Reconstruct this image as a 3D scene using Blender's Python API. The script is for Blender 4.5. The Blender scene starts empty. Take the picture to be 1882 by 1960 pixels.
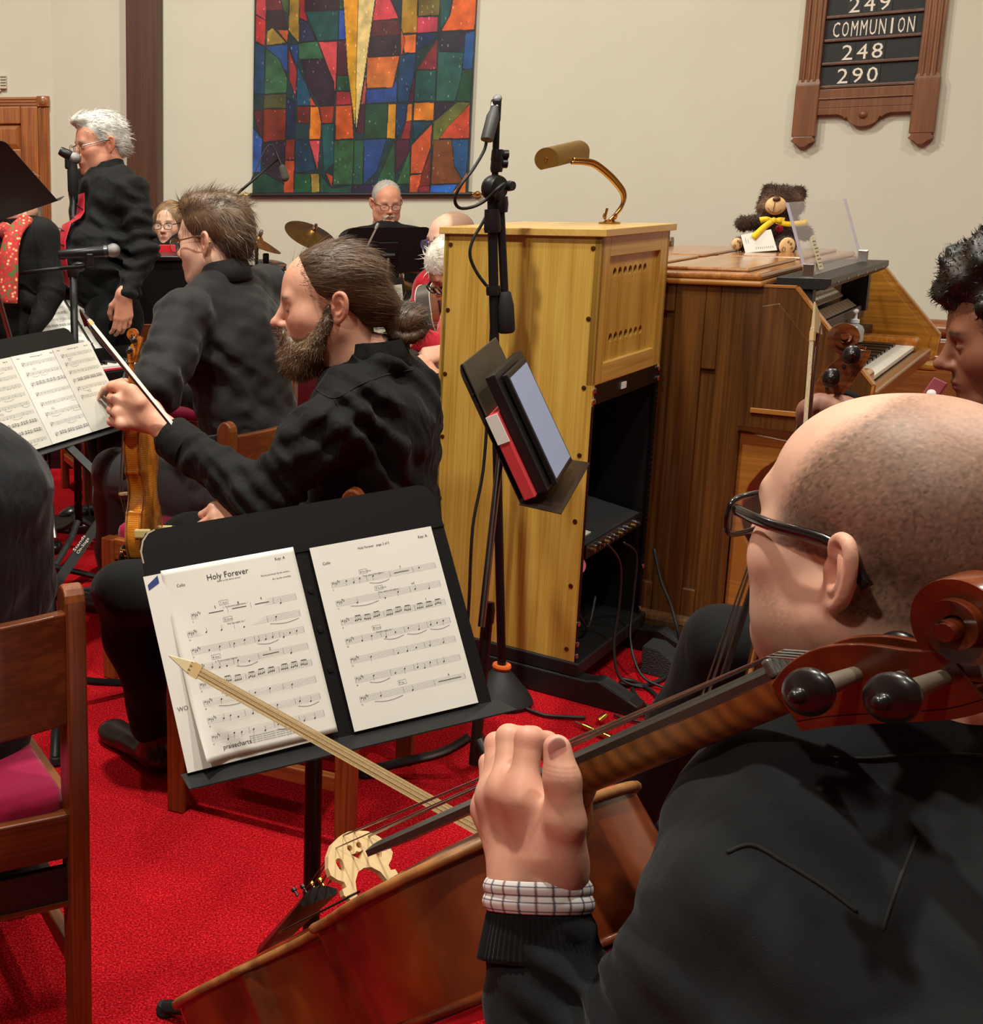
import bpy, bmesh, math, random
import numpy as np
from mathutils import Vector, Matrix, noise as mnoise
random.seed(7); RNG=np.random.default_rng(7)
SC=bpy.context.scene; COL=SC.collection
# ---------------------------------------------------------------- camera
# a hand-held phone at 1.42 m; the picture is the right part of a wider frame, so the lens is shifted
F_PX,CX,CY,CAM_H=2300.,240.,816.,1.42
TH=math.atan(456/2300.)
cd=bpy.data.cameras.new('camera'); cam=bpy.data.objects.new('camera',cd); COL.objects.link(cam)
cd.sensor_fit='VERTICAL'; cd.sensor_height=24.; cd.sensor_width=36.; cd.lens=F_PX/1960*24
cd.shift_x=(941-CX)/1960; cd.shift_y=-(980-CY)/1960; cd.clip_start=.05
RHO=math.radians(.5)
_c,_s=math.cos(TH),math.sin(TH)
CAMP=np.array([0,0,CAM_H]); FW=np.array([0,_c,-_s]); RT=np.array([1.,0,0]); UP=np.array([0,_s,_c])
RT,UP=math.cos(RHO)*RT-math.sin(RHO)*UP,math.cos(RHO)*UP+math.sin(RHO)*RT
cam.matrix_world=Matrix([[RT[i],UP[i],-FW[i],CAMP[i]] for i in range(3)]+[[0,0,0,1]]); SC.camera=cam
# ---------------------------------------------------------------- world, lamps, exposure
w=bpy.data.worlds.new('world'); SC.world=w; w.use_nodes=True
bg=w.node_tree.nodes['Background']; bg.inputs[0].default_value=(1,.95,.88,1); bg.inputs[1].default_value=.22
vs=SC.view_settings; vs.view_transform='Standard'; vs.look='None'; vs.gamma=1; vs.use_curve_mapping=False; vs.exposure=0.0
def lamp(name,loc,power,size,target=None,spread=120,color=(1,.985,.86)):
    l=bpy.data.lights.new(name,'AREA'); l.energy=power; l.size=size; l.shape='DISK'; l.color=color; l.spread=math.radians(spread)
    o=bpy.data.objects.new(name,l); COL.objects.link(o); o.location=loc
    d=Vector(target if target else (loc[0],loc[1],0))-Vector(loc)
    o.rotation_euler=d.to_track_quat('-Z','Y').to_euler(); return o
# ceiling flood lamps of the chancel and nave; the last is an added fill
lamp('ceiling_flood',(-.25,2.0,4.45),112,.18,(-.05,2.3,0),160)
lamp('ceiling_flood',(1.7,1.3,4.45),54,.20,(1.5,2.2,0),150)
lamp('ceiling_flood',(-.9,4.8,4.45),88,.26,(-.3,6.6,.9),160)
lamp('ceiling_flood',(1.0,4.6,4.45),49,.26,(1.2,6.0,.8),160)
lamp('ceiling_flood',(3.3,2.5,4.45),27,.26,(2.7,4.0,.6),150)
lamp('ceiling_flood',(-1.6,-.6,4.45),40,.24,(.6,2.6,.6),140)  # unseen fill from behind the camera, added to brighten the players
# ---------------------------------------------------------------- picture <-> place
def P(u,v,d): return CAMP+d*(FW+RT*(u-CX)/F_PX-UP*(v-CY)/F_PX)
def ray(u,v): return FW+RT*(u-CX)/F_PX-UP*(v-CY)/F_PX
def FL(u,v,z=0.): r=ray(u,v); return CAMP+r*((z-CAM_H)/r[2])
def PLN(u,v,p0,n): r=ray(u,v); return CAMP+r*((np.asarray(p0)-CAMP)@n)/(r@n)
def PX(p):
    q=np.asarray(p,float)-CAMP; d=q@FW; return CX+F_PX*(q@RT)/d, CY-F_PX*(q@UP)/d
def A(*p): return np.array(p,float)
def nrm(v): v=np.asarray(v,float); return v/np.linalg.norm(v)
def frame(x=None,y=None,z=None):
    """orthonormal 3x3 (columns) from two axes; the first given is kept exactly"""
    if x is None: y=nrm(y) if z is None else y; z=nrm(z); x=nrm(np.cross(y,z)); y=np.cross(z,x)
    elif z is None: y=nrm(y); z=nrm(np.cross(x,y)); x=np.cross(y,z)
    else: z=nrm(z); y=nrm(np.cross(z,x)); x=np.cross(y,z)
    return np.stack([x,y,z],1)
def mat4(R,t):
    M=np.eye(4); M[:3,:3]=R; M[:3,3]=t; return Matrix(M.tolist())
# ---------------------------------------------------------------- materials
MATS={}
def _new(name):
    m=bpy.data.materials.new(name); m.use_nodes=True; MATS[name]=m
    return m,m.node_tree,m.node_tree.nodes['Principled BSDF']
def srgb(c):
    return tuple(((x/255)/12.92 if x/255<=.04045 else ((x/255+.055)/1.055)**2.4) for x in c)+(1,)
def N(nt,t,**k):
    n=nt.nodes.new(t)
    for a,b in k.items():
        if a in n.inputs: n.inputs[a].default_value=b
        else: setattr(n,a,b)
    return n
def coord(nt,scale=(1,1,1),rot=(0,0,0),kind='Object'):
    tc=N(nt,'ShaderNodeTexCoord'); mp=N(nt,'ShaderNodeMapping'); mp.inputs['Scale'].default_value=scale; mp.inputs['Rotation'].default_value=rot
    nt.links.new(tc.outputs[kind],mp.inputs['Vector']); return mp.outputs[0]
def ramp(nt,fac,stops):
    r=N(nt,'ShaderNodeValToRGB'); e=r.color_ramp.elements
    while len(e)<len(stops): e.new(.5)
    for el,(p,c) in zip(e,stops): el.position=p; el.color=c
    nt.links.new(fac,r.inputs[0]); return r.outputs[0]
def bumpn(nt,bs,fac,strength,dist=.002):
    b=N(nt,'ShaderNodeBump'); b.inputs['Strength'].default_value=strength; b.inputs['Distance'].default_value=dist
    nt.links.new(fac,b.inputs['Height']); nt.links.new(b.outputs[0],bs.inputs['Normal'])
def mat(name,c,rough=.5,metal=0.,var=0.,vscale=20.,bump=0.,bscale=200.,bdist=.002,coat=0.,spec=.5,stretch=(1,1,1),sheen=0.,alpha=None,trans=0.,detail=3.):
    if name in MATS: return MATS[name]
    m,nt,bs=_new(name); col=srgb(c)
    bs.inputs['Base Color'].default_value=col; bs.inputs['Roughness'].default_value=rough; bs.inputs['Metallic'].default_value=metal
    bs.inputs['Coat Weight'].default_value=coat; bs.inputs['Specular IOR Level'].default_value=spec; bs.inputs['Sheen Weight'].default_value=sheen
    if trans: bs.inputs['Transmission Weight'].default_value=trans
    if var:
        n=N(nt,'ShaderNodeTexNoise',Scale=vscale,Detail=detail); nt.links.new(coord(nt,stretch),n.inputs['Vector'])
        lo=tuple(x*(1-var) for x in col[:3])+(1,); hi=tuple(min(1,x*(1+var)) for x in col[:3])+(1,)
        nt.links.new(ramp(nt,n.outputs[0],[(.3,lo),(.7,hi)]),bs.inputs['Base Color'])
    if bump:
        n=N(nt,'ShaderNodeTexNoise',Scale=bscale,Detail=4.); nt.links.new(coord(nt,stretch),n.inputs['Vector']); bumpn(nt,bs,n.outputs[0],bump,bdist)
    return m
def wood(name,c1,c2,axis=2,scale=1.,rough=.35,coat=.25,fine=1.,bump=.08,c3=None):
    """grain runs along local axis"""
    if name in MATS: return MATS[name]
    m,nt,bs=_new(name)
    s=[14*scale]*3; s[axis]=1.1*scale; v=coord(nt,tuple(s))
    n1=N(nt,'ShaderNodeTexNoise',Scale=1.6,Detail=5.,Distortion=.8); nt.links.new(v,n1.inputs['Vector'])
    s2=[160*scale*fine]*3; s2[axis]=3.*scale; v2=coord(nt,tuple(s2)); n2=N(nt,'ShaderNodeTexNoise',Scale=1.,Detail=3.); nt.links.new(v2,n2.inputs['Vector'])
    mx=N(nt,'ShaderNodeMix',data_type='FLOAT'); mx.inputs[0].default_value=.45; nt.links.new(n1.outputs[0],mx.inputs[2]); nt.links.new(n2.outputs[0],mx.inputs[3])
    st=[(.34,srgb(c3 or c2)),(.48,srgb(c2)),(.62,srgb(c1))]
    nt.links.new(ramp(nt,mx.outputs[0],st),bs.inputs['Base Color'])
    bs.inputs['Roughness'].default_value=rough; bs.inputs['Coat Weight'].default_value=coat; bs.inputs['Coat Roughness'].default_value=.15
    bumpn(nt,bs,n2.outputs[0],bump,.001); return m
def vcol(name,rough=.5,bump=0.,bscale=300.,bdist=.001,var=.0,vscale=40.,spec=.5,sss=0.,coat=0.,sheen=0.,stretch=(1,1,1)):
    """colour comes from the mesh's own 'Col' attribute (pigment painted in rest colour)"""
    if name in MATS: return MATS[name]
    m,nt,bs=_new(name); a=N(nt,'ShaderNodeAttribute',attribute_name='Col'); out=a.outputs['Color']
    if var:
        n=N(nt,'ShaderNodeTexNoise',Scale=vscale,Detail=4.); nt.links.new(coord(nt,stretch),n.inputs['Vector'])
        h=N(nt,'ShaderNodeHueSaturation'); mr=N(nt,'ShaderNodeMapRange'); mr.inputs[1].default_value=.25; mr.inputs[2].default_value=.75; mr.inputs[3].default_value=1-var; mr.inputs[4].default_value=1+var
        nt.links.new(n.outputs[0],mr.inputs[0]); nt.links.new(mr.outputs[0],h.inputs['Value']); nt.links.new(out,h.inputs['Color']); out=h.outputs[0]
    nt.links.new(out,bs.inputs['Base Color']); bs.inputs['Roughness'].default_value=rough; bs.inputs['Specular IOR Level'].default_value=spec
    bs.inputs['Coat Weight'].default_value=coat; bs.inputs['Sheen Weight'].default_value=sheen
    if sss: bs.inputs['Subsurface Weight'].default_value=sss; bs.inputs['Subsurface Radius'].default_value=(.012,.004,.002); bs.inputs['Subsurface Scale'].default_value=.6
    if bump:
        n=N(nt,'ShaderNodeTexNoise',Scale=bscale,Detail=5.); nt.links.new(coord(nt,stretch),n.inputs['Vector']); bumpn(nt,bs,n.outputs[0],bump,bdist)
    return m
def cloth(name,c,rough=.85,fold=.35,fscale=14.,weave=.15,sheen=.25,var=.12,spec=.25):
    if name in MATS: return MATS[name]
    m,nt,bs=_new(name); col=srgb(c)
    n=N(nt,'ShaderNodeTexNoise',Scale=fscale,Detail=3.,Distortion=1.2); nt.links.new(coord(nt,(1,1,.45)),n.inputs['Vector'])
    n2=N(nt,'ShaderNodeTexNoise',Scale=900.,Detail=2.); nt.links.new(coord(nt),n2.inputs['Vector'])
    ma=N(nt,'ShaderNodeMath',operation='MULTIPLY_ADD'); nt.links.new(n2.outputs[0],ma.inputs[0]); ma.inputs[1].default_value=weave*.15; nt.links.new(n.outputs[0],ma.inputs[2])
    bumpn(nt,bs,ma.outputs[0],fold,.02)
    lo=tuple(x*(1-var) for x in col[:3])+(1,); hi=tuple(min(1,x*(1+var)) for x in col[:3])+(1,)
    nt.links.new(ramp(nt,n2.outputs[0],[(.3,lo),(.7,hi)]),bs.inputs['Base Color'])
    bs.inputs['Roughness'].default_value=rough; bs.inputs['Sheen Weight'].default_value=sheen; bs.inputs['Sheen Roughness'].default_value=.4; bs.inputs['Specular IOR Level'].default_value=spec
    return m
def glassy(name,c,alpha,rough=.03):
    if name in MATS: return MATS[name]
    m,nt,bs=_new(name); bs.inputs['Base Color'].default_value=srgb(c); bs.inputs['Roughness'].default_value=rough; bs.inputs['Alpha'].default_value=alpha; bs.inputs['Specular IOR Level'].default_value=.6
    return m
# ---------------------------------------------------------------- scene objects
def props(o,label=None,cat=None,group=None,kind=None):
    for k,v in (('label',label),('category',cat),('group',group),('kind',kind)):
        if v: o[k]=v
    return o
def thing(name,label,cat,loc=(0,0,0),R=None,group=None,M=None,kind=None):
    o=bpy.data.objects.new(name,None); COL.objects.link(o); o.empty_display_size=.05
    if M is None: M=mat4(np.eye(3) if R is None else R,loc)
    o.matrix_world=M; o['_M']=[x for r in M for x in r]
    return props(o,label,cat,group,kind)
def wmat(o):
    if o is None: return Matrix.Identity(4)
    m=o.matrix_basis.copy(); p=o.parent
    while p: m=p.matrix_basis@m; p=p.parent
    return m
def mesh(name,V,Fc,m,parent=None,world=False,smooth=False,bevel=0.,col=None,seg=2,sub=0,solid=0.,mats=None,mi=None,rest=None):
    V=np.asarray(V,float).reshape(-1,3)
    if world and parent is not None:
        Mi=np.array(wmat(parent).inverted()); V=V@Mi[:3,:3].T+Mi[:3,3]
    me=bpy.data.meshes.new(name)
    if isinstance(Fc,np.ndarray):
        n=len(Fc); k=Fc.shape[1]; me.vertices.add(len(V)); me.vertices.foreach_set('co',V.astype(np.float32).ravel())
        me.loops.add(n*k); me.loops.foreach_set('vertex_index',Fc.astype(np.int32).ravel()); me.polygons.add(n); me.polygons.foreach_set('loop_start',np.arange(0,n*k,k,dtype=np.int32))
        me.update(calc_edges=True); me.validate()
    else: me.from_pydata([tuple(x) for x in V],[],[tuple(f) for f in Fc]); me.update()
    if col is not None:
        a=me.color_attributes.new('Col','FLOAT_COLOR','POINT'); c=np.ones((len(V),4),np.float32); c[:,:3]=col; a.data.foreach_set('color',c.ravel())
    for mm in (mats or [m]): me.materials.append(mm)
    if mi is not None: me.polygons.foreach_set('material_index',np.asarray(mi,np.int32))
    if smooth:
        me.shade_smooth()
        if smooth is not True: me.set_sharp_from_angle(angle=smooth)
    o=bpy.data.objects.new(name,me); COL.objects.link(o)
    if parent is not None: o.parent=parent
    if bevel:
        b=o.modifiers.new('bevel','BEVEL'); b.width=bevel; b.segments=seg; b.limit_method='ANGLE'; b.angle_limit=.6
    if sub: s_=o.modifiers.new('sub','SUBSURF'); s_.levels=s_.render_levels=sub
    if solid: s_=o.modifiers.new('solid','SOLIDIFY'); s_.thickness=solid; s_.offset=0
    return o
class MB:
    def __init__(s): s.v=[]; s.f=[]
    def add(s,V,Fc):
        n=len(s.v); s.v+= [tuple(map(float,x)) for x in V]; s.f+=[tuple(int(i)+n for i in f) for f in Fc]; return s
    def box(s,c,size,R=None):
        h=np.array(size,float)/2; V=np.array([[x,y,z] for x in(-1,1) for y in(-1,1) for z in(-1,1)])*h
        if R is not None: V=V@np.asarray(R).T
        return s.add(V+np.asarray(c,float),[(0,1,3,2),(4,6,7,5),(0,4,5,1),(2,3,7,6),(0,2,6,4),(1,5,7,3)])
    def bb(s,x0,x1,y0,y1,z0,z1): return s.box(((x0+x1)/2,(y0+y1)/2,(z0+z1)/2),(x1-x0,y1-y0,z1-z0))
    def hexa(s,a,b):
        """solid between two quads a,b (4 pts each, same order)"""
        return s.add(list(a)+list(b),[(3,2,1,0),(4,5,6,7),(0,1,5,4),(1,2,6,5),(2,3,7,6),(3,0,4,7)])
    def prism(s,poly,O=(0,0,0),X=(1,0,0),Y=(0,1,0),D=(0,0,1)):
        O,X,Y,D=[np.asarray(q,float) for q in (O,X,Y,D)]; a=[O+X*p[0]+Y*p[1] for p in poly]; n=len(a)
        return s.add(a+[q+D for q in a],[tuple(range(n-1,-1,-1)),tuple(range(n,2*n))]+[(i,(i+1)%n,n+(i+1)%n,n+i) for i in range(n)])
    def ring(s,outer,inner,O=(0,0,0),X=(1,0,0),Y=(0,1,0),D=(0,0,1)):
        O,X,Y,D=[np.asarray(q,float) for q in (O,X,Y,D)]; n=len(outer)
        a=[O+X*p[0]+Y*p[1] for p in outer]; b=[O+X*p[0]+Y*p[1] for p in inner]; V=a+b+[q+D for q in a]+[q+D for q in b]; f=[]
        for i in range(n):
            j=(i+1)%n; f+=[(i,n+i,n+j,j),(2*n+i,2*n+j,3*n+j,3*n+i),(i,j,2*n+j,2*n+i),(n+i,3*n+i,3*n+j,n+j)]
        return s.add(V,f)
    def tube(s,pts,r,n=10,cap=True,flat=1.,side=None,closed=False):
        pts=np.asarray(pts,float); m=len(pts); r=np.broadcast_to(np.asarray(r,float),(m,)); T=np.gradient(pts,axis=0)
        if closed: T=np.roll(pts,-1,0)-np.roll(pts,1,0)
        T/= np.linalg.norm(T,axis=1)[:,None]+1e-12
        u=np.asarray(side,float) if side is not None else np.cross(T[0],[0,0,1.])
        if np.linalg.norm(u)<1e-3: u=np.array([1.,0,0])
        V=[]
        for i in range(m):
            u=u-T[i]*(u@T[i]); u/=np.linalg.norm(u)+1e-12; w_=np.cross(T[i],u)
            for k in range(n):
                a=2*math.pi*k/n; V.append(pts[i]+r[i]*(math.cos(a)*u+flat*math.sin(a)*w_))
        f=[]
        for i in range(m if closed else m-1):
            for k in range(n): j=(i+1)%m; f.append((i*n+k,i*n+(k+1)%n,j*n+(k+1)%n,j*n+k))
        if cap and not closed: f+=[tuple(range(n-1,-1,-1)),tuple((m-1)*n+k for k in range(n))]
        return s.add(V,f)
    def lathe(s,prof,O=(0,0,0),Z=(0,0,1),n=20,X=None):
        Z=nrm(Z); x=np.cross(Z,[1,0,0]) if X is None else np.asarray(X,float); x=x if np.linalg.norm(x)>.1 else np.cross(Z,[0,1,0]); x=nrm(x-Z*(x@Z)); y=np.cross(Z,x); O=np.asarray(O,float); V=[]; m=len(prof)
        for (r,z) in prof:
            for k in range(n): a=2*math.pi*k/n; V.append(O+Z*z+max(r,1e-5)*(math.cos(a)*x+math.sin(a)*y))
        f=[(i*n+k,i*n+(k+1)%n,(i+1)*n+(k+1)%n,(i+1)*n+k) for i in range(m-1) for k in range(n)]
        f+=[tuple(range(n-1,-1,-1)),tuple((m-1)*n+k for k in range(n))]; return s.add(V,f)
    def grid(s,fn,nu,nv):
        V=[fn(i/(nu-1),j/(nv-1)) for i in range(nu) for j in range(nv)]
        return s.add(V,[(i*nv+j,(i+1)*nv+j,(i+1)*nv+j+1,i*nv+j+1) for i in range(nu-1) for j in range(nv-1)])
    def tri2(s,V2,Fc,O,X,Y): 
        O,X,Y=[np.asarray(q,float) for q in (O,X,Y)]; return s.add([O+X*p[0]+Y*p[1] for p in V2],Fc)
    def build(s,name,m,parent=None,world=False,**k): return mesh(name,s.v,s.f,m,parent,world,**k)
def smoothline(pts,n=8,closed=False):
    """Catmull-Rom through points"""
    p=np.asarray(pts,float); m=len(p); out=[]
    for i in range(m if closed else m-1):
        if closed: a,b,c,d=p[(i-1)%m],p[i],p[(i+1)%m],p[(i+2)%m]
        else: a,b,c,d=p[max(i-1,0)],p[i],p[i+1],p[min(i+2,m-1)]
        for k in range(n):
            t=k/n; out.append(.5*((2*b)+(-a+c)*t+(2*a-5*b+4*c-d)*t*t+(-a+3*b-3*c+d)*t**3))
    if not closed: out.append(p[-1])
    return np.array(out)
def copytree(o,parent=None,M=None):
    c=o.copy(); COL.objects.link(c); c.parent=parent
    if M is not None: c.matrix_world=M
    for ch in [x for x in bpy.data.objects if x.parent==o]: copytree(ch,c)
    return c
_TX={}
def text2d(s,size=1.,align='LEFT'):
    """flat lettering as (verts2d, faces)"""
    if s not in _TX:
        cu=bpy.data.curves.new('t','FONT'); cu.body=s; cu.size=1.; cu.resolution_u=2
        o=bpy.data.objects.new('t',cu); COL.objects.link(o); dg=bpy.context.evaluated_depsgraph_get(); dg.update()
        me=bpy.data.meshes.new_from_object(o.evaluated_get(dg)); V=np.array([v.co[:2] for v in me.vertices]).reshape(-1,2); Fc=[tuple(p.vertices) for p in me.polygons]
        bpy.data.objects.remove(o); bpy.data.curves.remove(cu); bpy.data.meshes.remove(me); _TX[s]=(V,Fc)
    V,Fc=_TX[s]; V=V*size
    if align=='CENTER' and len(V): V=V-[(V[:,0].min()+V[:,0].max())/2,0]
    if align=='RIGHT' and len(V): V=V-[V[:,0].max(),0]
    return V,Fc
# ---------------------------------------------------------------- sculpting with distance fields (surface nets)
def surfnet(Fv,o,h):
    s=Fv<0; q=[s[a:s.shape[0]-1+a,b:s.shape[1]-1+b,c:s.shape[2]-1+c] for a in(0,1) for b in(0,1) for c in(0,1)]
    c=sum(x.astype(np.int8) for x in q); act=(c>0)&(c<8); idx=np.argwhere(act); i,j,k=idx.T
    off=np.array([[a,b,cc] for a in(0,1) for b in(0,1) for cc in(0,1)]); val=np.stack([Fv[i+a,j+b,k+cc] for a,b,cc in off],1)
    acc=np.zeros((len(idx),3)); cnt=np.zeros(len(idx))
    for a in range(8):
        for b in range(a+1,8):
            if np.abs(off[a]-off[b]).sum()!=1: continue
            va,vb=val[:,a],val[:,b]; m=(va<0)!=(vb<0); t=np.where(m,va/np.where(m,va-vb,1),0)
            acc+=m[:,None]*(off[a]+t[:,None]*(off[b]-off[a])); cnt+=m
    V=np.asarray(o)+h*(idx+acc/cnt[:,None]); ids=-np.ones(act.shape,np.int64); ids[act]=np.arange(len(idx)); Fc=[]
    for ax in range(3):
        sl=[slice(None)]*3; sr=[slice(None)]*3; sl[ax]=slice(0,-1); sr[ax]=slice(1,None); e=np.argwhere(s[tuple(sl)]!=s[tuple(sr)])
        b,cc=(ax+1)%3,(ax+2)%3; e=e[(e[:,b]>0)&(e[:,cc]>0)&(e[:,b]<s.shape[b]-1)&(e[:,cc]<s.shape[cc]-1)]
        inside=s[e[:,0],e[:,1],e[:,2]]; qd=[]
        for db,dc in((-1,-1),(0,-1),(0,0),(-1,0)):
            w_=e.copy(); w_[:,b]+=db; w_[:,cc]+=dc; qd.append(ids[w_[:,0],w_[:,1],w_[:,2]])
        qd=np.stack(qd,1); qd[~inside]=qd[~inside][:,::-1]; Fc.append(qd)
    Fc=np.concatenate(Fc); return V,Fc[(Fc>=0).all(1)]
class SDF:
    def __init__(s): s.p=[]
    def _add(s,fn,lo,hi,k,op): s.p.append((fn,np.asarray(lo,float),np.asarray(hi,float),k,op)); return s
    def cap(s,a,b,ra,rb=None,k=.02,op='u',R=None,sc=(1,1,1)):
        """tapered capsule; with R/sc the section is squashed along R's columns"""
        a=np.asarray(a,float); b=np.asarray(b,float); rb=ra if rb is None else rb; rm=max(ra,rb); S=1/np.asarray(sc,float); mn=min(sc)
        if R is None: T=np.diag(S)
        else: T=np.diag(S)@np.asarray(R).T
        idt=(R is None and tuple(sc)==(1,1,1))
        A0=T@a; AB=T@b-A0; L=AB@AB+1e-12
        def fn(X,Y,Z):
            if idt: x,y,z=X,Y,Z
            else: x=T[0,0]*X+T[0,1]*Y+T[0,2]*Z; y=T[1,0]*X+T[1,1]*Y+T[1,2]*Z; z=T[2,0]*X+T[2,1]*Y+T[2,2]*Z
            x=x-A0[0]; y=y-A0[1]; z=z-A0[2]; t=np.clip((x*AB[0]+y*AB[1]+z*AB[2])/L,0,1)
            return (np.sqrt((x-t*AB[0])**2+(y-t*AB[1])**2+(z-t*AB[2])**2)-(ra+t*(rb-ra)))*min(1,mn) if not idt else np.sqrt((x-t*AB[0])**2+(y-t*AB[1])**2+(z-t*AB[2])**2)-(ra+t*(rb-ra))
        e=rm*max(max(sc),1.); return s._add(fn,np.minimum(a,b)-e,np.maximum(a,b)+e,k,op)
    def chain(s,pts,rs,k=.01,kk=None,**q):
        for i in range(len(pts)-1): s.cap(pts[i],pts[i+1],rs[i],rs[i+1],k=(k if i==0 else (kk or k)),**q)
        return s
    def ell(s,c,r,k=.02,op='u',R=None):
        c=np.asarray(c,float); r=np.asarray(r,float) if np.ndim(r) else np.array([r]*3,float); Rm=np.eye(3) if R is None else np.asarray(R)
        T=Rm.T
        def fn(X,Y,Z):
            X=X-c[0];Y=Y-c[1];Z=Z-c[2]
            if R is None: x,y,z=X,Y,Z
            else: x=T[0,0]*X+T[0,1]*Y+T[0,2]*Z; y=T[1,0]*X+T[1,1]*Y+T[1,2]*Z; z=T[2,0]*X+T[2,1]*Y+T[2,2]*Z
            k0=np.sqrt((x/r[0])**2+(y/r[1])**2+(z/r[2])**2); k1=np.sqrt((x/r[0]**2)**2+(y/r[1]**2)**2+(z/r[2]**2)**2)+1e-9
            return np.where(k0<.05,-r.min(),k0*(k0-1)/k1)
        e=(np.abs(Rm)*r).sum(1); return s._add(fn,c-e,c+e,k,op)
    def box(s,c,hf,rd=.005,k=.01,op='u',R=None):
        c=np.asarray(c,float); hf=np.asarray(hf,float)-rd; Rm=np.eye(3) if R is None else np.asarray(R); T=Rm.T
        def fn(X,Y,Z):
            X=X-c[0];Y=Y-c[1];Z=Z-c[2]
            x=np.abs(T[0,0]*X+T[0,1]*Y+T[0,2]*Z)-hf[0]; y=np.abs(T[1,0]*X+T[1,1]*Y+T[1,2]*Z)-hf[1]; z=np.abs(T[2,0]*X+T[2,1]*Y+T[2,2]*Z)-hf[2]
            return np.sqrt(np.maximum(x,0)**2+np.maximum(y,0)**2+np.maximum(z,0)**2)+np.minimum(np.maximum(x,np.maximum(y,z)),0)-rd
        e=(np.abs(Rm)*(hf+rd)).sum(1); return s._add(fn,c-e,c+e,k,op)
    def mesh(s,h,disp=None,cut=None):
        us=[q for q in s.p if q[4]=='u']; lo=np.min([q[1] for q in us],0)-4*h-.01; hi=np.max([q[2] for q in us],0)+4*h+.01
        n=np.ceil((hi-lo)/h).astype(int)+1; ax=[lo[i]+h*np.arange(n[i]) for i in range(3)]; Fv=np.full(n,.5,np.float32)
        for fn,a,b,k,op in s.p:
            m=k+3*h; i0=np.clip(np.floor((a-m-lo)/h).astype(int),0,n); i1=np.clip(np.ceil((b+m-lo)/h).astype(int)+1,0,n)
            if (i1<=i0).any(): continue
            g=fn(ax[0][i0[0]:i1[0],None,None],ax[1][None,i0[1]:i1[1],None],ax[2][None,None,i0[2]:i1[2]]).astype(np.float32)
            v=Fv[i0[0]:i1[0],i0[1]:i1[1],i0[2]:i1[2]]
            if op=='u':
                hh=np.maximum(k-np.abs(v-g),0)/max(k,1e-6); v[...]=np.minimum(v,g)-hh*hh*k*.25
            else:
                g=-g; hh=np.maximum(k-np.abs(v-g),0)/max(k,1e-6); v[...]=np.maximum(v,g)+hh*hh*k*.25
        if disp is not None: Fv+=disp(ax[0][:,None,None],ax[1][None,:,None],ax[2][None,None,:]).astype(np.float32)
        if cut is not None: Fv=np.maximum(Fv,cut(ax[0][:,None,None],ax[1][None,:,None],ax[2][None,None,:]).astype(np.float32))
        return surfnet(Fv,lo,h)
def waves(seed,amp,freq,n=6,aniso=(1,1,1)):
    r=np.random.default_rng(seed); K=r.normal(size=(n,3)); K/=np.linalg.norm(K,axis=1)[:,None]; K*=freq*r.uniform(.6,1.6,size=(n,1))*np.array(aniso); ph=r.uniform(0,6.28,n)
    def fn(X,Y,Z):
        t=0
        for q,p_ in zip(K,ph): t=t+np.sin(q[0]*X+q[1]*Y+q[2]*Z+p_)
        return amp*t/math.sqrt(n)
    return fn
def vnormals(V,Fc):
    a,b,c,d=[V[Fc[:,i]] for i in range(4)]; n=np.cross(c-a,d-b); out=np.zeros_like(V)
    for i in range(4): np.add.at(out,Fc[:,i],n)
    return out/(np.linalg.norm(out,axis=1)[:,None]+1e-12)
def blades(V,Nn,count,length,width,flow,lift=.35,seed=1,curl=0.,jit=.3,seg=3,mask=None):
    """hair / fur tufts: thin tapering ribbons rooted on the surface"""
    r=np.random.default_rng(seed); ids=np.arange(len(V)) if mask is None else np.nonzero(mask)[0]
    ids=r.choice(ids,count); p=V[ids].copy(); n=Nn[ids]; fl=np.array([flow(x) for x in p]) if callable(flow) else np.tile(np.asarray(flow,float),(count,1))
    fl=fl-n*(fl*n).sum(1)[:,None]*.9; d=fl+lift*n+jit*r.normal(size=(count,3)); d/=np.linalg.norm(d,axis=1)[:,None]
    L=length*r.uniform(.6,1.25,count); sd=np.cross(d,n+.3*r.normal(size=n.shape)); sd/=np.linalg.norm(sd,axis=1)[:,None]+1e-9
    rows=[]; c=p-n*.001; cu=r.normal(size=(count,3)); cu-= d*(cu*d).sum(1)[:,None]
    for i in range(seg+1):
        t=i/seg; wv=width*(1-t*.9); rows+= [c-sd*wv*.5,c+sd*wv*.5]
        d2=d-n*.25*t+cu*curl*t; d2/=np.linalg.norm(d2,axis=1)[:,None]; c=c+d2*(L/seg)[:,None]
    M=2*(seg+1); VV=np.stack(rows,1).reshape(-1,3); base=np.arange(count)[:,None]*M; Q=[]
    for i in range(seg): Q.append(base+np.array([2*i,2*i+1,2*i+3,2*i+2]))
    return VV,np.concatenate(Q),np.repeat(ids,M)
def joinm(*ms):
    """join (V,F) surfaces"""
    V=[];Fq=[];n=0
    for v,f in ms: V.append(v); Fq.append(f+n); n+=len(v)
    return np.concatenate(V),np.concatenate(Fq)
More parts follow.
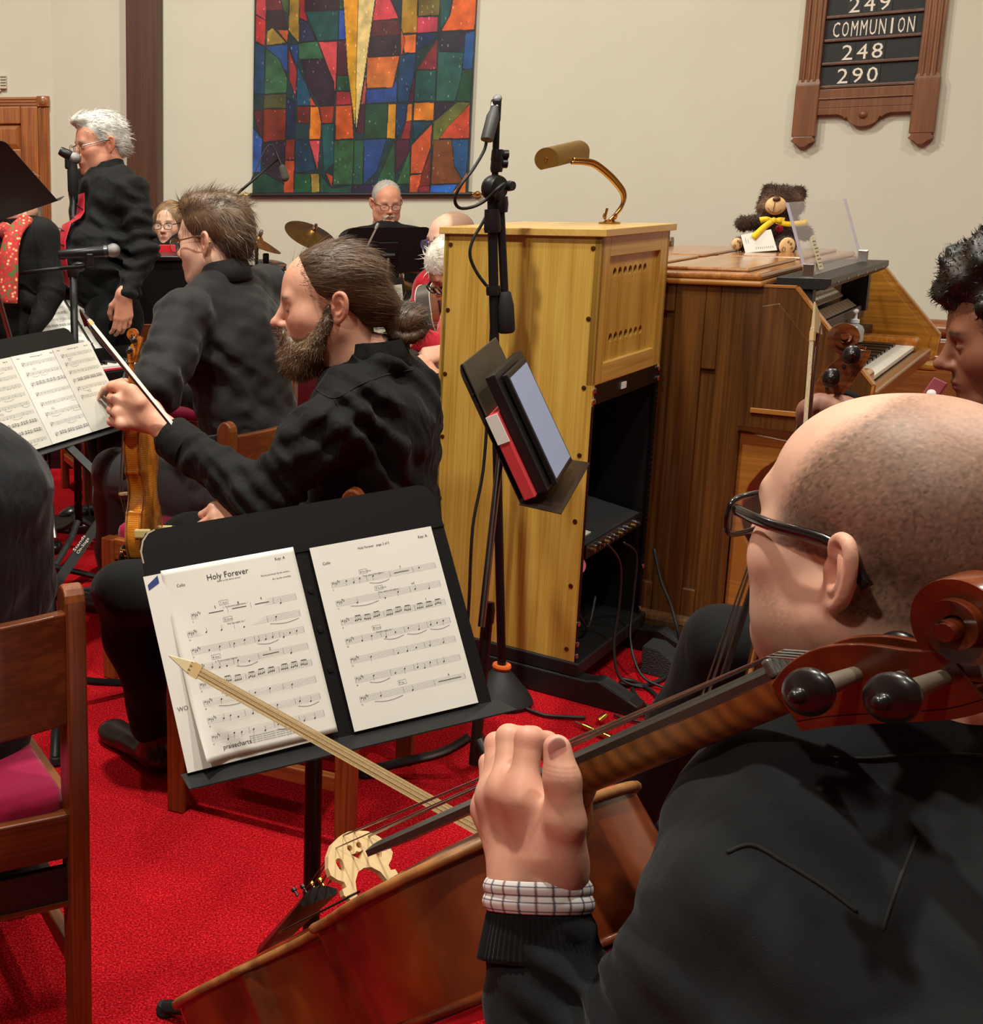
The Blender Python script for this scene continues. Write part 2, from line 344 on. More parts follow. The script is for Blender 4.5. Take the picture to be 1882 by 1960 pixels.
# ================================================================ materials used all over
WALL=mat('cream_wall_paint',(210,206,188),.85,var=.02,vscale=3.,bump=.06,bscale=260.,bdist=.001)
CEIL=mat('ceiling_paint',(225,220,210),.9)
OAK=wood('medium_oak',(164,100,46),(132,72,30),2,1.,.38,.3,c3=(104,54,22))
OAKX=wood('medium_oak_x',(164,100,46),(132,72,30),0,1.,.38,.3,c3=(104,54,22))
OAKY=wood('medium_oak_y',(164,100,46),(132,72,30),1,1.,.38,.3,c3=(104,54,22))
BLACKM=mat('black_powder_metal',(20,20,21),.45,.3,bump=.05,bscale=600.)
BLACKP=mat('black_plastic',(16,16,17),.4)
RUBBER=mat('black_rubber',(14,14,14),.75)
CHROME=mat('chrome',(210,210,210),.15,1.)
BRASS=mat('brass',(190,150,80),.28,1.)
PAPER=mat('white_paper',(224,221,213),.8,var=.02,vscale=9.)
PAPER2=mat('off_white_paper',(212,208,197),.8,var=.03,vscale=9.)
INK=mat('black_ink',(26,26,28),.7)
GREYINK=mat('grey_ink',(110,110,112),.7)
REDC=mat('red_card',(196,52,58),.6)
def carpet():
    m,nt,bs=_new('red_carpet'); v=coord(nt)
    n1=N(nt,'ShaderNodeTexNoise',Scale=230.,Detail=3.); n2=N(nt,'ShaderNodeTexNoise',Scale=2.2,Detail=3.); n3=N(nt,'ShaderNodeTexVoronoi',Scale=300.)
    for n in (n1,n2,n3): nt.links.new(v,n.inputs['Vector'])
    c=ramp(nt,n1.outputs[0],[(.32,srgb((128,5,14))),(.52,srgb((192,18,30))),(.7,srgb((228,52,58)))])
    h=N(nt,'ShaderNodeHueSaturation'); mr=N(nt,'ShaderNodeMapRange'); mr.inputs[1].default_value=.3; mr.inputs[2].default_value=.7; mr.inputs[3].default_value=.88; mr.inputs[4].default_value=1.1
    nt.links.new(n2.outputs[0],mr.inputs[0]); nt.links.new(mr.outputs[0],h.inputs['Value']); nt.links.new(c,h.inputs['Color']); nt.links.new(h.outputs[0],bs.inputs['Base Color'])
    bs.inputs['Roughness'].default_value=.95; bs.inputs['Specular IOR Level'].default_value=.05
    ad=N(nt,'ShaderNodeMath',operation='ADD'); nt.links.new(n1.outputs[0],ad.inputs[0]); nt.links.new(n3.outputs[0],ad.inputs[1]); bumpn(nt,bs,ad.outputs[0],.8,.006); return m
CARPET=carpet()
# ================================================================ the room
B0=FL(1360,1272)+A(.64,.768,0)*.065; OL=A(.64,.768,0); OK_=A(-.768,.64,0)          # organ corner and axes: long axis, towards its back
WC0=B0+3.04*OL                                                  # a point of the hymn-board wall
kC=PLN(1068,250,WC0,OL)                                        # where it meets the banner wall
nB=nrm(A(.53,.848,0)); dB=A(-.848,.53,0)
kB=PLN(489,400,kC,nB); 
kA=kB+A(-.955,.297,0)*.95
kD=PLN(100,100,kA,nrm(A(.297,.955,0)))
PLAN=[A(kC[0]+.768*4.,kC[1]-.64*4.,0),A(*kC[:2],0),A(*kB[:2],0),A(*kD[:2],0),A(-5.2,kD[1]+.05,0),A(-5.2,-4.2,0),A(kC[0]+.768*4.,-4.2,0)]
HC=4.6
NAMES=['wall_hymn_board','wall_banner','wall_back','wall_door','wall_left','wall_rear','wall_right']
for i,nm in enumerate(NAMES):
    a,b=PLAN[i],PLAN[(i+1)%len(PLAN)]; d=nrm(b-a); n=A(d[1],-d[0],0)   # outward
    if n@((a+b)/2-A(.5,2.5,0))<0: n=-n
    e=.12
    props(MB().hexa([a-d*.0,b,b+n*e,a+n*e],[a+A(0,0,HC),b+A(0,0,HC),b+n*e+A(0,0,HC),a+n*e+A(0,0,HC)]).build(nm,WALL),kind='structure')
props(MB().bb(-5.4,6.5,-4.4,9.6,-.1,0).build('floor',CARPET),kind='structure')
props(MB().bb(-5.4,6.5,-4.4,9.6,HC,HC+.1).build('ceiling',CEIL),kind='structure')
# timber post between the wall bays
POSTM=wood('dark_stained_timber',(88,52,30),(76,43,25),2,.5,.55,.05,c3=(70,38,22))
pa=PLN(253,240,kB,nrm(A(.297,.955,0))); pb=PLN(312,240,kB,nrm(A(.297,.955,0))); dd=nrm(A(*(pb-pa)[:2],0)); nn=A(dd[1],-dd[0],0)
pw=np.linalg.norm((pb-pa)[:2]); R=np.stack([dd,-nn,A(0,0,1)],1); pc=A(*((pa+pb)/2)[:2],HC/2)+nn*.06
props(MB().box(pc,(pw,.14,HC-.004),R).build('trim_1',POSTM,bevel=.006),kind='structure')
# panelled oak door and its fluted casing at the far left
yD=kD[1]-.0
def dpt(u,v): return PLN(u,v,A(0,kD[1],0),A(0,1,0))
xr=dpt(75,300)[0]; xo=dpt(96,300)[0]; zt=dpt(50,205)[2]; zo=dpt(50,186)[2]; dw=.86; xl=xr-dw
door=props(thing('door_1',None,None,(xl+dw/2,yD-.02,0)),kind='structure')
OAKD=wood('golden_oak_door',(172,104,44),(146,82,34),2,1.,.36,.35,c3=(118,62,24))
mb=MB()
def panelframe(mb,x0,x1,z0,z1,y0,y1,cells,st=.11):
    xs=[x0]+[c for c in cells[0]]+[x1]
mb=MB(); Y0,Y1=yD-.055,yD-.015
stile=.115; zr=[0.02,.22,.86,1.0,1.56,1.68,zt-.11,zt]
for a,b in((xl,xl+stile),(xr-stile,xr)): MB().bb(a,b,Y0,Y1,.02,zt).build('door_stile',OAKD,door,True,bevel=.006)
for k in (0,2,4,6): MB().bb(xl+stile,xr-stile,Y0,Y1,zr[k],zr[k+1]).build('door_rail',OAKD,door,True,bevel=.006)
for k in (1,3,5): MB().bb(xl+dw/2-.05,xl+dw/2+.05,Y0,Y1,zr[k],zr[k+1]).build('door_muntin',OAKD,door,True,bevel=.006)
for (a,b) in ((xl+stile,xl+dw/2-.05),(xl+dw/2+.05,xr-stile)):
    for k in (1,3,5):
        z0,z1=zr[k],zr[k+1]; q=MB(); yb=yD-.028; g=.035
        q.add([(a,yb,z0),(b,yb,z0),(b,yb,z1),(a,yb,z1),(a+g,yb-.018,z0+g),(b-g,yb-.018,z0+g),(b-g,yb-.018,z1-g),(a+g,yb-.018,z1-g)],[(0,1,5,4),(1,2,6,5),(2,3,7,6),(3,0,4,7),(4,5,6,7)])
        q.build('panel',OAKD,door,True)
MB().lathe([(.0,0),(.026,.0),(.03,.02),(.02,.04),(.0,.045)],(xl+.07,Y0,.98),(0,-1,0)).build('door_knob',BRASS,door,True,smooth=.6)
cw=xo-xr; tr=props(thing('trim_2',None,None,(xl+dw/2,yD,0)),kind='structure')
for x0 in (xr,xl-cw):
    q=MB().bb(x0,x0+cw,yD-.03,yD-.002,0,zt)
    for k in range(4): q.bb(x0+cw*(.14+.2*k),x0+cw*(.27+.2*k),yD-.036,yD-.03,.2,zt-.005)
    q.build('fluted_casing',OAKD,tr,True,bevel=.003)
    MB().bb(x0-.004,x0+cw+.004,yD-.045,yD-.002,zt,zo+.004).lathe([(.032,0),(.034,.004),(.02,.008),(.022,.012),(0,.014)],(x0+cw/2,yD-.045,(zt+zo)/2),(0,-1,0)).build('rosette_block',OAKD,tr,True,bevel=.003)
q=MB().bb(xl,xr,yD-.03,yD-.002,zt,zo)
for k in range(3): q.bb(xl+.01,xr-.01,yD-.036,yD-.03,zt+(zo-zt)*(.12+.3*k),zt+(zo-zt)*(.3+.3*k))
q.build('head_casing',wood('golden_oak_x',(172,104,44),(146,82,34),0,1.,.36,.35,c3=(118,62,24)),tr,True,bevel=.003)
# small wall thermostat at the very edge
tp=dpt(6,157); t=thing('thermostat','small ivory plastic thermostat grille on wall beside oak door','thermostat',(tp[0],yD,tp[2]))
IV=mat('ivory_plastic',(206,198,176),.5); MB().box((tp[0],yD-.018,tp[2]),(.05,.032,.09)).build('case',IV,t,True,bevel=.004)
for k in range(4): MB().box((tp[0]+.004,yD-.036,tp[2]+.03-.018*k),(.036,.006,.006)).build('slot',mat('slot_grey',(120,112,98),.6),t,True)
MB().box((tp[0]-.03,yD-.012,tp[2]-.055),(.03,.02,.012)).build('switch_tab',IV,t,True)
# oak rail with rounded cap running behind the organ
q0=B0+2.45*OL; RAILM=wood('rail_oak',(150,92,46),(122,70,32),0,1.,.35,.3)
Rr=np.stack([OK_,-OL,A(0,0,1)],1); rl=thing('choir_rail','brown wooden rail with rounded cap behind the organ, below the hymn board','railing',(q0[0],q0[1],0),R=np.stack([OK_,np.cross([0,0,1],OK_),A(0,0,1)],1))
MB().bb(-1.7,.6,-.03,.03,0.1,.74).build('panel',RAILM,rl,bevel=.004)
MB().tube([(-1.75,0,.79),(.65,0,.79)],.055,14,flat=.75).build('cap',RAILM,rl,smooth=.8)
MB().bb(-1.72,.62,-.045,.045,.64,.68).build('moulding',RAILM,rl,bevel=.006)
MB().bb(-1.72,.62,-.05,.05,0,.1).build('plinth',RAILM,rl,bevel=.004)
# ================================================================ banner
def banner():
    T='''190,0 265,0 262,150 190,105:205,60,75|262,0 370,0 385,70 265,80:112,30,32|370,0 430,0 425,110 390,80:70,92,52|432,0 502,0 500,315 425,225:158,124,42|502,0 540,0 560,160 505,130:165,42,48|545,0 790,0 785,75 540,85:48,26,42|790,0 820,0 825,70 785,75:30,72,52|1055,0 1160,0 1220,135 1030,150:208,62,72|1160,0 1235,0 1235,160 1215,100:25,42,74|1245,0 1355,0 1350,240 1235,240:180,126,42|1360,0 1515,0 1510,110 1360,120:122,112,52|1515,0 1605,0 1580,120 1520,220:25,82,92|1610,0 1780,0 1765,215 1525,225 1590,110:222,100,36
190,110 262,150 255,335 188,300:184,46,46|265,80 385,75 425,215 265,215:50,26,36|270,230 310,200 410,310 265,330:156,124,42|340,215 425,220 415,310:206,106,46|505,135 560,165 630,295 500,305:42,50,84|545,85 785,78 780,290 635,298:26,88,84|788,75 825,72 840,285 785,290:42,84,168|1030,152 1225,145 1230,250 1018,265:98,30,36|1018,268 1230,255 1225,400 990,412:50,28,46|1232,260 1345,245 1340,380 1262,385:226,112,52|1235,200 1265,290 1235,430:192,82,42|1355,125 1505,120 1500,230 1350,240:192,60,86|1350,245 1500,235 1480,290 1340,370:26,52,96|1500,235 1765,220 1740,270 1640,375 1520,370:46,36,62|1350,505 1500,275 1495,500:142,40,56
185,310 255,340 250,680 175,680:26,78,116|258,335 420,320 415,530 265,350:32,78,146|262,350 360,430 415,560 410,670 250,680:54,114,72|425,345 485,510 475,700 430,580:152,46,60|430,325 495,320 490,480 445,390:32,72,136|495,315 635,298 680,425 500,430:54,110,78|640,305 775,300 765,680 720,520:208,72,82|778,295 840,290 860,540 775,548:84,30,52|515,435 680,428 755,600 750,760 650,765 560,610:50,32,56|490,480 560,620 600,760 485,765:26,84,116|775,550 860,545 868,655 770,660:36,84,62|770,665 868,660 878,755 765,758:168,46,62|990,415 1225,405 1175,632 988,640:204,118,42|980,545 985,640 975,750 945,755:202,82,72|1225,400 1345,385 1330,540 1285,735 1210,735 1215,560:26,68,116|985,648 1170,636 1205,560 1205,735 985,748:36,84,156|1345,510 1490,505 1480,730 1330,732:30,92,84|1290,735 1330,540 1335,510 1325,735:84,30,56|1500,375 1690,380 1665,600 1620,730 1490,730:36,94,94|1700,240 1770,225 1750,500 1680,500:32,92,156|1680,505 1750,500 1735,735 1630,730:26,78,52
250,685 410,680 410,780 245,785:84,82,52|170,795 240,792 235,1010 200,930:94,30,42|245,790 408,785 400,1010 245,1025:134,42,32|410,700 475,740 470,1000 405,1010:26,42,78|485,770 580,768 575,890 485,890:124,42,36|582,770 640,772 660,880 655,1005 575,1008:228,132,32|580,690 625,765 580,765:184,76,42|645,768 755,765 740,890 665,890:164,62,36|765,765 880,760 895,1000 762,1008:194,82,32|940,760 975,758 970,960 915,960:84,30,52|978,755 1140,750 1130,1000 970,1005:30,78,56|1145,750 1200,750 1195,1000 1132,1000:218,152,36|1205,745 1280,745 1265,880 1200,1000:26,62,114|1285,748 1320,748 1315,870 1270,880:204,116,42|1330,742 1475,740 1470,868 1325,872:218,122,36|1480,738 1620,738 1480,870:46,36,52|1470,880 1640,738 1735,738 1540,980 1460,1050:114,124,52|1735,745 1725,1000 1510,1000 1560,930:204,76,46|1270,880 1310,870 1300,1000 1232,1003:154,46,56|1320,880 1460,880 1330,1010:26,78,104|1310,1050 1460,890 1450,1060 1385,1250 1305,1255:208,86,46
165,920 235,1000 225,1240 160,1250:42,94,178|240,1030 400,1015 395,1330 300,1310 235,1180:46,30,52|405,1010 470,1000 465,1155 400,1155:144,42,42|400,1160 468,1158 460,1390 388,1390:194,82,42|475,1010 570,1010 620,1220 540,1245 470,1245:26,62,94|572,1015 652,1015 635,1235:194,72,82|660,900 755,890 750,1180 680,1240:26,88,98|755,1012 895,1010 885,1330 745,1335:54,104,68|900,1012 965,1010 960,1330 888,1330:46,98,78|968,1005 1130,1005 1060,1230 965,1330:36,78,156|1070,1290 1190,1010 1190,1330 1070,1320:42,98,68|1200,1005 1300,1008 1290,1100 1195,1260:84,36,62|1200,1330 1300,1080 1300,1330:62,114,72|1300,1265 1390,1255 1355,1400 1295,1400:218,92,56|1385,1250 1455,1070 1445,1330 1360,1400:124,52,36|1470,1010 1720,1005 1705,1320 1450,1330:136,78,36|1600,1005 1722,1005 1710,1210 1690,1320 1620,1200:32,92,144|1450,1335 1640,1330 1600,1400 1445,1405:42,114,208|1710,1240 1700,1410 1585,1415 1640,1350:232,132,52|585,1255 645,1255 650,1385 590,1390:154,144,62|690,1240 745,1270 735,1355:184,72,46|160,1255 235,1240 390,1330 388,1390 155,1395:22,74,62|470,1250 580,1255 590,1390 462,1390:28,94,72|655,1260 740,1360 880,1335 880,1395 650,1390:42,94,78|885,1335 1060,1330 1180,1335 1290,1400 880,1400:42,36,68|1360,1345 1445,1340 1440,1405 1355,1405:154,46,66
820,-400 935,-400 935,0 915,500 905,935 850,500 820,0:232,156,34|938,-400 1060,-400 1048,0 985,450 908,965 912,560:232,204,130'''
    cells=[]
    for c in T.replace('\n','|').split('|'):
        p,k=c.split(':'); cells.append((np.array([[float(x) for x in q.split(',')] for q in p.split()]),srgb([int(x) for x in k.split(',')])[:3]))
    wp=lambda u,v: PLN(u,v,kC-nB*.03,nB)
    pr,pl_=wp(896,376),wp(484,372); s0,s1=0.,float((pl_-pr)@dB); z0=(pr[2]+pl_[2])/2; z1=3.05
    nu,nv=400,470; S=np.linspace(s0,s1,nu); Z=np.linspace(z0,z1,nv); SS,ZZ=np.meshgrid(S,Z,indexing='ij')
    off=.006*np.sin(SS*9+1.)+.004*np.sin(SS*17+ZZ*1.5)*np.clip((ZZ-z0)*3,0,1)
    base=A(*pr[:2],0); V=base+SS[...,None]*dB+A(0,0,1)*ZZ[...,None]-nB*off[...,None]
    q=V-CAMP; d=q@FW; U=((CX+F_PX*(q@RT)/d)-440)*3.764; W=(CY-F_PX*(q@UP)/d)*3.764
    ids=np.full(U.shape,-1); W=np.where(W<0,(-W*1.02)%1300*1.0+0,W)          # above the seen part the design goes on in the same manner
    for i,(p,c) in enumerate(cells):
        Wi=W if i<len(cells)-2 else (CY-F_PX*(q@UP)/d)*3.764
        ins=np.zeros(U.shape,bool); n=len(p)
        for a in range(n):
            x0,y0=p[a]; x1,y1=p[(a+1)%n]
            if y0==y1: continue
            cr=((y0>Wi)!=(y1>Wi))&(U<(x1-x0)*(Wi-y0)/(y1-y0)+x0); ins^=cr
        ids[ins]=i
    colr=np.array([np.array(c)*(.62 if sum(c)<.5 else .78) for _,c in cells]+[np.array(srgb((26,62,72))[:3])*.6])[ids]
    ed=np.zeros(U.shape,bool); ed[1:]|=ids[1:]!=ids[:-1]; ed[:,1:]|=ids[:,1:]!=ids[:,:-1]; colr[ed]=srgb((16,14,18))[:3]
    r=np.random.default_rng(3)
    for i in range(-1,len(cells)):       # dye runs and pale flecks inside each patch
        m=(ids==i)&~ed
        if not m.any(): continue
        g=r.normal(size=2); t=(U[m]*g[0]+W[m]*g[1]); t=(t-t.min())/(np.ptp(t)+1e-6); c2=np.clip(colr[m].mean(0)*np.array(r.uniform(.35,1.5,3)),0,1); colr[m]=colr[m]*(1-.45*t[:,None])+.45*t[:,None]*c2
    for _ in range(420):
        i,j=r.integers(3,nu-6),r.integers(3,nv-8); li,lj=r.integers(1,3),r.integers(1,5)
        if not ed[i:i+li,j:j+lj].any(): colr[i:i+li,j:j+lj]=np.clip(colr[i:i+li,j:j+lj]*1.6+.12,0,1)
    I=np.arange(nu*nv).reshape(nu,nv); Fq=np.stack([I[:-1,:-1],I[:-1,1:],I[1:,1:],I[1:,:-1]],-1).reshape(-1,4)
    b=thing('banner','large hanging banner of stained-glass-like coloured patches with a golden ray','banner',(*(base+dB*s1/2)[:2],z0))
    mesh('printed_cloth',V.reshape(-1,3),Fq,vcol('banner_cloth',.55,.15,60.,.003,var=.45,vscale=13.,sheen=.1),b,True,smooth=True,col=colr.reshape(-1,3))
    yb=base-nB*.0; mb=MB().tube([base-dB*.02+A(0,0,z0+.004)-nB*-.004,base+dB*(s1+.02)+A(0,0,z0+.004)-nB*-.004],.014,12); mb.build('hem_rod',mat('dark_rod',(30,26,30),.5),b,True,smooth=.7)
    for e,sg in ((base-dB*.02,-1),(base+dB*(s1+.02),1)):
        MB().lathe([(.008,0),(.012,.004),(.008,.012),(.014,.022),(.02,.034),(.014,.046),(.006,.055),(.009,.062),(0,.068)],e+A(0,0,z0+.004)+nB*.004,dB*sg).build('brass_finial',BRASS,b,True,smooth=.7)
    MB().tube([base-dB*.02+A(0,0,z1),base+dB*(s1+.02)+A(0,0,z1)],.014,12).build('top_rod',MATS['brass'],b,True,smooth=.7)
banner()
# ================================================================ hymn board
def hymn_board():
    e1=-OK_; nW=-OL
    wc=lambda u,v:(lambda p:((p-kC)@e1,p[2]))(PLN(u,v,WC0-OL*.03,OL))
    xl0,_=wc(1530,150); xl1,_=wc(1570,150); xr0,_=wc(1757,140); xr1,_=wc(1800,140)
    zb=wc(1640,165)[1]; zbr=wc(1650,205)[1]; zf=wc(1533,262)[1]; zs=wc(1543,160)[1]; zsr=wc(1780,143)[1]; zcap=(zs+zsr)/2
    O=kC*A(1,1,0); X=e1; top=zb+.95
    R=np.stack([X,nW*-1,A(0,0,1)],1); b=thing('hymn_board','carved oak hymn board with white hymn numbers and the word COMMUNION','hymn board',tuple(O+e1*(xl0+xr1)/2+A(0,0,zf)))
    def bx(name,x0,x1,z0,z1,y0,y1,m,bev=.003,par=None):
        c=O+X*(x0+x1)/2+nW*(y0+y1)/2+A(0,0,(z0+z1)/2); return MB().box(c,(x1-x0,y1-y0,z1-z0),R).build(name,m,par or b,True,bevel=bev)
    HB=wood('board_oak',(146,94,52),(118,72,38),2,1.2,.4,.2,c3=(92,54,28)); HBX=wood('board_oak_plain',(132,82,46),(112,68,38),2,.7,.45,.15)
    for x0,x1 in((xl0,xl1),(xr0,xr1)):
        w_=x1-x0; st=bx('stile',x0,x1,zcap,top,.01,.04,HB)
        for k in range(3): bx('flute',x0+w_*(.16+.27*k),x0+w_*(.30+.27*k),zcap,top,.04,.048,HB,.003,st)
        bx('foot_block',x0-.006,x1+.006,zf,zcap-.012,.008,.052,HBX,.004)
        mb=MB().hexa([O+X*(x0-.006)+A(0,0,zcap-.012)+nW*.008,O+X*(x1+.006)+A(0,0,zcap-.012)+nW*.008,O+X*(x1+.006)+A(0,0,zcap-.012)+nW*.052,O+X*(x0-.006)+A(0,0,zcap-.012)+nW*.052],[O+X*(x0)+A(0,0,zcap+.012)+nW*.008,O+X*x1+A(0,0,zcap+.012)+nW*.008,O+X*x1+A(0,0,zcap+.012)+nW*.042,O+X*x0+A(0,0,zcap+.012)+nW*.042]); mb.build('chamfer',HBX,b,True)
        xm=(x0+x1)/2; hw=(w_+.012)/2; z=zf
        prof=[(-hw*.82,0),(-hw*.82,-.008),(-hw,-.016),(-hw*.98,-.024),(-hw*.5,-.036),(-hw*.22,-.05),(hw*.22,-.05),(hw*.5,-.036),(hw*.98,-.024),(hw,-.016),(hw*.82,-.008),(hw*.82,0)]
        MB().prism(prof,O+X*xm+A(0,0,z)+nW*.008,X,(0,0,1),nW*.042).build('turned_drop',HBX,b,True,bevel=.002)
    rows=5; zrow=(wc(1640,165)[1]+wc(1700,158)[1])/2; hrow=abs((wc(1640,165)[1])-(wc(1645,120)[1]))
    bx('backing',xl1,xr0,zbr-.02,top,.006,.016,mat('board_black',(26,28,28),.6,var=.1,vscale=30.),0)
    SL=wood('slat_wood',(112,78,62),(92,62,50),0,.8,.4,.15)
    for k in range(rows+1): bx('slat',xl1,xr0,zrow+k*hrow-.009,zrow+k*hrow+.006,.016,.030,SL,.004)
    lower=zrow-.012; bx('bottom_rail',xl1,xr0,zbr,lower,.012,.04,HBX); 
    zm=(zbr+lower)/2; bx('bead',xl1,xr0,zm-.004,zm+.003,.04,.047,HBX,.003)
    w_=xr0-xl1; c=w_/2; q=[(0,0),(0,-.03),(c-.11,-.03),(c-.085,-.04),(c-.078,-.05),(c-.068,-.045)]
    q+= [(c+.066*math.cos(math.pi+math.pi*i/14),-.045+.045*math.sin(math.pi+math.pi*i/14)) for i in range(1,14)]
    q+= [(c+.068,-.045),(c+.078,-.05),(c+.085,-.04),(c+.11,-.03),(w_,-.03),(w_,0)]
    MB().prism(q,O+X*xl1+A(0,0,zbr)+nW*.012,X,(0,0,1),nW*.028).build('scalloped_apron',HBX,b,True,bevel=.002)
    MB().lathe([(.016,0),(.018,.004),(.014,.010),(0,.013)],O+X*(xl1+c)+A(0,0,zbr-.035)+nW*.04,nW).build('boss',HBX,b,True,smooth=.8)
    WL=mat('card_white',(232,222,206),.6); CB=mat('card_black',(24,24,24),.5)
    for k,tx in ((0,'290'),(1,'248'),(2,'COMMUNION'),(3,'249')):
        z0=zrow+k*hrow+.004; h=hrow*.80; n=len(tx); cwid=hrow*(.56 if n==3 else .345)
        xm=xl1+w_*(.39 if k==0 else .415 if k==1 else .50 if k==2 else .44)
        for i,ch in enumerate(tx):
            xc=xm+(i-(n-1)/2)*cwid*1.02
            cdp=bx('number_card' if n==3 else 'letter_card',xc-cwid/2,xc+cwid/2,z0,z0+h,.016,.021,CB,0)
            V,Fc=text2d(ch,1.); V=V-V.min(0); V=V/V.max(0)*[cwid*(.74 if ch not in 'I' else .22),h*.80]; V[:,0]-=V[:,0].max()/2
            V3=[O+X*(xc+p[0])+A(0,0,z0+h*.1+p[1])+nW*.0216 for p in V]; mb=MB(); mb.add(V3,Fc); mb.build('numeral' if n==3 else 'letter',WL,cdp,True)
hymn_board()
# ================================================================ wooden equipment rack cabinet
PLY=wood('light_ply_veneer',(206,168,80),(192,150,64),2,.8,.4,.2,fine=1.3,c3=(164,120,44))
PLYX=wood('light_ply_rail',(210,172,92),(196,155,76),0,.8,.4,.2,fine=1.,c3=(172,130,58))
RC0=FL(1110,1335); RL=nrm(A(.66,.751,0)); RK=A(-RL[1],RL[0],0); RX0,RX1,RY0,RY1=-.03,.515,.013,.457; RH=1.285
RKM=mat4(np.stack([RL,RK,A(0,0,1)],1),RC0)
def rack():
    t=thing('equipment_rack','tall light plywood equipment cabinet on black skids, open black rack bay below','rack cabinet',M=RKM)
    zb=.11
    x0,x1,y0,y1=RX0,RX1,RY0,RY1
    sp=MB().bb(x0,x0+.019,y0,y1,zb,RH).build('side_panel',PLY,t,bevel=.002)
    MB().bb(x1-.019,x1,y0,y1,.88,RH).build('side_panel',PLY,t,bevel=.002)
    MB().bb(x1-.019,x1,y0,y1,zb,.88).build('side_panel',mat('rack_black',(12,12,13),.5),t,bevel=.002)
    MB().bb(x0,x1,y1-.015,y1+.0,zb,RH).build('back_panel',PLY,t)
    MB().bb(x0-.012,x1+.012,y0-.014,y1+.012,RH,RH+.02).build('lid',wood('lid_ply',(216,176,100),(202,160,84),0,.8,.35,.3),t,bevel=.002)
    # screws down both edges of the side panel
    SCR=mat('bronze_screw',(120,84,46),.35,.9)
    for y in (y0+.022,y1-.02):
        for k in range(7):
            z=RH-.03-k*.185; 
            MB().lathe([(.0,0),(.0065,0),(.006,.002),(0,.0026)],(x0,y,z),(-1,0,0),10).build('screw',SCR,sp,smooth=.6)
    # upper front: frame with recessed pierced panel
    fz0,fz1=.89,RH; fr=MB(); st=.05
    
    for a_,b_ in ((x0,x0+.068),(x1-.07,x1)): MB().bb(a_,b_,y0,y0+.019,fz0,fz1).build('front_stile',PLY,t,bevel=.002)
    for a_,b_ in ((fz1-.055,fz1),(fz0,fz0+.055)): MB().bb(x0+.068,x1-.07,y0,y0+.019,a_,b_).build('front_rail',PLYX,t,bevel=.002)
    a,b=x0+.068,x1-.07; q=MB(); yy=y0+.012; n=16; hr=.0125; pitch=.040; hx0=a+.055; zc=[(fz0+.055+.062),(fz1-.055-.045)]
    sq=[(math.cos(2*math.pi*(k+.5)/n),math.sin(2*math.pi*(k+.5)/n)) for k in range(n)]
    def sqr(cx,cz,h): return [(cx+h*max(-1,min(1,1.5*p[0])),cz+h*max(-1,min(1,1.5*p[1]))) for p in sq]
    hz=.02
    for z in zc:
        for k in range(7):
            cx=hx0+pitch*(k+.5); q.ring(sqr(cx,z,pitch/2),[(cx+hr*p[0],z+hr*p[1]) for p in sq],(0,yy,0),(1,0,0),(0,0,1),(0,.006,0))
    hw=pitch/2; zs=[fz0+.055,zc[0]-hw,zc[0]+hw,zc[1]-hw,zc[1]+hw,fz1-.055]
    for i in (0,2,4): q.bb(a,b,yy,yy+.006,zs[i],zs[i+1])
    for z in zc: q.bb(a,hx0,yy,yy+.006,z-hw,z+hw).bb(hx0+7*pitch,b,yy,yy+.006,z-hw,z+hw)
    q.build('pierced_panel',PLY,t)
    MB().bb(a,b,yy+.05,yy+.055,fz0+.05,fz1-.05).build('dark_lining',mat('dark_lining',(10,9,8),.9),t)  # near-black sheet puts in the shade of the interior behind the holes
    # open bay
    BK=MATS['rack_black']
    MB().bb(x0+.019,x1-.019,y1-.03,y1-.016,zb,fz0).build('bay_back',BK,t)
    MB().bb(x0+.019,x1-.019,y0+.02,y1-.03,fz0-.01,fz0).build('bay_top',BK,t)
    MB().bb(x0+.019,x0+.024,y0+.02,y1-.03,zb,fz0).build('bay_side',BK,t)
    MB().bb(x0+.019,x1-.019,y0+.001,y0+.012,fz0-.055,fz0).build('blank_plate',mat('blank_plate',(24,18,14),.35,.4),t,bevel=.002)
    MB().box((x0+.24,y0-.001,fz0-.026),(.035,.003,.018)).build('white_sticker',PAPER,t)
    for xr in (x0+.002,x1-.024):
        rl=MB().bb(xr,xr+.022,y0,y0+.01,zb,fz0-.055).build('rack_rail',mat('rail_black',(22,20,20),.35,.6),t,bevel=.001)
        for k in range(40): MB().box((xr+.011,y0-.0006,zb+.03+k*.0172),(.005,.002,.005)).build('rail_hole',mat('hole_black',(3,3,3),.9),rl)
    for (x,z) in ((x0+.014,fz0-.012),(x0+.014,fz0-.042),(x1-.014,fz0-.012),(x1-.014,fz0-.042),(x1-.014,.26),(x1-.014,.125),(x0+.014,.22),(x0+.014,.16),(x0+.014,.125)):
        MB().lathe([(.008,0),(.0085,.003),(.006,.006),(0,.007)],(x,y0,z),(0,-1,0),12).build('chrome_screw',CHROME,t,smooth=.7)
    # skids and base
    SK=mat('skid_black',(17,16,16),.5,bump=.1,bscale=90.)
    MB().bb(x0-.005,x1+.005,y0-.015,y1+.02,.07,zb).build('base_frame',SK,t,bevel=.004)
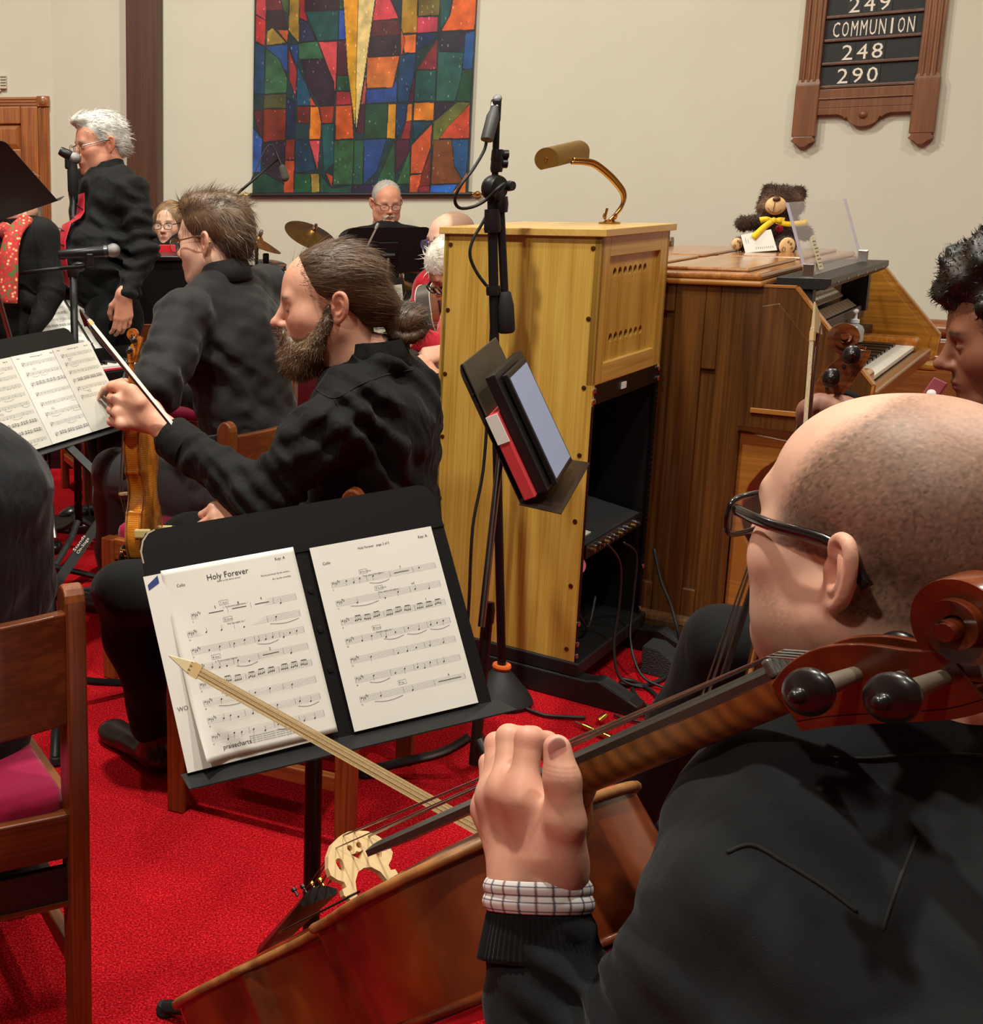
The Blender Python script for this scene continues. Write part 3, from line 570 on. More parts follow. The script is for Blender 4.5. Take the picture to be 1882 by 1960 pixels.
    for xs in (x0-.01,x1-.05):
        MB().prism([(-.17,.0),(y1+.14,.0),(y1+.15,.03),(y1+.04,.07),(-.03,.07),(-.06,.078),(-.17,.032)],(xs,0,.0),(0,1,0),(0,0,1),(.06,0,0)).build('skid',SK,t,bevel=.004)
        MB().box((xs+.03,-.105,.058),(.056,.085,.004),np.array(Matrix.Rotation(math.radians(23),3,'X'))).build('grip_pad',mat('grip_rubber',(34,34,34),.8,bump=.6,bscale=500.),t)
    # gear inside
    m=thing('rack_mixer','slim black rack mixer with knobs on a shelf inside the open cabinet bay','audio mixer',M=RKM@Matrix.Translation((.245,y0+.01,.44)))
    Rm=np.array(Matrix.Rotation(math.radians(10),3,'X')); MB().box((0,.12,0),(.45,.24,.035),Rm).build('chassis',mat('mixer_grey',(44,44,46),.55,bump=.1,bscale=300.),m,bevel=.003)
    MB().box((0,-.004,-.022),(.455,.006,.042)).build('front_plate',BLACKM,m,bevel=.002)
    for k in range(11): MB().lathe([(.007,0),(.006,.012),(0,.013)],(-.19+.036*k,-.007,-.022),(0,-1,0),10).build('knob',mat('knob_gold',(150,120,70),.3,.8) if k%3==0 else CHROME,m,smooth=.7)
    MB().box((-.16,.04,.006),(.10,.03,.004),Rm).build('label_strip',PAPER2,m)
    e=thing('indicator_lamp','round lit pink indicator on black power strip inside the cabinet','power strip',M=RKM@Matrix.Translation((.045,y0+.03,.355)))
    MB().box((0,.03,0),(.03,.06,.16)).build('strip_body',BLACKP,e,bevel=.003)
    gm=mat('pink_indicator',(214,150,160),.3); gm.node_tree.nodes['Principled BSDF'].inputs['Emission Color'].default_value=srgb((230,110,130)); gm.node_tree.nodes['Principled BSDF'].inputs['Emission Strength'].default_value=.25
    MB().lathe([(.02,0),(.021,.006),(.014,.012),(0,.014)],(.006,0,.01),(0,-1,0),16).build('lens',gm,e,smooth=.8)
    return t
RACK=rack()
def rk(x,y,z): return np.array(RKM)[:3,:3]@A(x,y,z)+RC0
# reading lamp on the cabinet lid
def reading_lamp():
    b=rk(.40,.15,RH+.02); d0=(b-CAMP)@FW
    AB=mat('antique_brass',(150,118,62),.42,.85,var=.08,vscale=40.); AB2=mat('bright_brass',(186,146,80),.25,1.)
    t=thing('desk_lamp','brass reading lamp with trough shade and bent double arm on the cabinet','lamp',tuple(b))
    MB().lathe([(.03,0),(.03,.005),(.016,.008),(.012,.012),(0,.013)],b,(0,0,1),20).build('base',AB2,t,True,smooth=.6)
    sgn=RL*.7+RK*-.3
    pts=[(1177,412),(1190,395),(1194,372),(1180,350),(1160,330),(1138,314),(1118,309),(1096,308)]
    for o in (-.006,.006):
        q=[P(u,v,d0-.01*i)+nrm(A(.6,.75,0))*o+A(0,0,o*.8) for i,(u,v) in enumerate(pts)]; q[0]=b+nrm(A(.6,.75,0))*o+A(0,0,.008)
        MB().tube(smoothline(q,7),.0055,10).build('arm_tube',AB2,t,True,smooth=True)
    for o in (-1,1): MB().lathe([(.007,0),(.011,.004),(.007,.009),(0,.011)],b+A(0,0,.022)+A(.6,-.4,0)*.014*o,A(.6,-.4,0)*o,12).build('joint_knob',AB2,t,True,smooth=.8)
    MB().tube([b+A(-.014,0,.02),b+A(-.010,0,.045)],.004,8).build('switch_lever',AB2,t,True,smooth=.8)
    c0=P(1046,305,d0-.09); ax=nrm(P(1100,292,d0+.02)-c0); L=np.linalg.norm(P(1100,292,d0+.02)-c0)+.02
    uu=A(0,0,1)-ax*ax[2]; uu=nrm(uu); ss=np.cross(ax,uu); R_=.036
    prof=[(R_*math.cos(a),R_*math.sin(a)) for a in np.linspace(-2.75,.95,22)]
    prof=[(-.034,-.020)]+[(R_*math.cos(a),R_*.92*math.sin(a)) for a in np.linspace(math.pi-.1,-math.pi*.35,20)]
    inn=[(x*.93,y*.93) for x,y in prof]
    mb=MB(); n=len(prof); V=[]
    for k in (0,1):
        for p in prof: V.append(c0+ax*L*k+ss*-p[0]+uu*p[1])
        for p in inn: V.append(c0+ax*L*k+ss*-p[0]+uu*p[1])
    f=[]
    for i in range(n-1): f+=[(i,i+1,2*n+i+1,2*n+i),(n+i+1,n+i,3*n+i,3*n+i+1)]
    f+=[(0,2*n,3*n,n),(n-1,2*n-1,4*n-1,3*n-1)]; mb.add(V,f); mb.build('shade',AB,t,True,smooth=.7)
    for k in (0,1): MB().prism(prof,c0+ax*(L*k-.001),-ss,uu,ax*.003).build('end_cap',AB,t,True)
    MB().lathe([(.006,0),(.005,.006),(0,.007)],c0,-ax,10).build('end_screw',AB2,t,True)
    MB().tube([c0+ax*.02-uu*.002,c0+ax*(L-.02)-uu*.002],.011,12).build('lamp_tube',mat('lamp_tube',(225,220,205),.4),t,True,smooth=True)
    for k in (.42,.62): MB().lathe([(.008,0),(.008,.014),(.006,.02),(0,.021)],c0+ax*L*k+ss*-.030,nrm(-ss),10).build('mount',AB2,t,True,smooth=.7)
reading_lamp()
# ================================================================ organ console
OM=mat4(np.stack([OL,OK_,A(0,0,1)],1),B0)
def og(x,y,z): return B0+OL*x+OK_*y+A(0,0,z)
def organ():
    DW=wood('organ_dark_oak',(102,64,25),(80,49,18),2,.9,.34,.35,c3=(60,35,12)); LW=wood('organ_honey_top',(176,118,60),(152,96,44),0,.8,.25,.6,c3=(128,76,32)); HW=wood('organ_honey_edge',(178,120,54),(150,96,38),1,.8,.32,.35)
    GW=wood('organ_golden_cheek',(170,116,36),(150,98,26),1,.8,.35,.3,c3=(124,78,20))
    t=thing('organ_console','honey oak organ console with slanted cheeks, seen from its end behind the plywood cabinet','organ',M=OM)
    Lg=1.45; Dp=.62
    # end panel: frame and two sunk panels, plinth, lid with moulding
    def endframe(x0,x1,name='case_end'):
        q=MB().bb(x0,x1,0,.075,.10,1.128).bb(x0,x1,.115,.2,.10,1.128).bb(x0,x1,.54,Dp,.10,1.128).bb(x0,x1,.2,.54,.10,.20).bb(x0,x1,.2,.54,1.045,1.128).bb(x0,x1,.075,.115,.10,.2).bb(x0,x1,.075,.115,.88,1.128)
        return q.build(name,DW,t,bevel=.004)
    endframe(0,.03)
    MB().bb(.012,.02,.07,.56,.18,1.06).build('sunk_panel',DW,t)
    MB().bb(.014,.022,.08,.11,.24,.84).build('chamfer_inset',DW,t,bevel=.004)
    MB().bb(.03,Lg,Dp-.03,Dp,.1,1.128).build('back_panel',DW,t); MB().bb(Lg-.03,Lg,0,Dp,.1,1.128).build('case_end',DW,t)
    MB().bb(.03,Lg-.03,.0,.02,.45,1.02).build('front_board',DW,t)
    pl=MB().bb(-.02,Lg+.02,-.012,Dp+.02,0,.088).build('plinth',DW,t,bevel=.004)
    MB().prism([(0,0),(.022,0),(.018,.012),(.006,.02),(0,.024)],(-.0,0,.088),(-1,0,0),(0,0,1),(0,Dp,0)).build('plinth_moulding',DW,t)
    # lid: two stepped mouldings and raised panels
    q=MB().bb(-.018,Lg+.03,-.035,Dp+.03,1.128,1.145).build('lid_moulding',HW,t,bevel=.006)
    MB().bb(-.012,Lg+.02,-.028,Dp+.02,1.145,1.165).build('lid_board',LW,t,bevel=.009,seg=3)
    for i in range(2):
        for j in range(2):
            x0=.06+i*.70; y0=.02+j*.30
            MB().prism([(0,0),(.63,0),(.63,.26),(0,.26)],(x0,y0,1.165),(1,0,0),(0,1,0),(0,0,.010)).build('raised_panel',LW,t,bevel=.006)
    MB().tube([(.06,.60,1.19),(1.3,.60,1.19)],.006,8).build('gallery_bar',DW,t,smooth=True)
    for x in (.9,1.32): MB().prism([(-.02,0),(.02,0),(.02,.03),(.012,.045),(-.012,.045),(-.02,.03)],(x,.585,1.165),(1,0,0),(0,0,1),(0,.03,0)).build('gallery_post',DW,t,bevel=.003)
    # cheeks
    ck=[(.005,1.128),(-.115,1.128),(-.165,1.066),(-.325,.872),(-.32,.80),(-.27,.76),(-.2,.72),(.005,.72)]
    for x in (0,Lg-.03):
        c=MB().prism(ck,(x,0,0),(0,1,0),(0,0,1),(.03,0,0)).build('cheek',DW if x==0 else GW,t,bevel=.002)
        e=MB()
        for (p,r) in zip(ck[1:5],ck[2:6]):
            n_=nrm(A(0,-(p[1]-r[1]),(p[0]-r[0])));  n_=n_ if n_[1]<0 or n_[2]>0 else -n_
            a,b=A(x-.002,*p),A(x-.002,*r); w_=A(.034,0,0); e.hexa([a,b,b+w_,a+w_],[a+n_*.006,b+n_*.006,b+w_+n_*.006,a+w_+n_*.006])
        e.bb(x-.002,x+.032,-.115,.0,1.128,1.134); e.build('cheek_edge',HW,t)
        s=-1 if x==0 else 1
        if x==0: 
            MB().prism([(-.035,.775),(-.035,1.075),(-.08,1.085),(-.165,.98),(-.165,.775)],(-.004,0,0),(0,1,0),(0,0,1),(.006,0,0)).build('cheek_panel',DW,t,bevel=.003)
            MB().bb(-.008,.0,-.17,-.03,.765,.78).build('cheek_bead',HW,t,bevel=.002)
        else: MB().prism([(p[0]*.93,p[1]*.97+.022) for p in ck[1:5]]+[(-.05,.74),(-.05,1.12)],(x-.004,0,0),(0,1,0),(0,0,1),(.005,0,0)).build('cheek_panel',GW,t,bevel=.002)
    MB().bb(Lg-.05,Lg+.0,-.335,-.2,.74,.775).build('cheek_bracket',GW,t,bevel=.012,seg=3)
    MB().bb(.03,Lg-.03,-.02,.0,.86,1.12).build('stop_jamb',mat('jamb_dark',(46,30,18),.5),t)
    # stop tabs
    TW=mat('ivory_tab',(230,226,206),.35)
    Rt=np.array(Matrix.Rotation(math.radians(38),3,'X'))
    for r_ in range(2):
        for k in range(17): MB().box((.16+k*.052,-.105+.052*r_,1.005+.040*r_),(.046,.05,.008),Rt).build('stop_tab',TW,t,bevel=.002)
    MB().bb(.1,1.1,-.13,-.02,.955,1.0).build('tab_rail',mat('tab_rail_black',(22,18,16),.4),t,bevel=.004)
    # manual: 36 white, 25 black keys
    wk=mat('white_key',(240,238,228),.25,coat=.3); bk=mat('black_key',(16,15,15),.25,coat=.4); x0=.30; kw=.0235
    MB().bb(x0-.03,x0+36*kw+.03,-.30,-.02,.815,.838).build('key_bed',DW,t)
    for k in range(36):
        MB().bb(x0+k*kw+.0006,x0+(k+1)*kw-.0006,-.285,-.13,.842,.858).build('white_key',wk,t,bevel=.0015,seg=1)
        if k%7 in (0,1,3,4,5) and k<35: MB().bb(x0+(k+1)*kw-.006,x0+(k+1)*kw+.006,-.235,-.13,.858,.869).build('black_key',bk,t,bevel=.0015,seg=1)
    for xa,xb in ((.06,x0-.004),(x0+36*kw+.004,x0+36*kw+.11)):
        MB().bb(xa,xb,-.29,-.10,.838,.882).build('key_block',wood('amber_key_block',(196,124,44),(160,92,24),0,1.,.15,.8),t,bevel=.014,seg=4)
    MB().bb(x0-.2,x0+36*kw+.1,-.325,-.292,.80,.842).build('key_slip',wood('slip_oak',(150,98,40),(126,78,28),0,1.,.3,.4),t,bevel=.006)
    MB().bb(.04,1.4,-.12,-.02,.86,.9).build('key_cover',mat('keycover_dark',(34,24,16),.45),t,bevel=.004)
    # knee panel with curved brace and dark opening
    MB().prism([(.0,.12),(.0,.70)]+[(-.26+.24*math.cos(a)-.0,.46+.22*math.sin(a)) for a in np.linspace(1.4,-1.4,12)][::1]+[(-.02,.12)],(.04,0,0),(0,1,0),(0,0,1),(.02,0,0)).build('curved_brace',HW,t,bevel=.003)
    MB().bb(.2,Lg-.2,.02,.04,.1,.45).build('kick_board',mat('kick_dark',(22,14,9),.6),t)
    for k in range(9): MB().bb(.45+k*.07,.48+k*.07,-.5,.0,.05,.09).build('pedal',DW if k%2 else bk,t,bevel=.004)
    MB().bb(.4,1.1,-.06,0.,.0,.06).build('pedal_frame',DW,t)
    for x in (.38,1.09): MB().bb(x,x+.03,-.55,0.,.0,.07).build('pedal_frame',DW,t,bevel=.004)
    # black ledge
    MB().prism([(-.045,.0),(-.17,.0),(-.185,.015),(-.185,.034),(-.045,.034)],(.10,0,1.118),(0,1,0),(0,0,1),(1.02,0,0)).build('music_ledge',mat('ledge_black',(30,30,30),.4),t,bevel=.002)
    for k in range(6): MB().lathe([(.004,0),(.004,.002),(0,.0025)],(.2+.16*k,-.185,1.136),(0,-1,0),8).build('ledge_screw',CHROME,t)
    for a_ in (.11,1.05): MB().bb(a_,a_+.045,-.14,-.06,.98,1.118).build('ledge_bracket',mat('ledge_bracket',(18,14,12),.5),t)
    # clear music desk with clips
    g=thing('music_desk','clear acrylic music desk clipped above the black organ ledge','music desk',M=OM)
    AC=glassy('clear_acrylic',(226,222,224),.22,.08); ACE=glassy('acrylic_edge',(196,188,206),.75,.2)
    a,b=A(.13,-.12,1.153),A(1.02,-.12,1.153); up=A(0,.07,.21)
    MB().hexa([a,b,b+A(0,.006,0),a+A(0,.006,0)],[a+up,b+up+A(.0,0,0),b+up+A(0,.006,0),a+up+A(0,.006,0)]).build('pane',AC,g)
    for e in (a,b): MB().hexa([e+A(-.003,-.001,0),e+A(.003,-.001,0),e+A(.003,.007,0),e+A(-.003,.007,0)],[e+up+A(-.003,-.001,0),e+up+A(.003,-.001,0),e+up+A(.003,.007,0),e+up+A(-.003,.007,0)]).build('edge',ACE,g)
    for x in (.13,1.02): MB().bb(x-.006,x+.012,-.135,-.105,1.10,1.19).build('clip',CHROME,g,bevel=.002)
    c=a+A(.14,-.003,.012); s=thing('paper_strip','narrow yellowed paper strip taped to the clear music desk','paper',M=OM)
    u2=nrm(up)*.10; MB().hexa([c,c+A(.06,0,0),c+A(.06,.0008,0),c+A(0,.0008,0)],[c+u2,c+A(.06,0,0)+u2,c+A(.06,.0008,0)+u2,c+A(0,.0008,0)+u2]).build('strip',mat('yellowed_paper',(214,206,170),.8),s)
    q=MB()
    for k in range(8): o=c+u2*(.08+.11*k)+A(.006,-.0006,0); q.add([o,o+A(.035+.01*(k%3),0,0),o+A(.035+.01*(k%3),0,0)+u2*.03,o+u2*.03],[(0,1,2,3)])
    q.build('print',GREYINK,s)
    # hand pump bottle behind the keys
    p=P(1637,612,3.98); b=thing('pump_bottle','small clear hand sanitiser pump bottle standing behind the organ keys','bottle',M=OM@Matrix.Translation(tuple(np.array(OM.inverted())[:3,:3]@(p-B0)*A(1,1,0)+A(0,0,.90))))
    zt=p[2]-.90; MB().lathe([(.028,0),(.03,.004),(.03,zt*.55),(.024,zt*.72),(.012,zt*.82),(.012,zt*.9),(0,zt*.9)]).build('body',glassy('bottle_clear',(220,224,226),.5,.1),b,smooth=.7)
    MB().lathe([(.014,zt*.86),(.014,zt*1.02),(.006,zt*1.05),(.005,zt*1.35),(0,zt*1.35)]).build('collar',mat('pump_white',(235,236,238),.4),b,smooth=.6)
    MB().tube([(-.018,.0,zt*1.38),(.012,0,zt*1.40),(.04,0,zt*1.33)],[.007,.007,.004],8).build('nozzle',MATS['pump_white'],b,smooth=True)
organ()
# ================================================================ music stands, microphone stands
def polar(c,ang,r,z=0): return A(c[0]+r*math.cos(ang),c[1]+r*math.sin(ang),z)
def tripod(t,c,h0,reach,ang0,m,r=.011,foot=True,rise=.05):
    for k in range(3):
        a=ang0+k*2*math.pi/3; p=[A(c[0],c[1],h0)+A(math.cos(a),math.sin(a),0)*.015,polar(c,a,reach*.3,h0*.55+.01),polar(c,a,reach*.75,rise*.5+.012),polar(c,a,reach,.014)]
        l=MB().tube(smoothline(p,5),[.014]*16,8,flat=.8).build('leg',m,t,True,smooth=.8)
        if foot: MB().lathe([(.014,0),(.016,.006),(.012,.02),(0,.022)],polar(c,a,reach,0),(0,0,1),10).build('rubber_foot',RUBBER,l,True)
def music_stand(name,label,M,w=.508,h=.33,base=None,lip=.036,groove=True,reach=.24,ang=.3,group=None,m=None,slant=True,hp=.40,tube=None):
    """desk local frame: x right, y up the desk, z out of its face; origin at the middle of the lip"""
    m=m or BLACKM; Mx=np.array(M); O=Mx[:3,3]; mid=(Mx@A(0,h*.42,-.012,1))[:3]
    t=thing(name,label,'music stand',M=Matrix.Translation((mid[0] if base is None else base[0],mid[1] if base is None else base[1],0)),group=group)
    d=bpy.data.objects.new; r=.03
    pl=[(-w/2,0),(w/2,0)]+[(w/2-r+r*math.cos(a),h-r+r*math.sin(a)) for a in np.linspace(0,math.pi/2,7)]+[(-w/2+r+r*math.cos(a),h-r+r*math.sin(a)) for a in np.linspace(math.pi/2,math.pi,7)]
    W=lambda x,y,z:(Mx@A(x,y,z,1))[:3]
    mb=MB().prism(pl,W(0,0,-.002),Mx[:3,0],Mx[:3,1],Mx[:3,2]*.002); mb.build('desk',m,t,True)
    MB().prism([(-w/2-.01,0),(w/2+.012,0),(w/2+.022,lip),(-w/2-.012,lip)],W(0,0,-.002),Mx[:3,0],nrm(Mx[:3,2]*.84-Mx[:3,1]*.54),Mx[:3,1]*.002).build('lip',m,t,True)
    MB().prism([(-w/2,h-.072),(w/2,h-.072),(w/2,h-.069),(-w/2,h-.069)],W(0,0,0),Mx[:3,0],Mx[:3,1],Mx[:3,2]*.002).build('crease',m,t,True)
    for y in (.10,.16,.22): 
        for x in (0,): MB().lathe([(.0055,0),(.005,.0016),(0,.002)],W(x,y,0),Mx[:3,2],10).build('rivet',m,t,True,smooth=.6)
    b=A(mid[0],mid[1],0) if base is None else A(*base[:2],0)
    MB().box(W(0,h*.42,-.016),(.09,.12,.012),Mx[:3,:3]).build('tilt_plate',m,t,True,bevel=.003)
    MB().lathe([(.014,-.03),(.014,.03)],W(0,h*.40,-.028),Mx[:3,0],12).build('tilt_joint',m,t,True,smooth=.6)
    top=W(0,h*.40,-.028); MB().tube([b+A(0,0,hp),top],.0085,12).build('inner_tube',tube or mat('brushed_steel',(150,140,134),.3,1.),t,True,smooth=.8)
    MB().tube([b+A(0,0,.05),b+A(0,0,hp)+(top-b-A(0,0,top[2]))*(hp/top[2])],.0135,14).build('pole',m,t,True,smooth=.8)
    MB().lathe([(.016,0),(.017,.03),(.014,.05)],b+(top-b)*((hp-.01)/top[2]),top-b,14).build('collar',m,t,True,smooth=.7)
    tripod(t,b,.12,reach,ang,m)
    return t
# stand in front of the cellist; the desk pose follows the printed page lying on it
SX,SY,SZ=nrm(A(.942,.329,.059)),nrm(A(-.198,.405,.896)),nrm(A(.271,-.856,.447)); ST0=A(.335,1.659,.626)
SR=frame(x=SX,y=SY); 
def sheet_pt(x,y,z=0.): return ST0+SR@A(x,y,z)
deskM=mat4(SR,sheet_pt(-.012,-.004,-.003))
FRONT=music_stand('music_stand','black metal music stand with worn rim holding two white cello pages, before the cellist',deskM,w=.508,h=.352,reach=.27,ang=2.6,hp=.58,tube=BLACKM)
MB().prism([(-.254,.305),(-.252,.305),(-.252,.322),(-.246,.337),(-.236,.347),(-.225,.3505),(-.225,.3525),(-.237,.3495),(-.248,.3385),(-.2545,.323)],(np.array(deskM)@A(0,0,-.0025,1))[:3],SR[:,0],SR[:,1],SR[:,2]*.003).build('worn_rim',mat('worn_aluminium',(190,182,165),.5,.6),FRONT,True)
# --- engraved pages
def engrave(t,M,W_,H_,rows,seed,clef='bass',x0=.12,x1=.94,y0=.20,y1=.9,title=None,dense=None,boxes=(),rests=(),ink=INK,zoff=.0004,texts=(),curl=None,sp=.0021,lw=.00022):
    """staves, notes and lettering printed on a page of W_ x H_ (origin lower left of page)"""
    r=random.Random(seed); st=MB(); nt_=MB(); X,Y,O=np.array(M)[:3,0],np.array(M)[:3,1],np.array(M)[:3,3]; Z=np.array(M)[:3,2]
    def pt(x,y): 
        z=zoff+(curl(x,y) if curl else 0); return O+X*x+Y*y+Z*z
    def rect(mb,x,y,w_,h_,sk=0): mb.add([pt(x,y),pt(x+w_,y+sk),pt(x+w_,y+h_+sk),pt(x,y+h_)],[(0,1,2,3)])
    def oval(mb,x,y,a,b,n=8):
        mb.add([pt(x+a*math.cos(6.283*k/n),y+b*math.sin(6.283*k/n)+a*math.cos(6.283*k/n)*.35) for k in range(n)],[tuple(range(n))])
    def arc(mb,xa,xb,y,s):
        n=7; P_=[(xa+(xb-xa)*k/n,y+s*math.sin(math.pi*k/n)) for k in range(n+1)]
        for a,b in zip(P_,P_[1:]): mb.add([pt(*a),pt(*b),pt(b[0],b[1]+.0005),pt(a[0],a[1]+.0005)],[(0,1,2,3)])
    xa,xb=x0*W_,x1*W_
    for i in range(rows):
        y=H_*(1-y0)-(H_*(y1-y0))*i/(max(rows-1,1)); xs=xa+(.012 if i==0 and title else 0)
        for k in range(5): rect(st,xs,y+k*sp,xb-xs,lw)
        rect(nt_,xs,y,.0003,4*sp)
        if clef=='bass':
            arc(nt_,xs+.002,xs+.006,y+2.2*sp,.0022); oval(nt_,xs+.0026,y+3*sp,.0009,.0009); rect(nt_,xs+.0058,y+1.0*sp,.0005,2*sp,0); oval(nt_,xs+.0072,y+3.4*sp,.0004,.0004); oval(nt_,xs+.0072,y+2.5*sp,.0004,.0004)
        else:
            rect(nt_,xs+.0042,y-.9*sp,.0004,6*sp); oval(nt_,xs+.0042,y+1.1*sp,.0018,.0017); arc(nt_,xs+.0034,xs+.0058,y+3.8*sp,.002)
        for k in range(3): rect(nt_,xs+.009+.0022*k,y+(1.6+.8*((k*2)%3))*sp,.0004,1.8*sp); rect(nt_,xs+.0083+.0022*k,y+(2.1+.8*((k*2)%3))*sp,.0018,.0004); rect(nt_,xs+.0083+.0022*k,y+(2.7+.8*((k*2)%3))*sp,.0018,.0004)
        bars=3+r.randint(0,1); bx=[xs+.02+(xb-xs-.02)*k/bars for k in range(bars+1)]
        for k in range(1,bars+1): rect(nt_,bx[k],y,.0003,4*sp)
        for k in range(bars):
            A_,B_=bx[k]+.003,bx[k+1]-.003
            if (i,k) in rests:
                rect(nt_,A_+.004,y+1.85*sp,B_-A_-.008,.0009); v,f=text2d(str(rests[(i,k)]),.0055,'CENTER'); nt_.add([pt((A_+B_)/2+q[0],y+4.6*sp+q[1]) for q in v],f); continue
            if dense and i in dense:
                for g in range(3):
                    gx=A_+(B_-A_)*(g+.1)/3; n=4; wd=(B_-A_)/3*.75; yy=y+(1+r.random()*.8)*sp
                    for q in range(n): oval(nt_,gx+wd*q/n,yy+r.choice((0,0,.5))*sp,.0011,.0009); rect(nt_,gx+wd*q/n+.0009,yy,.0003,3.2*sp)
                    rect(nt_,gx+.0009,yy+3.0*sp,wd*.75,.0009)
            else:
                n=r.choice((1,2,2,3))
                for q in range(n):
                    nx=A_+(B_-A_)*(q+.25)/n; ny=y+(r.randint(-1,6)*.5)*sp; oval(nt_,nx,ny,.0013,.001)
                    if r.random()<.7: rect(nt_,nx+(.0011 if ny<y+2*sp else -.0013),ny if ny<y+2*sp else ny-3.3*sp,.0003,3.3*sp)
                if r.random()<.25: arc(nt_,A_,B_,y-1.6*sp,-.003)
        v,f=text2d(str(5+8*i),.003); nt_.add([pt(xs+q[0],y-2.2*sp+q[1]) for q in v],f)
        if (i in boxes):
            bx0=xs+.02+r.random()*.05; by=y+6*sp
            for (a,b,c,d) in ((0,0,.014,.0003),(0,.0062,.014,.0003),(0,0,.0003,.0062),(.014,0,.0003,.0065)): rect(nt_,bx0+a,by+b,c,d)
            v,f=text2d(boxes[i][0],.0048); nt_.add([pt(bx0+.0015+q[0],by+.0015+q[1]) for q in v],f); v,f=text2d(boxes[i][1],.0032); nt_.add([pt(bx0+.005+q[0],by+.0018+q[1]) for q in v],f)
            if len(boxes[i])>2: v,f=text2d(boxes[i][2],.0034); nt_.add([pt(bx0+.004+q[0],by-.0048+q[1]) for q in v],f)
    for (s,x,y,sz,al) in texts:
        v,f=text2d(s,sz,al); nt_.add([pt(x*W_+q[0],y*H_+q[1]) for q in v],f)
    props(st.build('staff_lines',GREYINK,t,True),kind='stuff'); props(nt_.build('printed_notes',ink,t,True),kind='stuff')
def page(name,label,M,W_,H_,m=PAPER,group=None,curl=None,nx=2,ny=2):
    Mx=np.array(M); t=thing(name,label,'sheet music',M=M,group=group)
    def f(i,j): x,y=i*W_,j*H_; return (x,y,curl(x,y) if curl else 0)
    mb=MB().grid(f,nx,ny); o=mb.build('page',m,t,smooth=bool(curl)); s_=o.modifiers.new('solid','SOLIDIFY'); s_.thickness=.0003; s_.offset=-1; return t
RP=mat4(SR,sheet_pt(0,0,.002)); t=page('sheet_music','second white cello page, headed Holy Forever page 2, on the black stand',RP,.216,.279)
bxs={0:('6','Pre-Chorus','"Your name is the highest..."'),1:('7','Pre-Chorus','"Your name is the highest..."'),3:('8','Chorus','"And the angels cry..."'),6:('9','Tag')}
engrave(t,RP,.216,.279,7,11,y0=.235,y1=.86,x0=.10,x1=.95,dense=(2,),boxes=bxs,rests={(0,2):7,(6,2):4},texts=[('Cello',.07,.895,.0062,'LEFT'),('Holy Forever   page 2 of 3',.5,.945,.0052,'CENTER'),('Key: A',.87,.945,.0062,'LEFT'),('mf',.72,.70,.005,'LEFT'),('f',.8,.6,.005,'LEFT')])
LS=frame(x=nrm(SX*.985+A(.0,.05,-.03)),y=SY); lp0=PLN(385,1473,sheet_pt(0,0,.006),SR[:,2]); 
lo=sheet_pt(-.244,.006,.006)
cur=lambda x,y:.02*max(0,1-x/.05)**2*max(0,1-y/.10)**1.5+.0035*math.sin(y*20)*max(0,1-x/.06)
Lm=mat4(SR,lo); t=page('sheet_music','first white cello page titled Holy Forever with curled lower corner',Lm,.216,.279,curl=cur,nx=30,ny=36)
bxs={0:('1','Verse','1. "A thousand generations..."'),1:('3','Chorus','"And the angels cry..."'),3:('4','Verse','2. "If you\'ve been forgiven..."'),5:('5','Chorus 2','"And the angels cry..."')}
engrave(t,Lm,.216,.279,8,23,y0=.28,y1=.905,x0=.09,x1=.93,title=1,dense=(4,),boxes=bxs,rests={(0,0):5,(0,1):8,(0,2):4,(3,2):2},curl=cur,
  texts=[('Holy Forever',.47,.905,.0125,'CENTER'),('Based on the album version',.47,.888,.0034,'CENTER'),('Cello',.09,.90,.006,'LEFT'),('Key: A',.84,.945,.0062,'LEFT'),('Arr. by the ensemble',.93,.845,.0036,'RIGHT'),('Words and music by the writers,',.93,.872,.0036,'RIGHT'),('praisecharts',.16,.045,.0092,'LEFT')]+[('All rights reserved. Used by permission. International copyright secured.',.36,.075-.0105*k,.0026,'LEFT') for k in range(4)])
bo=sheet_pt(-.268,-.002,.003); Bm=mat4(SR@np.array(Matrix.Rotation(math.radians(.8),3,'Z')),bo); t=page('sheet_music','loose white sheet with blue printed corner showing behind the curled cello page',Bm,.216,.283)
mb=MB().prism([(.004,.262),(.022,.270),(.022,.281),(.004,.270)],(0,0,.0005),(1,0,0),(0,1,0),(0,0,.0001)); mb.build('blue_print',mat('blue_ink',(40,58,120),.7),t)
v,f=text2d('WO',.009); mb=MB(); mb.add([(.006+q[0],.085+q[1],.0006) for q in v],f); mb.build('lettering',GREYINK,t)
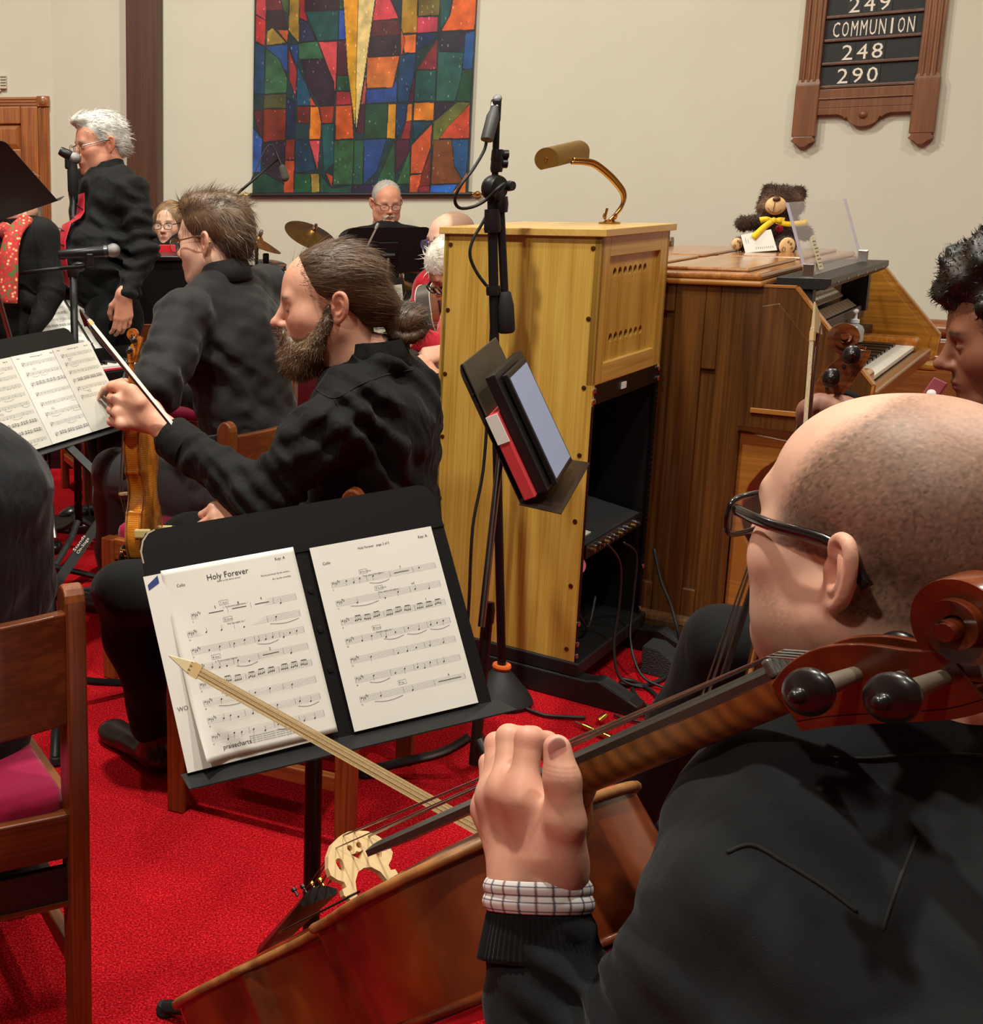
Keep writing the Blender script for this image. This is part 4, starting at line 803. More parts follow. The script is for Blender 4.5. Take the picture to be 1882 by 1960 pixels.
# --- narrow stand by the cabinet with folders and a tablet
def side_stand():
    up=nrm(A(-.414,.165,.895)); zo=A(.775,-.45,.443); R=frame(y=up,z=None,x=np.cross(up,zo)); sg=1; w_=.40; h=.335; mid=A(.975,2.765,.735)
    base=FL(906,1500)
    CB=mat('worn_black_card',(58,50,38),.6,var=.15,vscale=30.)
    t=music_stand('music_stand','narrow music stand seen edge-on by the cabinet, carrying folders and a tablet',mat4(R,mid),w=w_,h=h,base=base,lip=.09,reach=.26,ang=.9,m=mat('stand_brown_black',(44,34,30),.4,.4))
    W=lambda x,y,z:mid+R@A(x,y,z)
    def slab(nm,lab,cat,x0,x1,y0,y1,z0,z1,m,extra=None):
        o=thing(nm,lab,cat,M=mat4(R,W(0,0,0))); MB().bb(x0,x1,y0,y1,z0,z1).build('cover' if cat!='tablet' else 'case',m,o,bevel=.002); return o
    s=-sg
    slab('folder','tall dark brown card folder standing at the back of the narrow stand','folder',-w_/2+.02,w_/2-.03,.004,h+.002,.003,.008,CB)
    o=slab('folder','red folder with white band leaning on the narrow music stand','folder',*( (-w_/2-.004,w_/2-.13) if sg>0 else (-w_/2+.13,w_/2+.004)),.004,h*.62,.010,.036,REDC)
    xb=(-w_/2-.006) if sg>0 else (w_/2+.002)
    MB().bb(xb,xb+.004,h*.42,h*.62,.0095,.0365).build('white_band',PAPER,o)
    o=slab('binder','thick black ring binder between the red folder and the tablet','binder',*( (-w_/2+.015,w_/2-.08) if sg>0 else (-w_/2+.08,w_/2-.015)),.004,h*.86,.039,.062,BLACKP)
    o=slab('tablet','tablet computer in black case with pale blue screen on narrow stand','tablet',*( (-w_/2+.05,w_/2-.14) if sg>0 else (-w_/2+.14,w_/2-.05)),.004,h*.82,.066,.078,BLACKP)
    sm=mat('tablet_screen',(150,160,184),.15); sm.node_tree.nodes['Principled BSDF'].inputs['Emission Color'].default_value=srgb((120,135,170)); sm.node_tree.nodes['Principled BSDF'].inputs['Emission Strength'].default_value=.25
    x0,x1=(-w_/2+.06,w_/2-.15) if sg>0 else (-w_/2+.15,w_/2-.06)
    MB().bb(x0,x1,.016,h*.82-.012,.078,.0788).build('screen',sm,o)
    MB().bb(x0,x1,.012,.014,.078,.0792).build('stylus_edge',CHROME,o)
side_stand()
# --- tall microphone stand
def mic_body(t,a,ax,L,r0,r1,m,grille=True,gm=None,head=.032):
    MB().lathe([(r0*.8,0),(r0,.006),(r1,L),(r1*.9,L+.004)],a,ax,16).build('mic_body',m,t,True,smooth=.7)
    if grille:
        c=np.asarray(a)+nrm(ax)*(L+.004); MB().lathe([(r1*.95,0),(r1*1.18,.012),(r1*1.22,.018)]+[(r1*1.2*math.cos(q),.018+r1*1.25*math.sin(q)) for q in np.linspace(.15,1.5,7)]+[(0,.018+r1*1.26)],c,ax,18).build('grille',gm,t,True,smooth=.9)
GRL=mat('mic_grille_steel',(150,150,150),.35,.9,bump=.8,bscale=900.,bdist=.002)
def tall_mic():
    b=FL(957,1342); d=(P(950,1000,1)-CAMP)@FW; dd=(b-CAMP)@FW
    q=lambda u,v,o=0.: P(u,v,dm(v)+o)
    dm=lambda v: 3.26-(1342-v)/942*.42+.0      # the pole keeps its distance while the picture row rises
    ln=lambda v: (lambda y: None)
    # vertical-ish pole: solve depth from a constant ground distance
    def q(u,v,o=0.): r=ray(u,v); k=(b[1]+o)/r[1]; return CAMP+r*k
    t=thing('microphone_stand','tall black microphone stand with short boom and counterweight before the cabinet','microphone stand',tuple(b))
    MB().lathe([(.085,0),(.088,.012),(.078,.03),(.04,.075),(.018,.1),(0,.1)],b,(0,0,1),28).build('base',mat('rubber_base',(22,22,23),.6),t,True,smooth=.6)
    top0=q(955,1292); MB().lathe([(.024,0),(.026,.006),(.024,.012),(0,.012)],b+A(0,0,.098),(0,0,1),18).build('orange_ring',mat('orange_plastic',(226,110,52),.5),t,True,smooth=.6)
    p1=q(945,560); p2=q(942,372)
    MB().tube([b+A(0,0,.1),p1],.012,12).build('lower_pole',BLACKM,t,True,smooth=.8)
    MB().tube([p1,p2],.0125,12).build('upper_pole',BLACKM,t,True,smooth=.8)
    MB().lathe([(.017,-.012),(.018,0),(.017,.012)],q(944,556),p2-p1,14).build('cable_clip',BLACKP,t,True,smooth=.6)
    j=q(947,360); MB().lathe([(.021,-.06),(.023,-.05),(.020,.0)],q(943,400),p2-p1,16).build('clutch',BLACKP,t,True,smooth=.7)
    MB().lathe([(.03,-.018),(.034,-.008),(.034,.008),(.03,.018)],j,nrm(A(.5,-.86,0)),18).build('boom_joint',BLACKP,t,True,smooth=.6)
    e1=q(951,228); MB().tube([j,e1],.0085,12).build('boom',BLACKM,t,True,smooth=.8)
    for v in (300,316): MB().lathe([(.014,-.018),(.016,-.008),(.014,.018)],q(952 if v==300 else 951,v),e1-j,14).build('boom_sleeve',BLACKP,t,True,smooth=.7)
    for (u,v) in ((968,296),(966,313)): MB().lathe([(.006,-.012),(.012,-.006),(.012,.006),(0,.008)],q(u,v),nrm(RT),12).build('wing_knob',BLACKP,t,True,smooth=.7)
    MB().tube([q(955,384),q(973,358)],.004,8).build('lever',CHROME,t,True); MB().lathe([(.012,-.012),(.014,0),(.012,.012)],q(975,356),nrm(A(.5,-.86,0)),12).build('lever_knob',BLACKP,t,True,smooth=.7)
    # counterweight arm hangs down
    c1=q(958,395); c2=q(966,562); MB().tube([c1,c2],.0105,12).build('counter_arm',BLACKM,t,True,smooth=.8); MB().lathe([(.018,-.02),(.019,0),(.016,.02)],q(959,392),c2-c1,14).build('arm_sleeve',BLACKP,t,True,smooth=.7)
    L=np.linalg.norm(q(970,637)-q(966,558)); MB().lathe([(.013,0),(.016,.004),(.022,L*.35),(.022,L*.93),(.018,L),(0,L)],q(966,558),q(970,637)-q(966,558),16).build('counterweight',RUBBER,t,True,smooth=.6)
    MB().box(q(949,212),(.022,.03,.06)).build('mic_clip',BLACKP,t,True,bevel=.006)
    m=thing('microphone','slim grey condenser microphone with white band clipped atop the tall stand','microphone',tuple(q(940,235,-.03)))
    a=q(932,268,-.03); ax=nrm(q(951,195,.0)-a); Lm=np.linalg.norm(q(951,195)-a)
    MB().lathe([(.0,0),(.0155,0),(.016,.004),(.016,Lm*.62),(.012,Lm*.75),(.0115,Lm*.86)],a,ax,18).build('mic_body',mat('mic_grey',(66,66,66),.5,.3),m,True,smooth=.6)
    MB().lathe([(.012,Lm*.86),(.0125,Lm*.99),(.011,Lm)],a,ax,16).build('white_band',PAPER,m,True,smooth=.6)
    MB().lathe([(.011,Lm),(.0115,Lm*1.1),(.008,Lm*1.16),(0,Lm*1.17)],a,ax,16).build('capsule',GRL,m,True,smooth=.7)
    CB=mat('black_cable',(24,24,25),.55)
    k=[a-ax*.004,q(926,290,-.03),q(905,325,-.04),q(882,355,-.05),q(871,382,-.04),q(880,398,-.03),q(905,396,-.02),q(930,383,-.02),q(952,362,-.04),q(966,352,-.03),q(952,378,-.03),q(940,396,.015),q(925,425,.02),q(905,460,.02),q(900,490,.02),q(912,520,.02),(q(930,545,.02)),q(943,560,.018),q(940,640,.02),q(935,760,.02),q(925,900,.02),q(905,1010,.0),q(898,1150,-.02),q(893,1230,-.02),q(888,1300,-.02)]
    MB().tube(smoothline(k,6),.0042,8).build('cable',CB,m,True,smooth=True)
tall_mic()
# ================================================================ people

SKINS={'fair':(214,160,134),'pale':(222,176,152),'ruddy':(208,146,120),'brown':(140,90,66)}
def mixc(c,c2,w): w=np.clip(w,0,1)[:,None]; return c*(1-w)+np.array(c2)*w
def lin(c): return np.array(srgb(c)[:3])
def gauss(V,c,r): return np.exp(-(((V-np.array(c))/np.array(r))**2).sum(1))
def head_mesh(h,w=1.,jaw=1.,fat=0.,nose=1.,skin='fair',brow=(70,50,36),lips=(176,96,90),stub=None,eyes='open',iris=(70,70,70),ears=True,neck=.056,neckl=.12,chin=1.,redn=1.,age=0.):
    S=SDF(); k=.03
    S.ell((0,-.018,.036),(.076*w,.098,.084)); S.ell((0,.034,.034),(.060*w,.056,.062),k=k); S.ell((0,.034,-.044),(.056*w,.056,.074),k=k)
    for s in(-1,1):
        S.cap((s*.050*w*jaw,-.005,-.052),(s*.026*jaw,.058,-.098),.023+fat*.01,.018+fat*.006,k=k)
        S.ell((s*.042*w,.054,-.026),(.025+fat*.006,.024,.026),k=.04)
        if fat: S.ell((s*.045,.03,-.075),(.03,.035,.03),k=.03)
    S.ell((0,.076*chin,-.101),(.024,.018,.018),k=.025)
    if fat: S.ell((0,.035,-.118),(.045,.04,.025+.012*fat),k=.035)
    S.cap((-.034,.080,.021),(.034,.080,.021),.011,k=.02)
    for s in(-1,1):
        S.ell((s*.031,.099,.000),(.019,.017,.012),k=.012,op='s'); S.ell((s*.031,.0765,-.001),(.0145,.0145,.0125),k=.005)
    S.cap((0,.087,.012),(0,.106*nose,-.026),.0075,.010,k=.012); S.ell((0,.111*nose,-.030),(.0092,.0105,.0086),k=.010)
    for s in(-1,1): S.ell((s*.0105,.100,-.0355),(.0066,.0095,.0064),k=.009)
    S.ell((0,.080,-.064),(.029,.016,.022),k=.02); S.ell((0,.0955,-.0625),(.020,.007,.0042),k=.005); S.ell((0,.0935,-.0725),(.018,.0078,.0052),k=.005)
    S.cap((-.018,.104,-.0675),(.018,.104,-.0675),.0028,k=.003,op='s')
    S.cap((0,-.024,-.05),(0,-.045,-.06-neckl),neck*.97,neck*1.06,k=.03)
    if ears:
        for s in(-1,1):
            n_=nrm(A(s*.86,.44,-.05)); v_=nrm(A(0,-.20,1)-n_*(A(0,-.20,1)@n_)); w_=np.cross(v_,n_); w_=w_ if w_[1]>0 else -w_; Re=np.stack([w_,v_,n_],1); ec=A(s*.0815*w,-.018,-.006)
            E=lambda p,q,o=0.: ec+w_*p+v_*q+n_*o
            S.ell(E(0,.0),(.0165,.030,.0048),k=.006,R=Re); S.ell(E(.006,-.004,-.008),(.014,.022,.012),k=.01,R=Re)
            an=np.radians([150,120,95,70,40,10,-20,-45,-65][::1]); hx=[E(-.0165*math.cos(q+math.pi),.0,0) for q in an]
            hx=[E(.010,.010,.002),E(.011,.020,.003),E(.004,.0285,.0035),E(-.006,.0295,.004),E(-.0135,.022,.0045),E(-.0165,.009,.0045),E(-.0155,-.006,.004),E(-.011,-.018,.003),E(-.004,-.027,.002)]
            S.chain(smoothline(hx,3),[.0036]*25,k=.004); S.chain(smoothline([E(-.002,.018,.003),E(-.0085,.008,.0045),E(-.007,-.006,.004),E(.001,-.015,.003)],3),[.0026]*10,k=.005)
            S.ell(E(.002,-.001,.0075),(.0068,.0105,.0062),k=.005,op='s',R=Re); S.ell(E(.003,-.028,.001),(.0075,.0085,.0042),k=.006,R=Re); S.ell(E(.0115,-.003,.002),(.003,.006,.004),k=.005,R=Re)
    V,Fc=S.mesh(h)
    c=np.tile(lin(SKINS[skin]),(len(V),1)); sk=lin(SKINS[skin]); red=sk*np.array([1.02,.74,.72])
    for p,r,a in (((0,.11,-.03),(.018,.02,.016),.6),((.05,.06,-.03),(.026,.04,.025),.45),((-.05,.06,-.03),(.026,.04,.025),.45)): c=mixc(c,red,redn*a*gauss(V,p,r))
    for s in(-1,1): c=mixc(c,red*.97,redn*.75*(np.abs(V[:,0])>.073*w)*gauss(V,(s*.085,-.015,-.005),(.03,.04,.05)))
    c=mixc(c,lin(lips),1.2*gauss(V,(0,.098,-.068),(.021,.014,.0085)))
    c=mixc(c,sk*.25,1.3*gauss(V,(0,.097,-.0675),(.019,.02,.0012)))
    bz=.024-.10*np.maximum(0,np.abs(V[:,0])-.036)
    if brow: c=mixc(c,lin(brow),.85*np.exp(-((V[:,2]-bz)/.0042)**2)*(V[:,1]>.06)*np.clip((np.abs(V[:,0])-.012)/.006,0,1)*np.clip((.052-np.abs(V[:,0]))/.006,0,1))
    for s in(-1,1):
        e=V-np.array([s*.031,.09,-.0015]); on=(V[:,1]>.078)
        if eyes=='open':
            ins=np.exp(-((e[:,0]/.0115)**2+(e[:,2]/.0048)**2)**2)*on; c=mixc(c,lin((214,206,200)),1.3*ins)
            c=mixc(c,lin(iris),1.6*np.exp(-((e[:,0]/.0052)**2+(e[:,2]/.0052)**2)**3)*on); c=mixc(c,lin((14,12,12)),1.5*np.exp(-((e[:,0]/.0024)**2+(e[:,2]/.0024)**2)**3)*on)
            c=mixc(c,sk*.2,.9*np.exp(-((e[:,2]-.0052+.02*np.abs(e[:,0]))/.0012)**2)*(np.abs(e[:,0])<.0125)*on)
        else: c=mixc(c,sk*.16,.95*np.exp(-((e[:,2]+.0035-9*e[:,0]**2)/.0016)**2)*(np.abs(e[:,0])<.013)*on)
    if age:
        for z in (.045,.056,.067): c=mixc(c,sk*.72,.35*age*np.exp(-((V[:,2]-z-.02*np.abs(V[:,0]))/.0016)**2)*(V[:,1]>.05))
    if stub: c=stub(V,c,sk)
    return V,Fc,c
SKINM=vcol('skin',.52,.18,420.,.0006,var=.07,vscale=60.,spec=.4,sss=.10)
def place(V,R,c,s=1.): return np.asarray(V)*s@np.asarray(R).T+np.asarray(c)
def headframe(fd,tilt=0.):
    y=nrm(fd); x=nrm(np.cross(y,A(0,0,1))); z=np.cross(x,y)
    if tilt: x,z=math.cos(tilt)*x+math.sin(tilt)*z,math.cos(tilt)*z-math.sin(tilt)*x
    return np.stack([x,y,z],1)
FING=[(.042,.026,.020),(.046,.029,.021),(.043,.027,.021),(.033,.020,.018)]
def hand_sdf(S,W,d,back,side,curl=(.3,.5,.35),thumb=.5,fore=None,s=1.,spread=.05,fr=.034):
    """side: 'L' or 'R'; d wrist->fingers, back = normal of the back of the hand"""
    y=nrm(d); z=np.asarray(back,float); z=nrm(z-y*(z@y)); x=np.cross(y,z); R=np.stack([x,y,z],1); t=1 if side=='L' else -1; W=np.asarray(W,float)
    L=lambda p:W+R@(A(*p)*s)
    for i in range(4):
        kx=t*(.029-.0195*i); ky=(.090,.093,.088,.079)[i]; p=A(kx,ky,.0); c=curl[i] if np.ndim(curl[0]) else curl
        S.cap(L((kx*.55,.008,0)),L(p),.015*s,.0118*s,k=.014); a=0; pts=[L(p)]; dx=t*spread*(1.5-i)
        for ph,l in enumerate(FING[i]): a+=c[ph]; p=p+A(dx*l*math.cos(a),l*math.cos(a),-l*math.sin(a)); pts.append(L(p))
        rr=[.0105,.0092,.0082,.0072]; S.chain(pts,[q*s*(.86 if i==3 else 1) for q in rr],k=.006,kk=.003)
    S.ell(L((t*.020,.035,-.010)),A(.018,.03,.014)*s,k=.012,R=R)
    th=[A(t*.018,.014,-.008),A(t*.044,.044,-.016-.01*thumb),A(t*(.056-.02*thumb),.074,-.022-.022*thumb),A(t*(.058-.045*thumb),.100-.004*thumb,-.026-.034*thumb)]
    S.chain([L(p) for p in th],[.0145*s,.0118*s,.0105*s,.008*s],k=.012,kk=.004)
    if fore is not None: S.cap(W,fore,.026*s,fr*s,k=.02); S.cap(L((.012,-.01,0)),L((-.012,-.01,0)),.019*s,k=.02)
def skinpaint(V,skin,seed=0):
    c=np.tile(lin(SKINS[skin]),(len(V),1)); n=waves(seed+5,.5,60)(V[:,0],V[:,1],V[:,2]); return mixc(c,lin(SKINS[skin])*np.array([1,.78,.75]),.25+.35*n)
def collar(t,N_,Rb,m,r=.064,h=.045,gap=.5,drop=.02,pts=True):
    """shirt collar: a standing band with folded leaf"""
    mb=MB(); n=28; V=[]
    for i in range(n+1):
        a=-math.pi/2+gap/2+(2*math.pi-gap)*i/n+math.pi; a=math.pi/2+gap/2+(2*math.pi-gap)*i/n
        fr_=max(0,math.sin(a)); o=A(r*math.cos(a),r*1.05*math.sin(a),0)
        V+= [N_+Rb@(o*1.04+A(0,0,-.03-drop*fr_)),N_+Rb@(o*.97+A(0,-.001,h*.82-drop*1.4*fr_)),N_+Rb@(o*1.02+A(0,0,h*.84-drop*1.4*fr_)),N_+Rb@(o*1.09+A(0,.002*fr_,h*.35-drop*1.8*fr_)),N_+Rb@(o*1.20+A(0,.006*fr_,-.024-drop*2.2*fr_))]
    f=[(i*5+j,(i+1)*5+j,(i+1)*5+j+1,i*5+j+1) for i in range(n) for j in range(4)]
    mb.add(V,f); return mb.build('collar',m,t,True,smooth=1.2,solid=.0025)
def glasses(t,R,c,s,m,w=.052,h=.034,lens=None,round_=.5,rim=.0016,y=.104,temple=True,drop=0.,half=False):
    """spectacles in the head frame"""
    W=lambda p:place(A(*p),R,c,s)
    g=bpy.data.objects.new('glasses',None); COL.objects.link(g); g.parent=t; g.matrix_basis=wmat(t).inverted()@mat4(np.eye(3),W((0,y,0)))
    lm=lens or glassy('lens_clear',(225,228,232),.12,.02)
    for sx in(-1,1):
        q=[]
        for k in range(24):
            a=2*math.pi*k/24; ca,sa=math.cos(a),math.sin(a); e=1-round_*.5; px=math.copysign(abs(ca)**e,ca)*w/2; pz=math.copysign(abs(sa)**e,sa)*h/2
            q.append(W((sx*(.034)+px,y-.10*abs(sx*.034+px)**1.0*.18,-.004-drop+pz)))
        MB().tube(q,rim*s,6,closed=True).build('rim',m,g,True,smooth=True)
        l=MB(); l.add(q,[tuple(range(24))]); l.build('lens',lm,g,True)
        if temple:
            e=W((sx*(.034+w/2),y-.008,.006-drop)); MB().tube(smoothline([e,W((sx*.081,.05,.010)),W((sx*.087,-.01,.014)),W((sx*.0895,-.040,-.008))],5),[rim*1.25*s]*16,6,flat=1.6).build('temple',m,g,True,smooth=True)
    MB().tube([W((-.034+w/2,y-.001,.002-drop)),W((0,y+.004,.005-drop)),W((.034-w/2,y-.001,.002-drop))],rim*1.2*s,6).build('bridge',m,g,True,smooth=True)
    return g
def hairmesh(t,name,S,h,R,c,s,m,colf,strands=0,flow=None,length=.03,width=.0016,lift=.3,seed=1,disp=None,mask=None,curl=0.,jit=.25,cut=None):
    V,Fc=S.mesh(h,disp,cut); col=colf(V); Vw=place(V,R,c,s)
    if strands:
        Nn=vnormals(V,Fc); mk=mask(V) if mask else None
        b,bf,ids=blades(V,Nn,strands,length,width,flow,lift,seed,curl=curl,jit=jit,mask=mk); rr=np.random.default_rng(seed)
        bc=col[ids]*np.repeat(rr.uniform(.7,1.45,strands),len(ids)//strands)[:,None]
        Vw=np.concatenate([Vw,place(b,R,c,s)]); Fc=np.concatenate([Fc,bf+len(V)]); col=np.concatenate([col,bc])
    return mesh(name,Vw,Fc,m,t,True,smooth=True,col=col)
HAIRM=vcol('hair',.42,.5,160.,.0015,var=.22,vscale=90.,spec=.5,stretch=(1,1,1))
def torso_frame(J):
    sd=nrm(J['shR']-J['shL']); up=nrm(J['N']-J['PV']); fw=nrm(np.cross(up,sd)); sd=np.cross(fw,up); return np.stack([sd,fw,up],1)
def build_person(label,J,top,bot,skin='fair',hv=.006,group=None,b=1.,belly=0.,shoes=None,sleeve=1.,head=None,hands=(),fold=.0035,fseed=1,jacket=0.,legs=True,arms=('L','R'),topname='shirt',extra=None,armr=1.,handh=.003,corev=.022,coll=None,collr=.064,creases=()):
    base=J.get('base',A(J['PV'][0],J['PV'][1],0)); t=thing('person',label,'person',tuple(base),group=group)
    Rb=torso_frame(J); sd,fw,up=Rb.T; PV,N_=J['PV'],J['N']; ch=PV+(N_-PV)*.68
    def torso(S,e,k=.05):
        S.cap(PV+up*.02,ch,(.150+.0*belly)*b+e,.165*b+e,k=k,R=Rb,sc=(1,.70,1)); S.ell(ch+up*.05,A(.175*b+e,.112*b+e,.15),k=k,R=Rb)
        if belly: S.ell(PV+up*.14+fw*(.05+.03*belly),A(.145*b+e,.10*b+.03*belly+e,.15),k=.06,R=Rb)
        S.cap(J['shL'],J['shR'],.052+e,k=.06)
        for q in 'LR': S.cap(N_+up*.015,J['sh'+q]+up*.012,.044+e,.046+e,k=.05)
    def arm(S,q,e,frac=1.):
        a,b_,c_=J['sh'+q],J['el'+q],J['wr'+q]; S.cap(a,b_,(.058*armr+e),(.046*armr+e),k=.025); S.cap(b_,b_+(c_-b_)*frac,.046*armr+e,(.046+(.030-.046)*frac)*armr+e,k=.02)
    def leg(S,q,e,full=True):
        S.cap(J['hip'+q],J['knee'+q],.088*b+e,.062+e,k=.04); S.cap(J['knee'+q],J['ank'+q],.060+e,.044+e,k=.02)
    # the body: one mesh, coarse under the clothes and fine where skin shows
    C=SDF(); torso(C,-.03); C.cap(N_-up*.05,N_+up*.05,.045,k=.03)
    for q in arms: arm(C,q,-.02)
    if legs:
        C.cap(J['hipL'],J['hipR'],.08,k=.04)
        for q in 'LR': leg(C,q,-.022)
    parts=[C.mesh(corev)]; cols=[np.tile(lin(SKINS[skin]),(len(parts[0][0]),1))]
    if head:
        V,Fc,c=head['mesh']; parts.append((place(V,head['R'],head['c'],head.get('s',1.)),Fc)); cols.append(c)
    for hd in hands:
        S=SDF(); 
        if callable(hd): hd(S)
        else: hand_sdf(S,**hd)
        V,Fc=S.mesh(handh); parts.append((V,Fc)); cols.append(J['paint'](V) if 'paint' in J and callable(hd) else skinpaint(V,skin,3))
    V,Fc=joinm(*parts); mesh('body',V,Fc,SKINM,t,True,smooth=True,col=np.concatenate(cols))
    S=SDF(); torso(S,.004)
    if jacket: S.cap(PV-up*.06,PV+up*.1,.17*b,.16*b,k=.05,R=Rb,sc=(1,.78,1))
    else: S.ell(PV+up*.03,A(.155*b,.115*b,.09),k=.04,R=Rb)
    for q in arms: arm(S,q,.008 if not jacket else .014,sleeve if np.ndim(sleeve)==0 else sleeve[q=='R'])
    if extra: extra(S,Rb)
    d1=waves(fseed,fold,38,7); d2=waves(fseed+9,fold*.55,85,7)
    def wr_(X,Y,Z):
        g=d1(X,Y,Z)+d2(X,Y,Z)
        for (c_,ax_,lam,amp,Rr) in creases:
            ax_=nrm(ax_); dx,dy,dz=X-c_[0],Y-c_[1],Z-c_[2]; e=np.exp(-(dx*dx+dy*dy+dz*dz)/Rr**2); ph=(dx*ax_[0]+dy*ax_[1]+dz*ax_[2])*6.283/lam+1.1*np.sin(31*X+17*Z)+.9*np.sin(23*Y-29*Z); sn=np.sin(ph); g=g-amp*e*(np.abs(sn)**.6*np.sign(sn))
        return g
    V,Fc=S.mesh(hv,wr_); mesh(topname,V,Fc,top,t,True,smooth=True); topV=V; LAST['mesh']=(V,Fc)
    if legs:
        S=SDF(); S.cap(J['hipL'],J['hipR'],.105*b,k=.05)
        S.cap(PV+up*.06,PV-up*.02,.15*b,.14*b,k=.05,R=Rb,sc=(1,.74,1))
        for q in 'LR': leg(S,q,.010)
        V,Fc=S.mesh(max(hv,.008),waves(fseed+3,fold,34,6)); mesh('trousers',V,Fc,bot,t,True,smooth=True)
        for q in 'LR':
            if 'toe'+q in J:
                a,to=J['ank'+q],J['toe'+q]; S=SDF(); f_=nrm((to-a)*A(1,1,0)); hl=A(a[0],a[1],0)-f_*.035; rr=np.stack([np.cross(f_,[0,0,1]),f_,A(0,0,1)],1)
                te=A(to[0],to[1],0); S.cap(hl+A(0,0,.038),te-f_*.05+A(0,0,.028),.036,.036,k=.02,R=rr,sc=(1,1,.9)); S.ell(te-f_*.05+A(0,0,.026),A(.042,.06,.026),k=.02,R=rr); S.cap(hl+A(0,0,.05)+f_*.02,a+A(0,0,.01),.04,.042,k=.02)
                V,Fc=S.mesh(.006,cut=lambda X,Y,Z:.002-Z+0*X+0*Y); mesh('shoe',V,Fc,shoes or mat('black_leather',(24,23,23),.3,coat=.2),t,True,smooth=True)
    if coll: collar(t,N_+up*.036-fw*.004,Rb,coll,r=collr,h=.046,drop=.016)
    LAST['top']=topV
    return t,Rb
LAST={}
from mathutils.bvhtree import BVHTree
def seam(t,name,uvs,m,r=.0012,lift=.0006,n=10):
    """stitched line laid on the garment surface"""
    V,Fc=LAST['mesh']; bv=BVHTree.FromPolygons([tuple(v) for v in V],[tuple(f) for f in Fc]); q=[]
    for (u,v,_) in smoothline([(a,b,0) for a,b in uvs],n):
        rr=nrm(ray(u,v)); h=bv.ray_cast(Vector(CAMP),Vector(rr))[0]
        if h is not None: q.append(np.array(h)-rr*lift)
    if len(q)>2: MB().tube(q,r,6).build(name,m,t,True,smooth=True)
SEAM=mat('seam_thread',(7,7,8),.9)
def sit(J,fwd,seat=.47,lean=0.,sh=.19,thigh=.44,foot=True,splay=.09,kneeup=0.,low=.0):
    """fill the missing joints of a seated person whose body faces fwd"""
    f=nrm(A(fwd[0],fwd[1],0)); r=np.cross(f,[0,0,1]); N_=J['N']
    J.setdefault('PV',A(N_[0],N_[1],seat+.07)-f*.05*1.0-f*lean)
    J.setdefault('shL',N_-r*sh-A(0,0,.055)); J.setdefault('shR',N_+r*sh-A(0,0,.055))
    for q,s in(('L',-1),('R',1)):
        J.setdefault('hip'+q,A(J['PV'][0],J['PV'][1],seat+.045)+r*s*.085+f*.02); J.setdefault('knee'+q,J['hip'+q]+f*thigh+r*s*splay+A(0,0,kneeup))
        J.setdefault('ank'+q,A(*(J['knee'+q]+f*.02)[:2],.09)); J.setdefault('toe'+q,J['ank'+q]*A(1,1,0)+f*.19)
        J.setdefault('el'+q,J['sh'+q]+r*s*.06+f*.08-A(0,0,.26)); J.setdefault('wr'+q,J['el'+q]+f*.22-r*s*.06+A(0,0,.02))
    return J
BLK1=cloth('black_shirt_cloth',(15,15,15),.8,.5,16.,.3,.04); BLK2=cloth('black_trouser_cloth',(13,13,14),.85,.3,12.,.3,.04); BLK3=cloth('black_fleece',(20,21,23),.95,.25,9.,.5,.06); CHAR=cloth('charcoal_suit',(34,32,33),.75,.35,10.,.3,.10)
REDV=cloth('red_velvet',(176,18,34),.7,.4,20.,.3,.4)
# ================================================================ cellos and violin
from mathutils.geometry import tessellate_polygon
HALF=[(0,-.355),(.06,-.352),(.11,-.343),(.155,-.325),(.174,-.293),(.190,-.252),(.195,-.212),(.190,-.165),(.178,-.125),(.168,-.098),(.167,-.084),(.152,-.072),(.138,-.045),(.123,-.012),(.1175,.02),(.119,.055),(.128,.088),(.143,.110),(.160,.124),(.158,.138),(.156,.155),(.163,.19),(.170,.232),(.169,.268),(.158,.308),(.134,.345),(.098,.372),(.06,.389),(.03,.397),(0,.40)]
def varnish(name,c1,c2,c3,flame=0.,scale=1.,rough=.28):
    if name in MATS: return MATS[name]
    m,nt,bs=_new(name); v=coord(nt)
    n=N(nt,'ShaderNodeTexNoise',Scale=9.*scale,Detail=5.,Distortion=.6); nt.links.new(v,n.inputs['Vector']); out=ramp(nt,n.outputs[0],[(.3,srgb(c3)),(.5,srgb(c2)),(.68,srgb(c1))])
    if flame:
        wv=N(nt,'ShaderNodeTexWave',Scale=30.*scale,Distortion=4.,Detail=2.); wv.bands_direction='Y'; wv.inputs['Detail Scale'].default_value=1.2; nt.links.new(v,wv.inputs['Vector'])
        h=N(nt,'ShaderNodeHueSaturation'); mr=N(nt,'ShaderNodeMapRange'); mr.inputs[3].default_value=1-flame; mr.inputs[4].default_value=1+flame*.7; nt.links.new(wv.outputs['Fac'],mr.inputs[0]); nt.links.new(mr.outputs[0],h.inputs['Value']); nt.links.new(out,h.inputs['Color']); out=h.outputs[0]
    nt.links.new(out,bs.inputs['Base Color']); bs.inputs['Roughness'].default_value=rough; bs.inputs['Coat Weight'].default_value=.6; bs.inputs['Coat Roughness'].default_value=.12
    n2=N(nt,'ShaderNodeTexNoise',Scale=60.*scale,Detail=4.); nt.links.new(v,n2.inputs['Vector']); bumpn(nt,bs,n2.outputs[0],.06,.002); return m
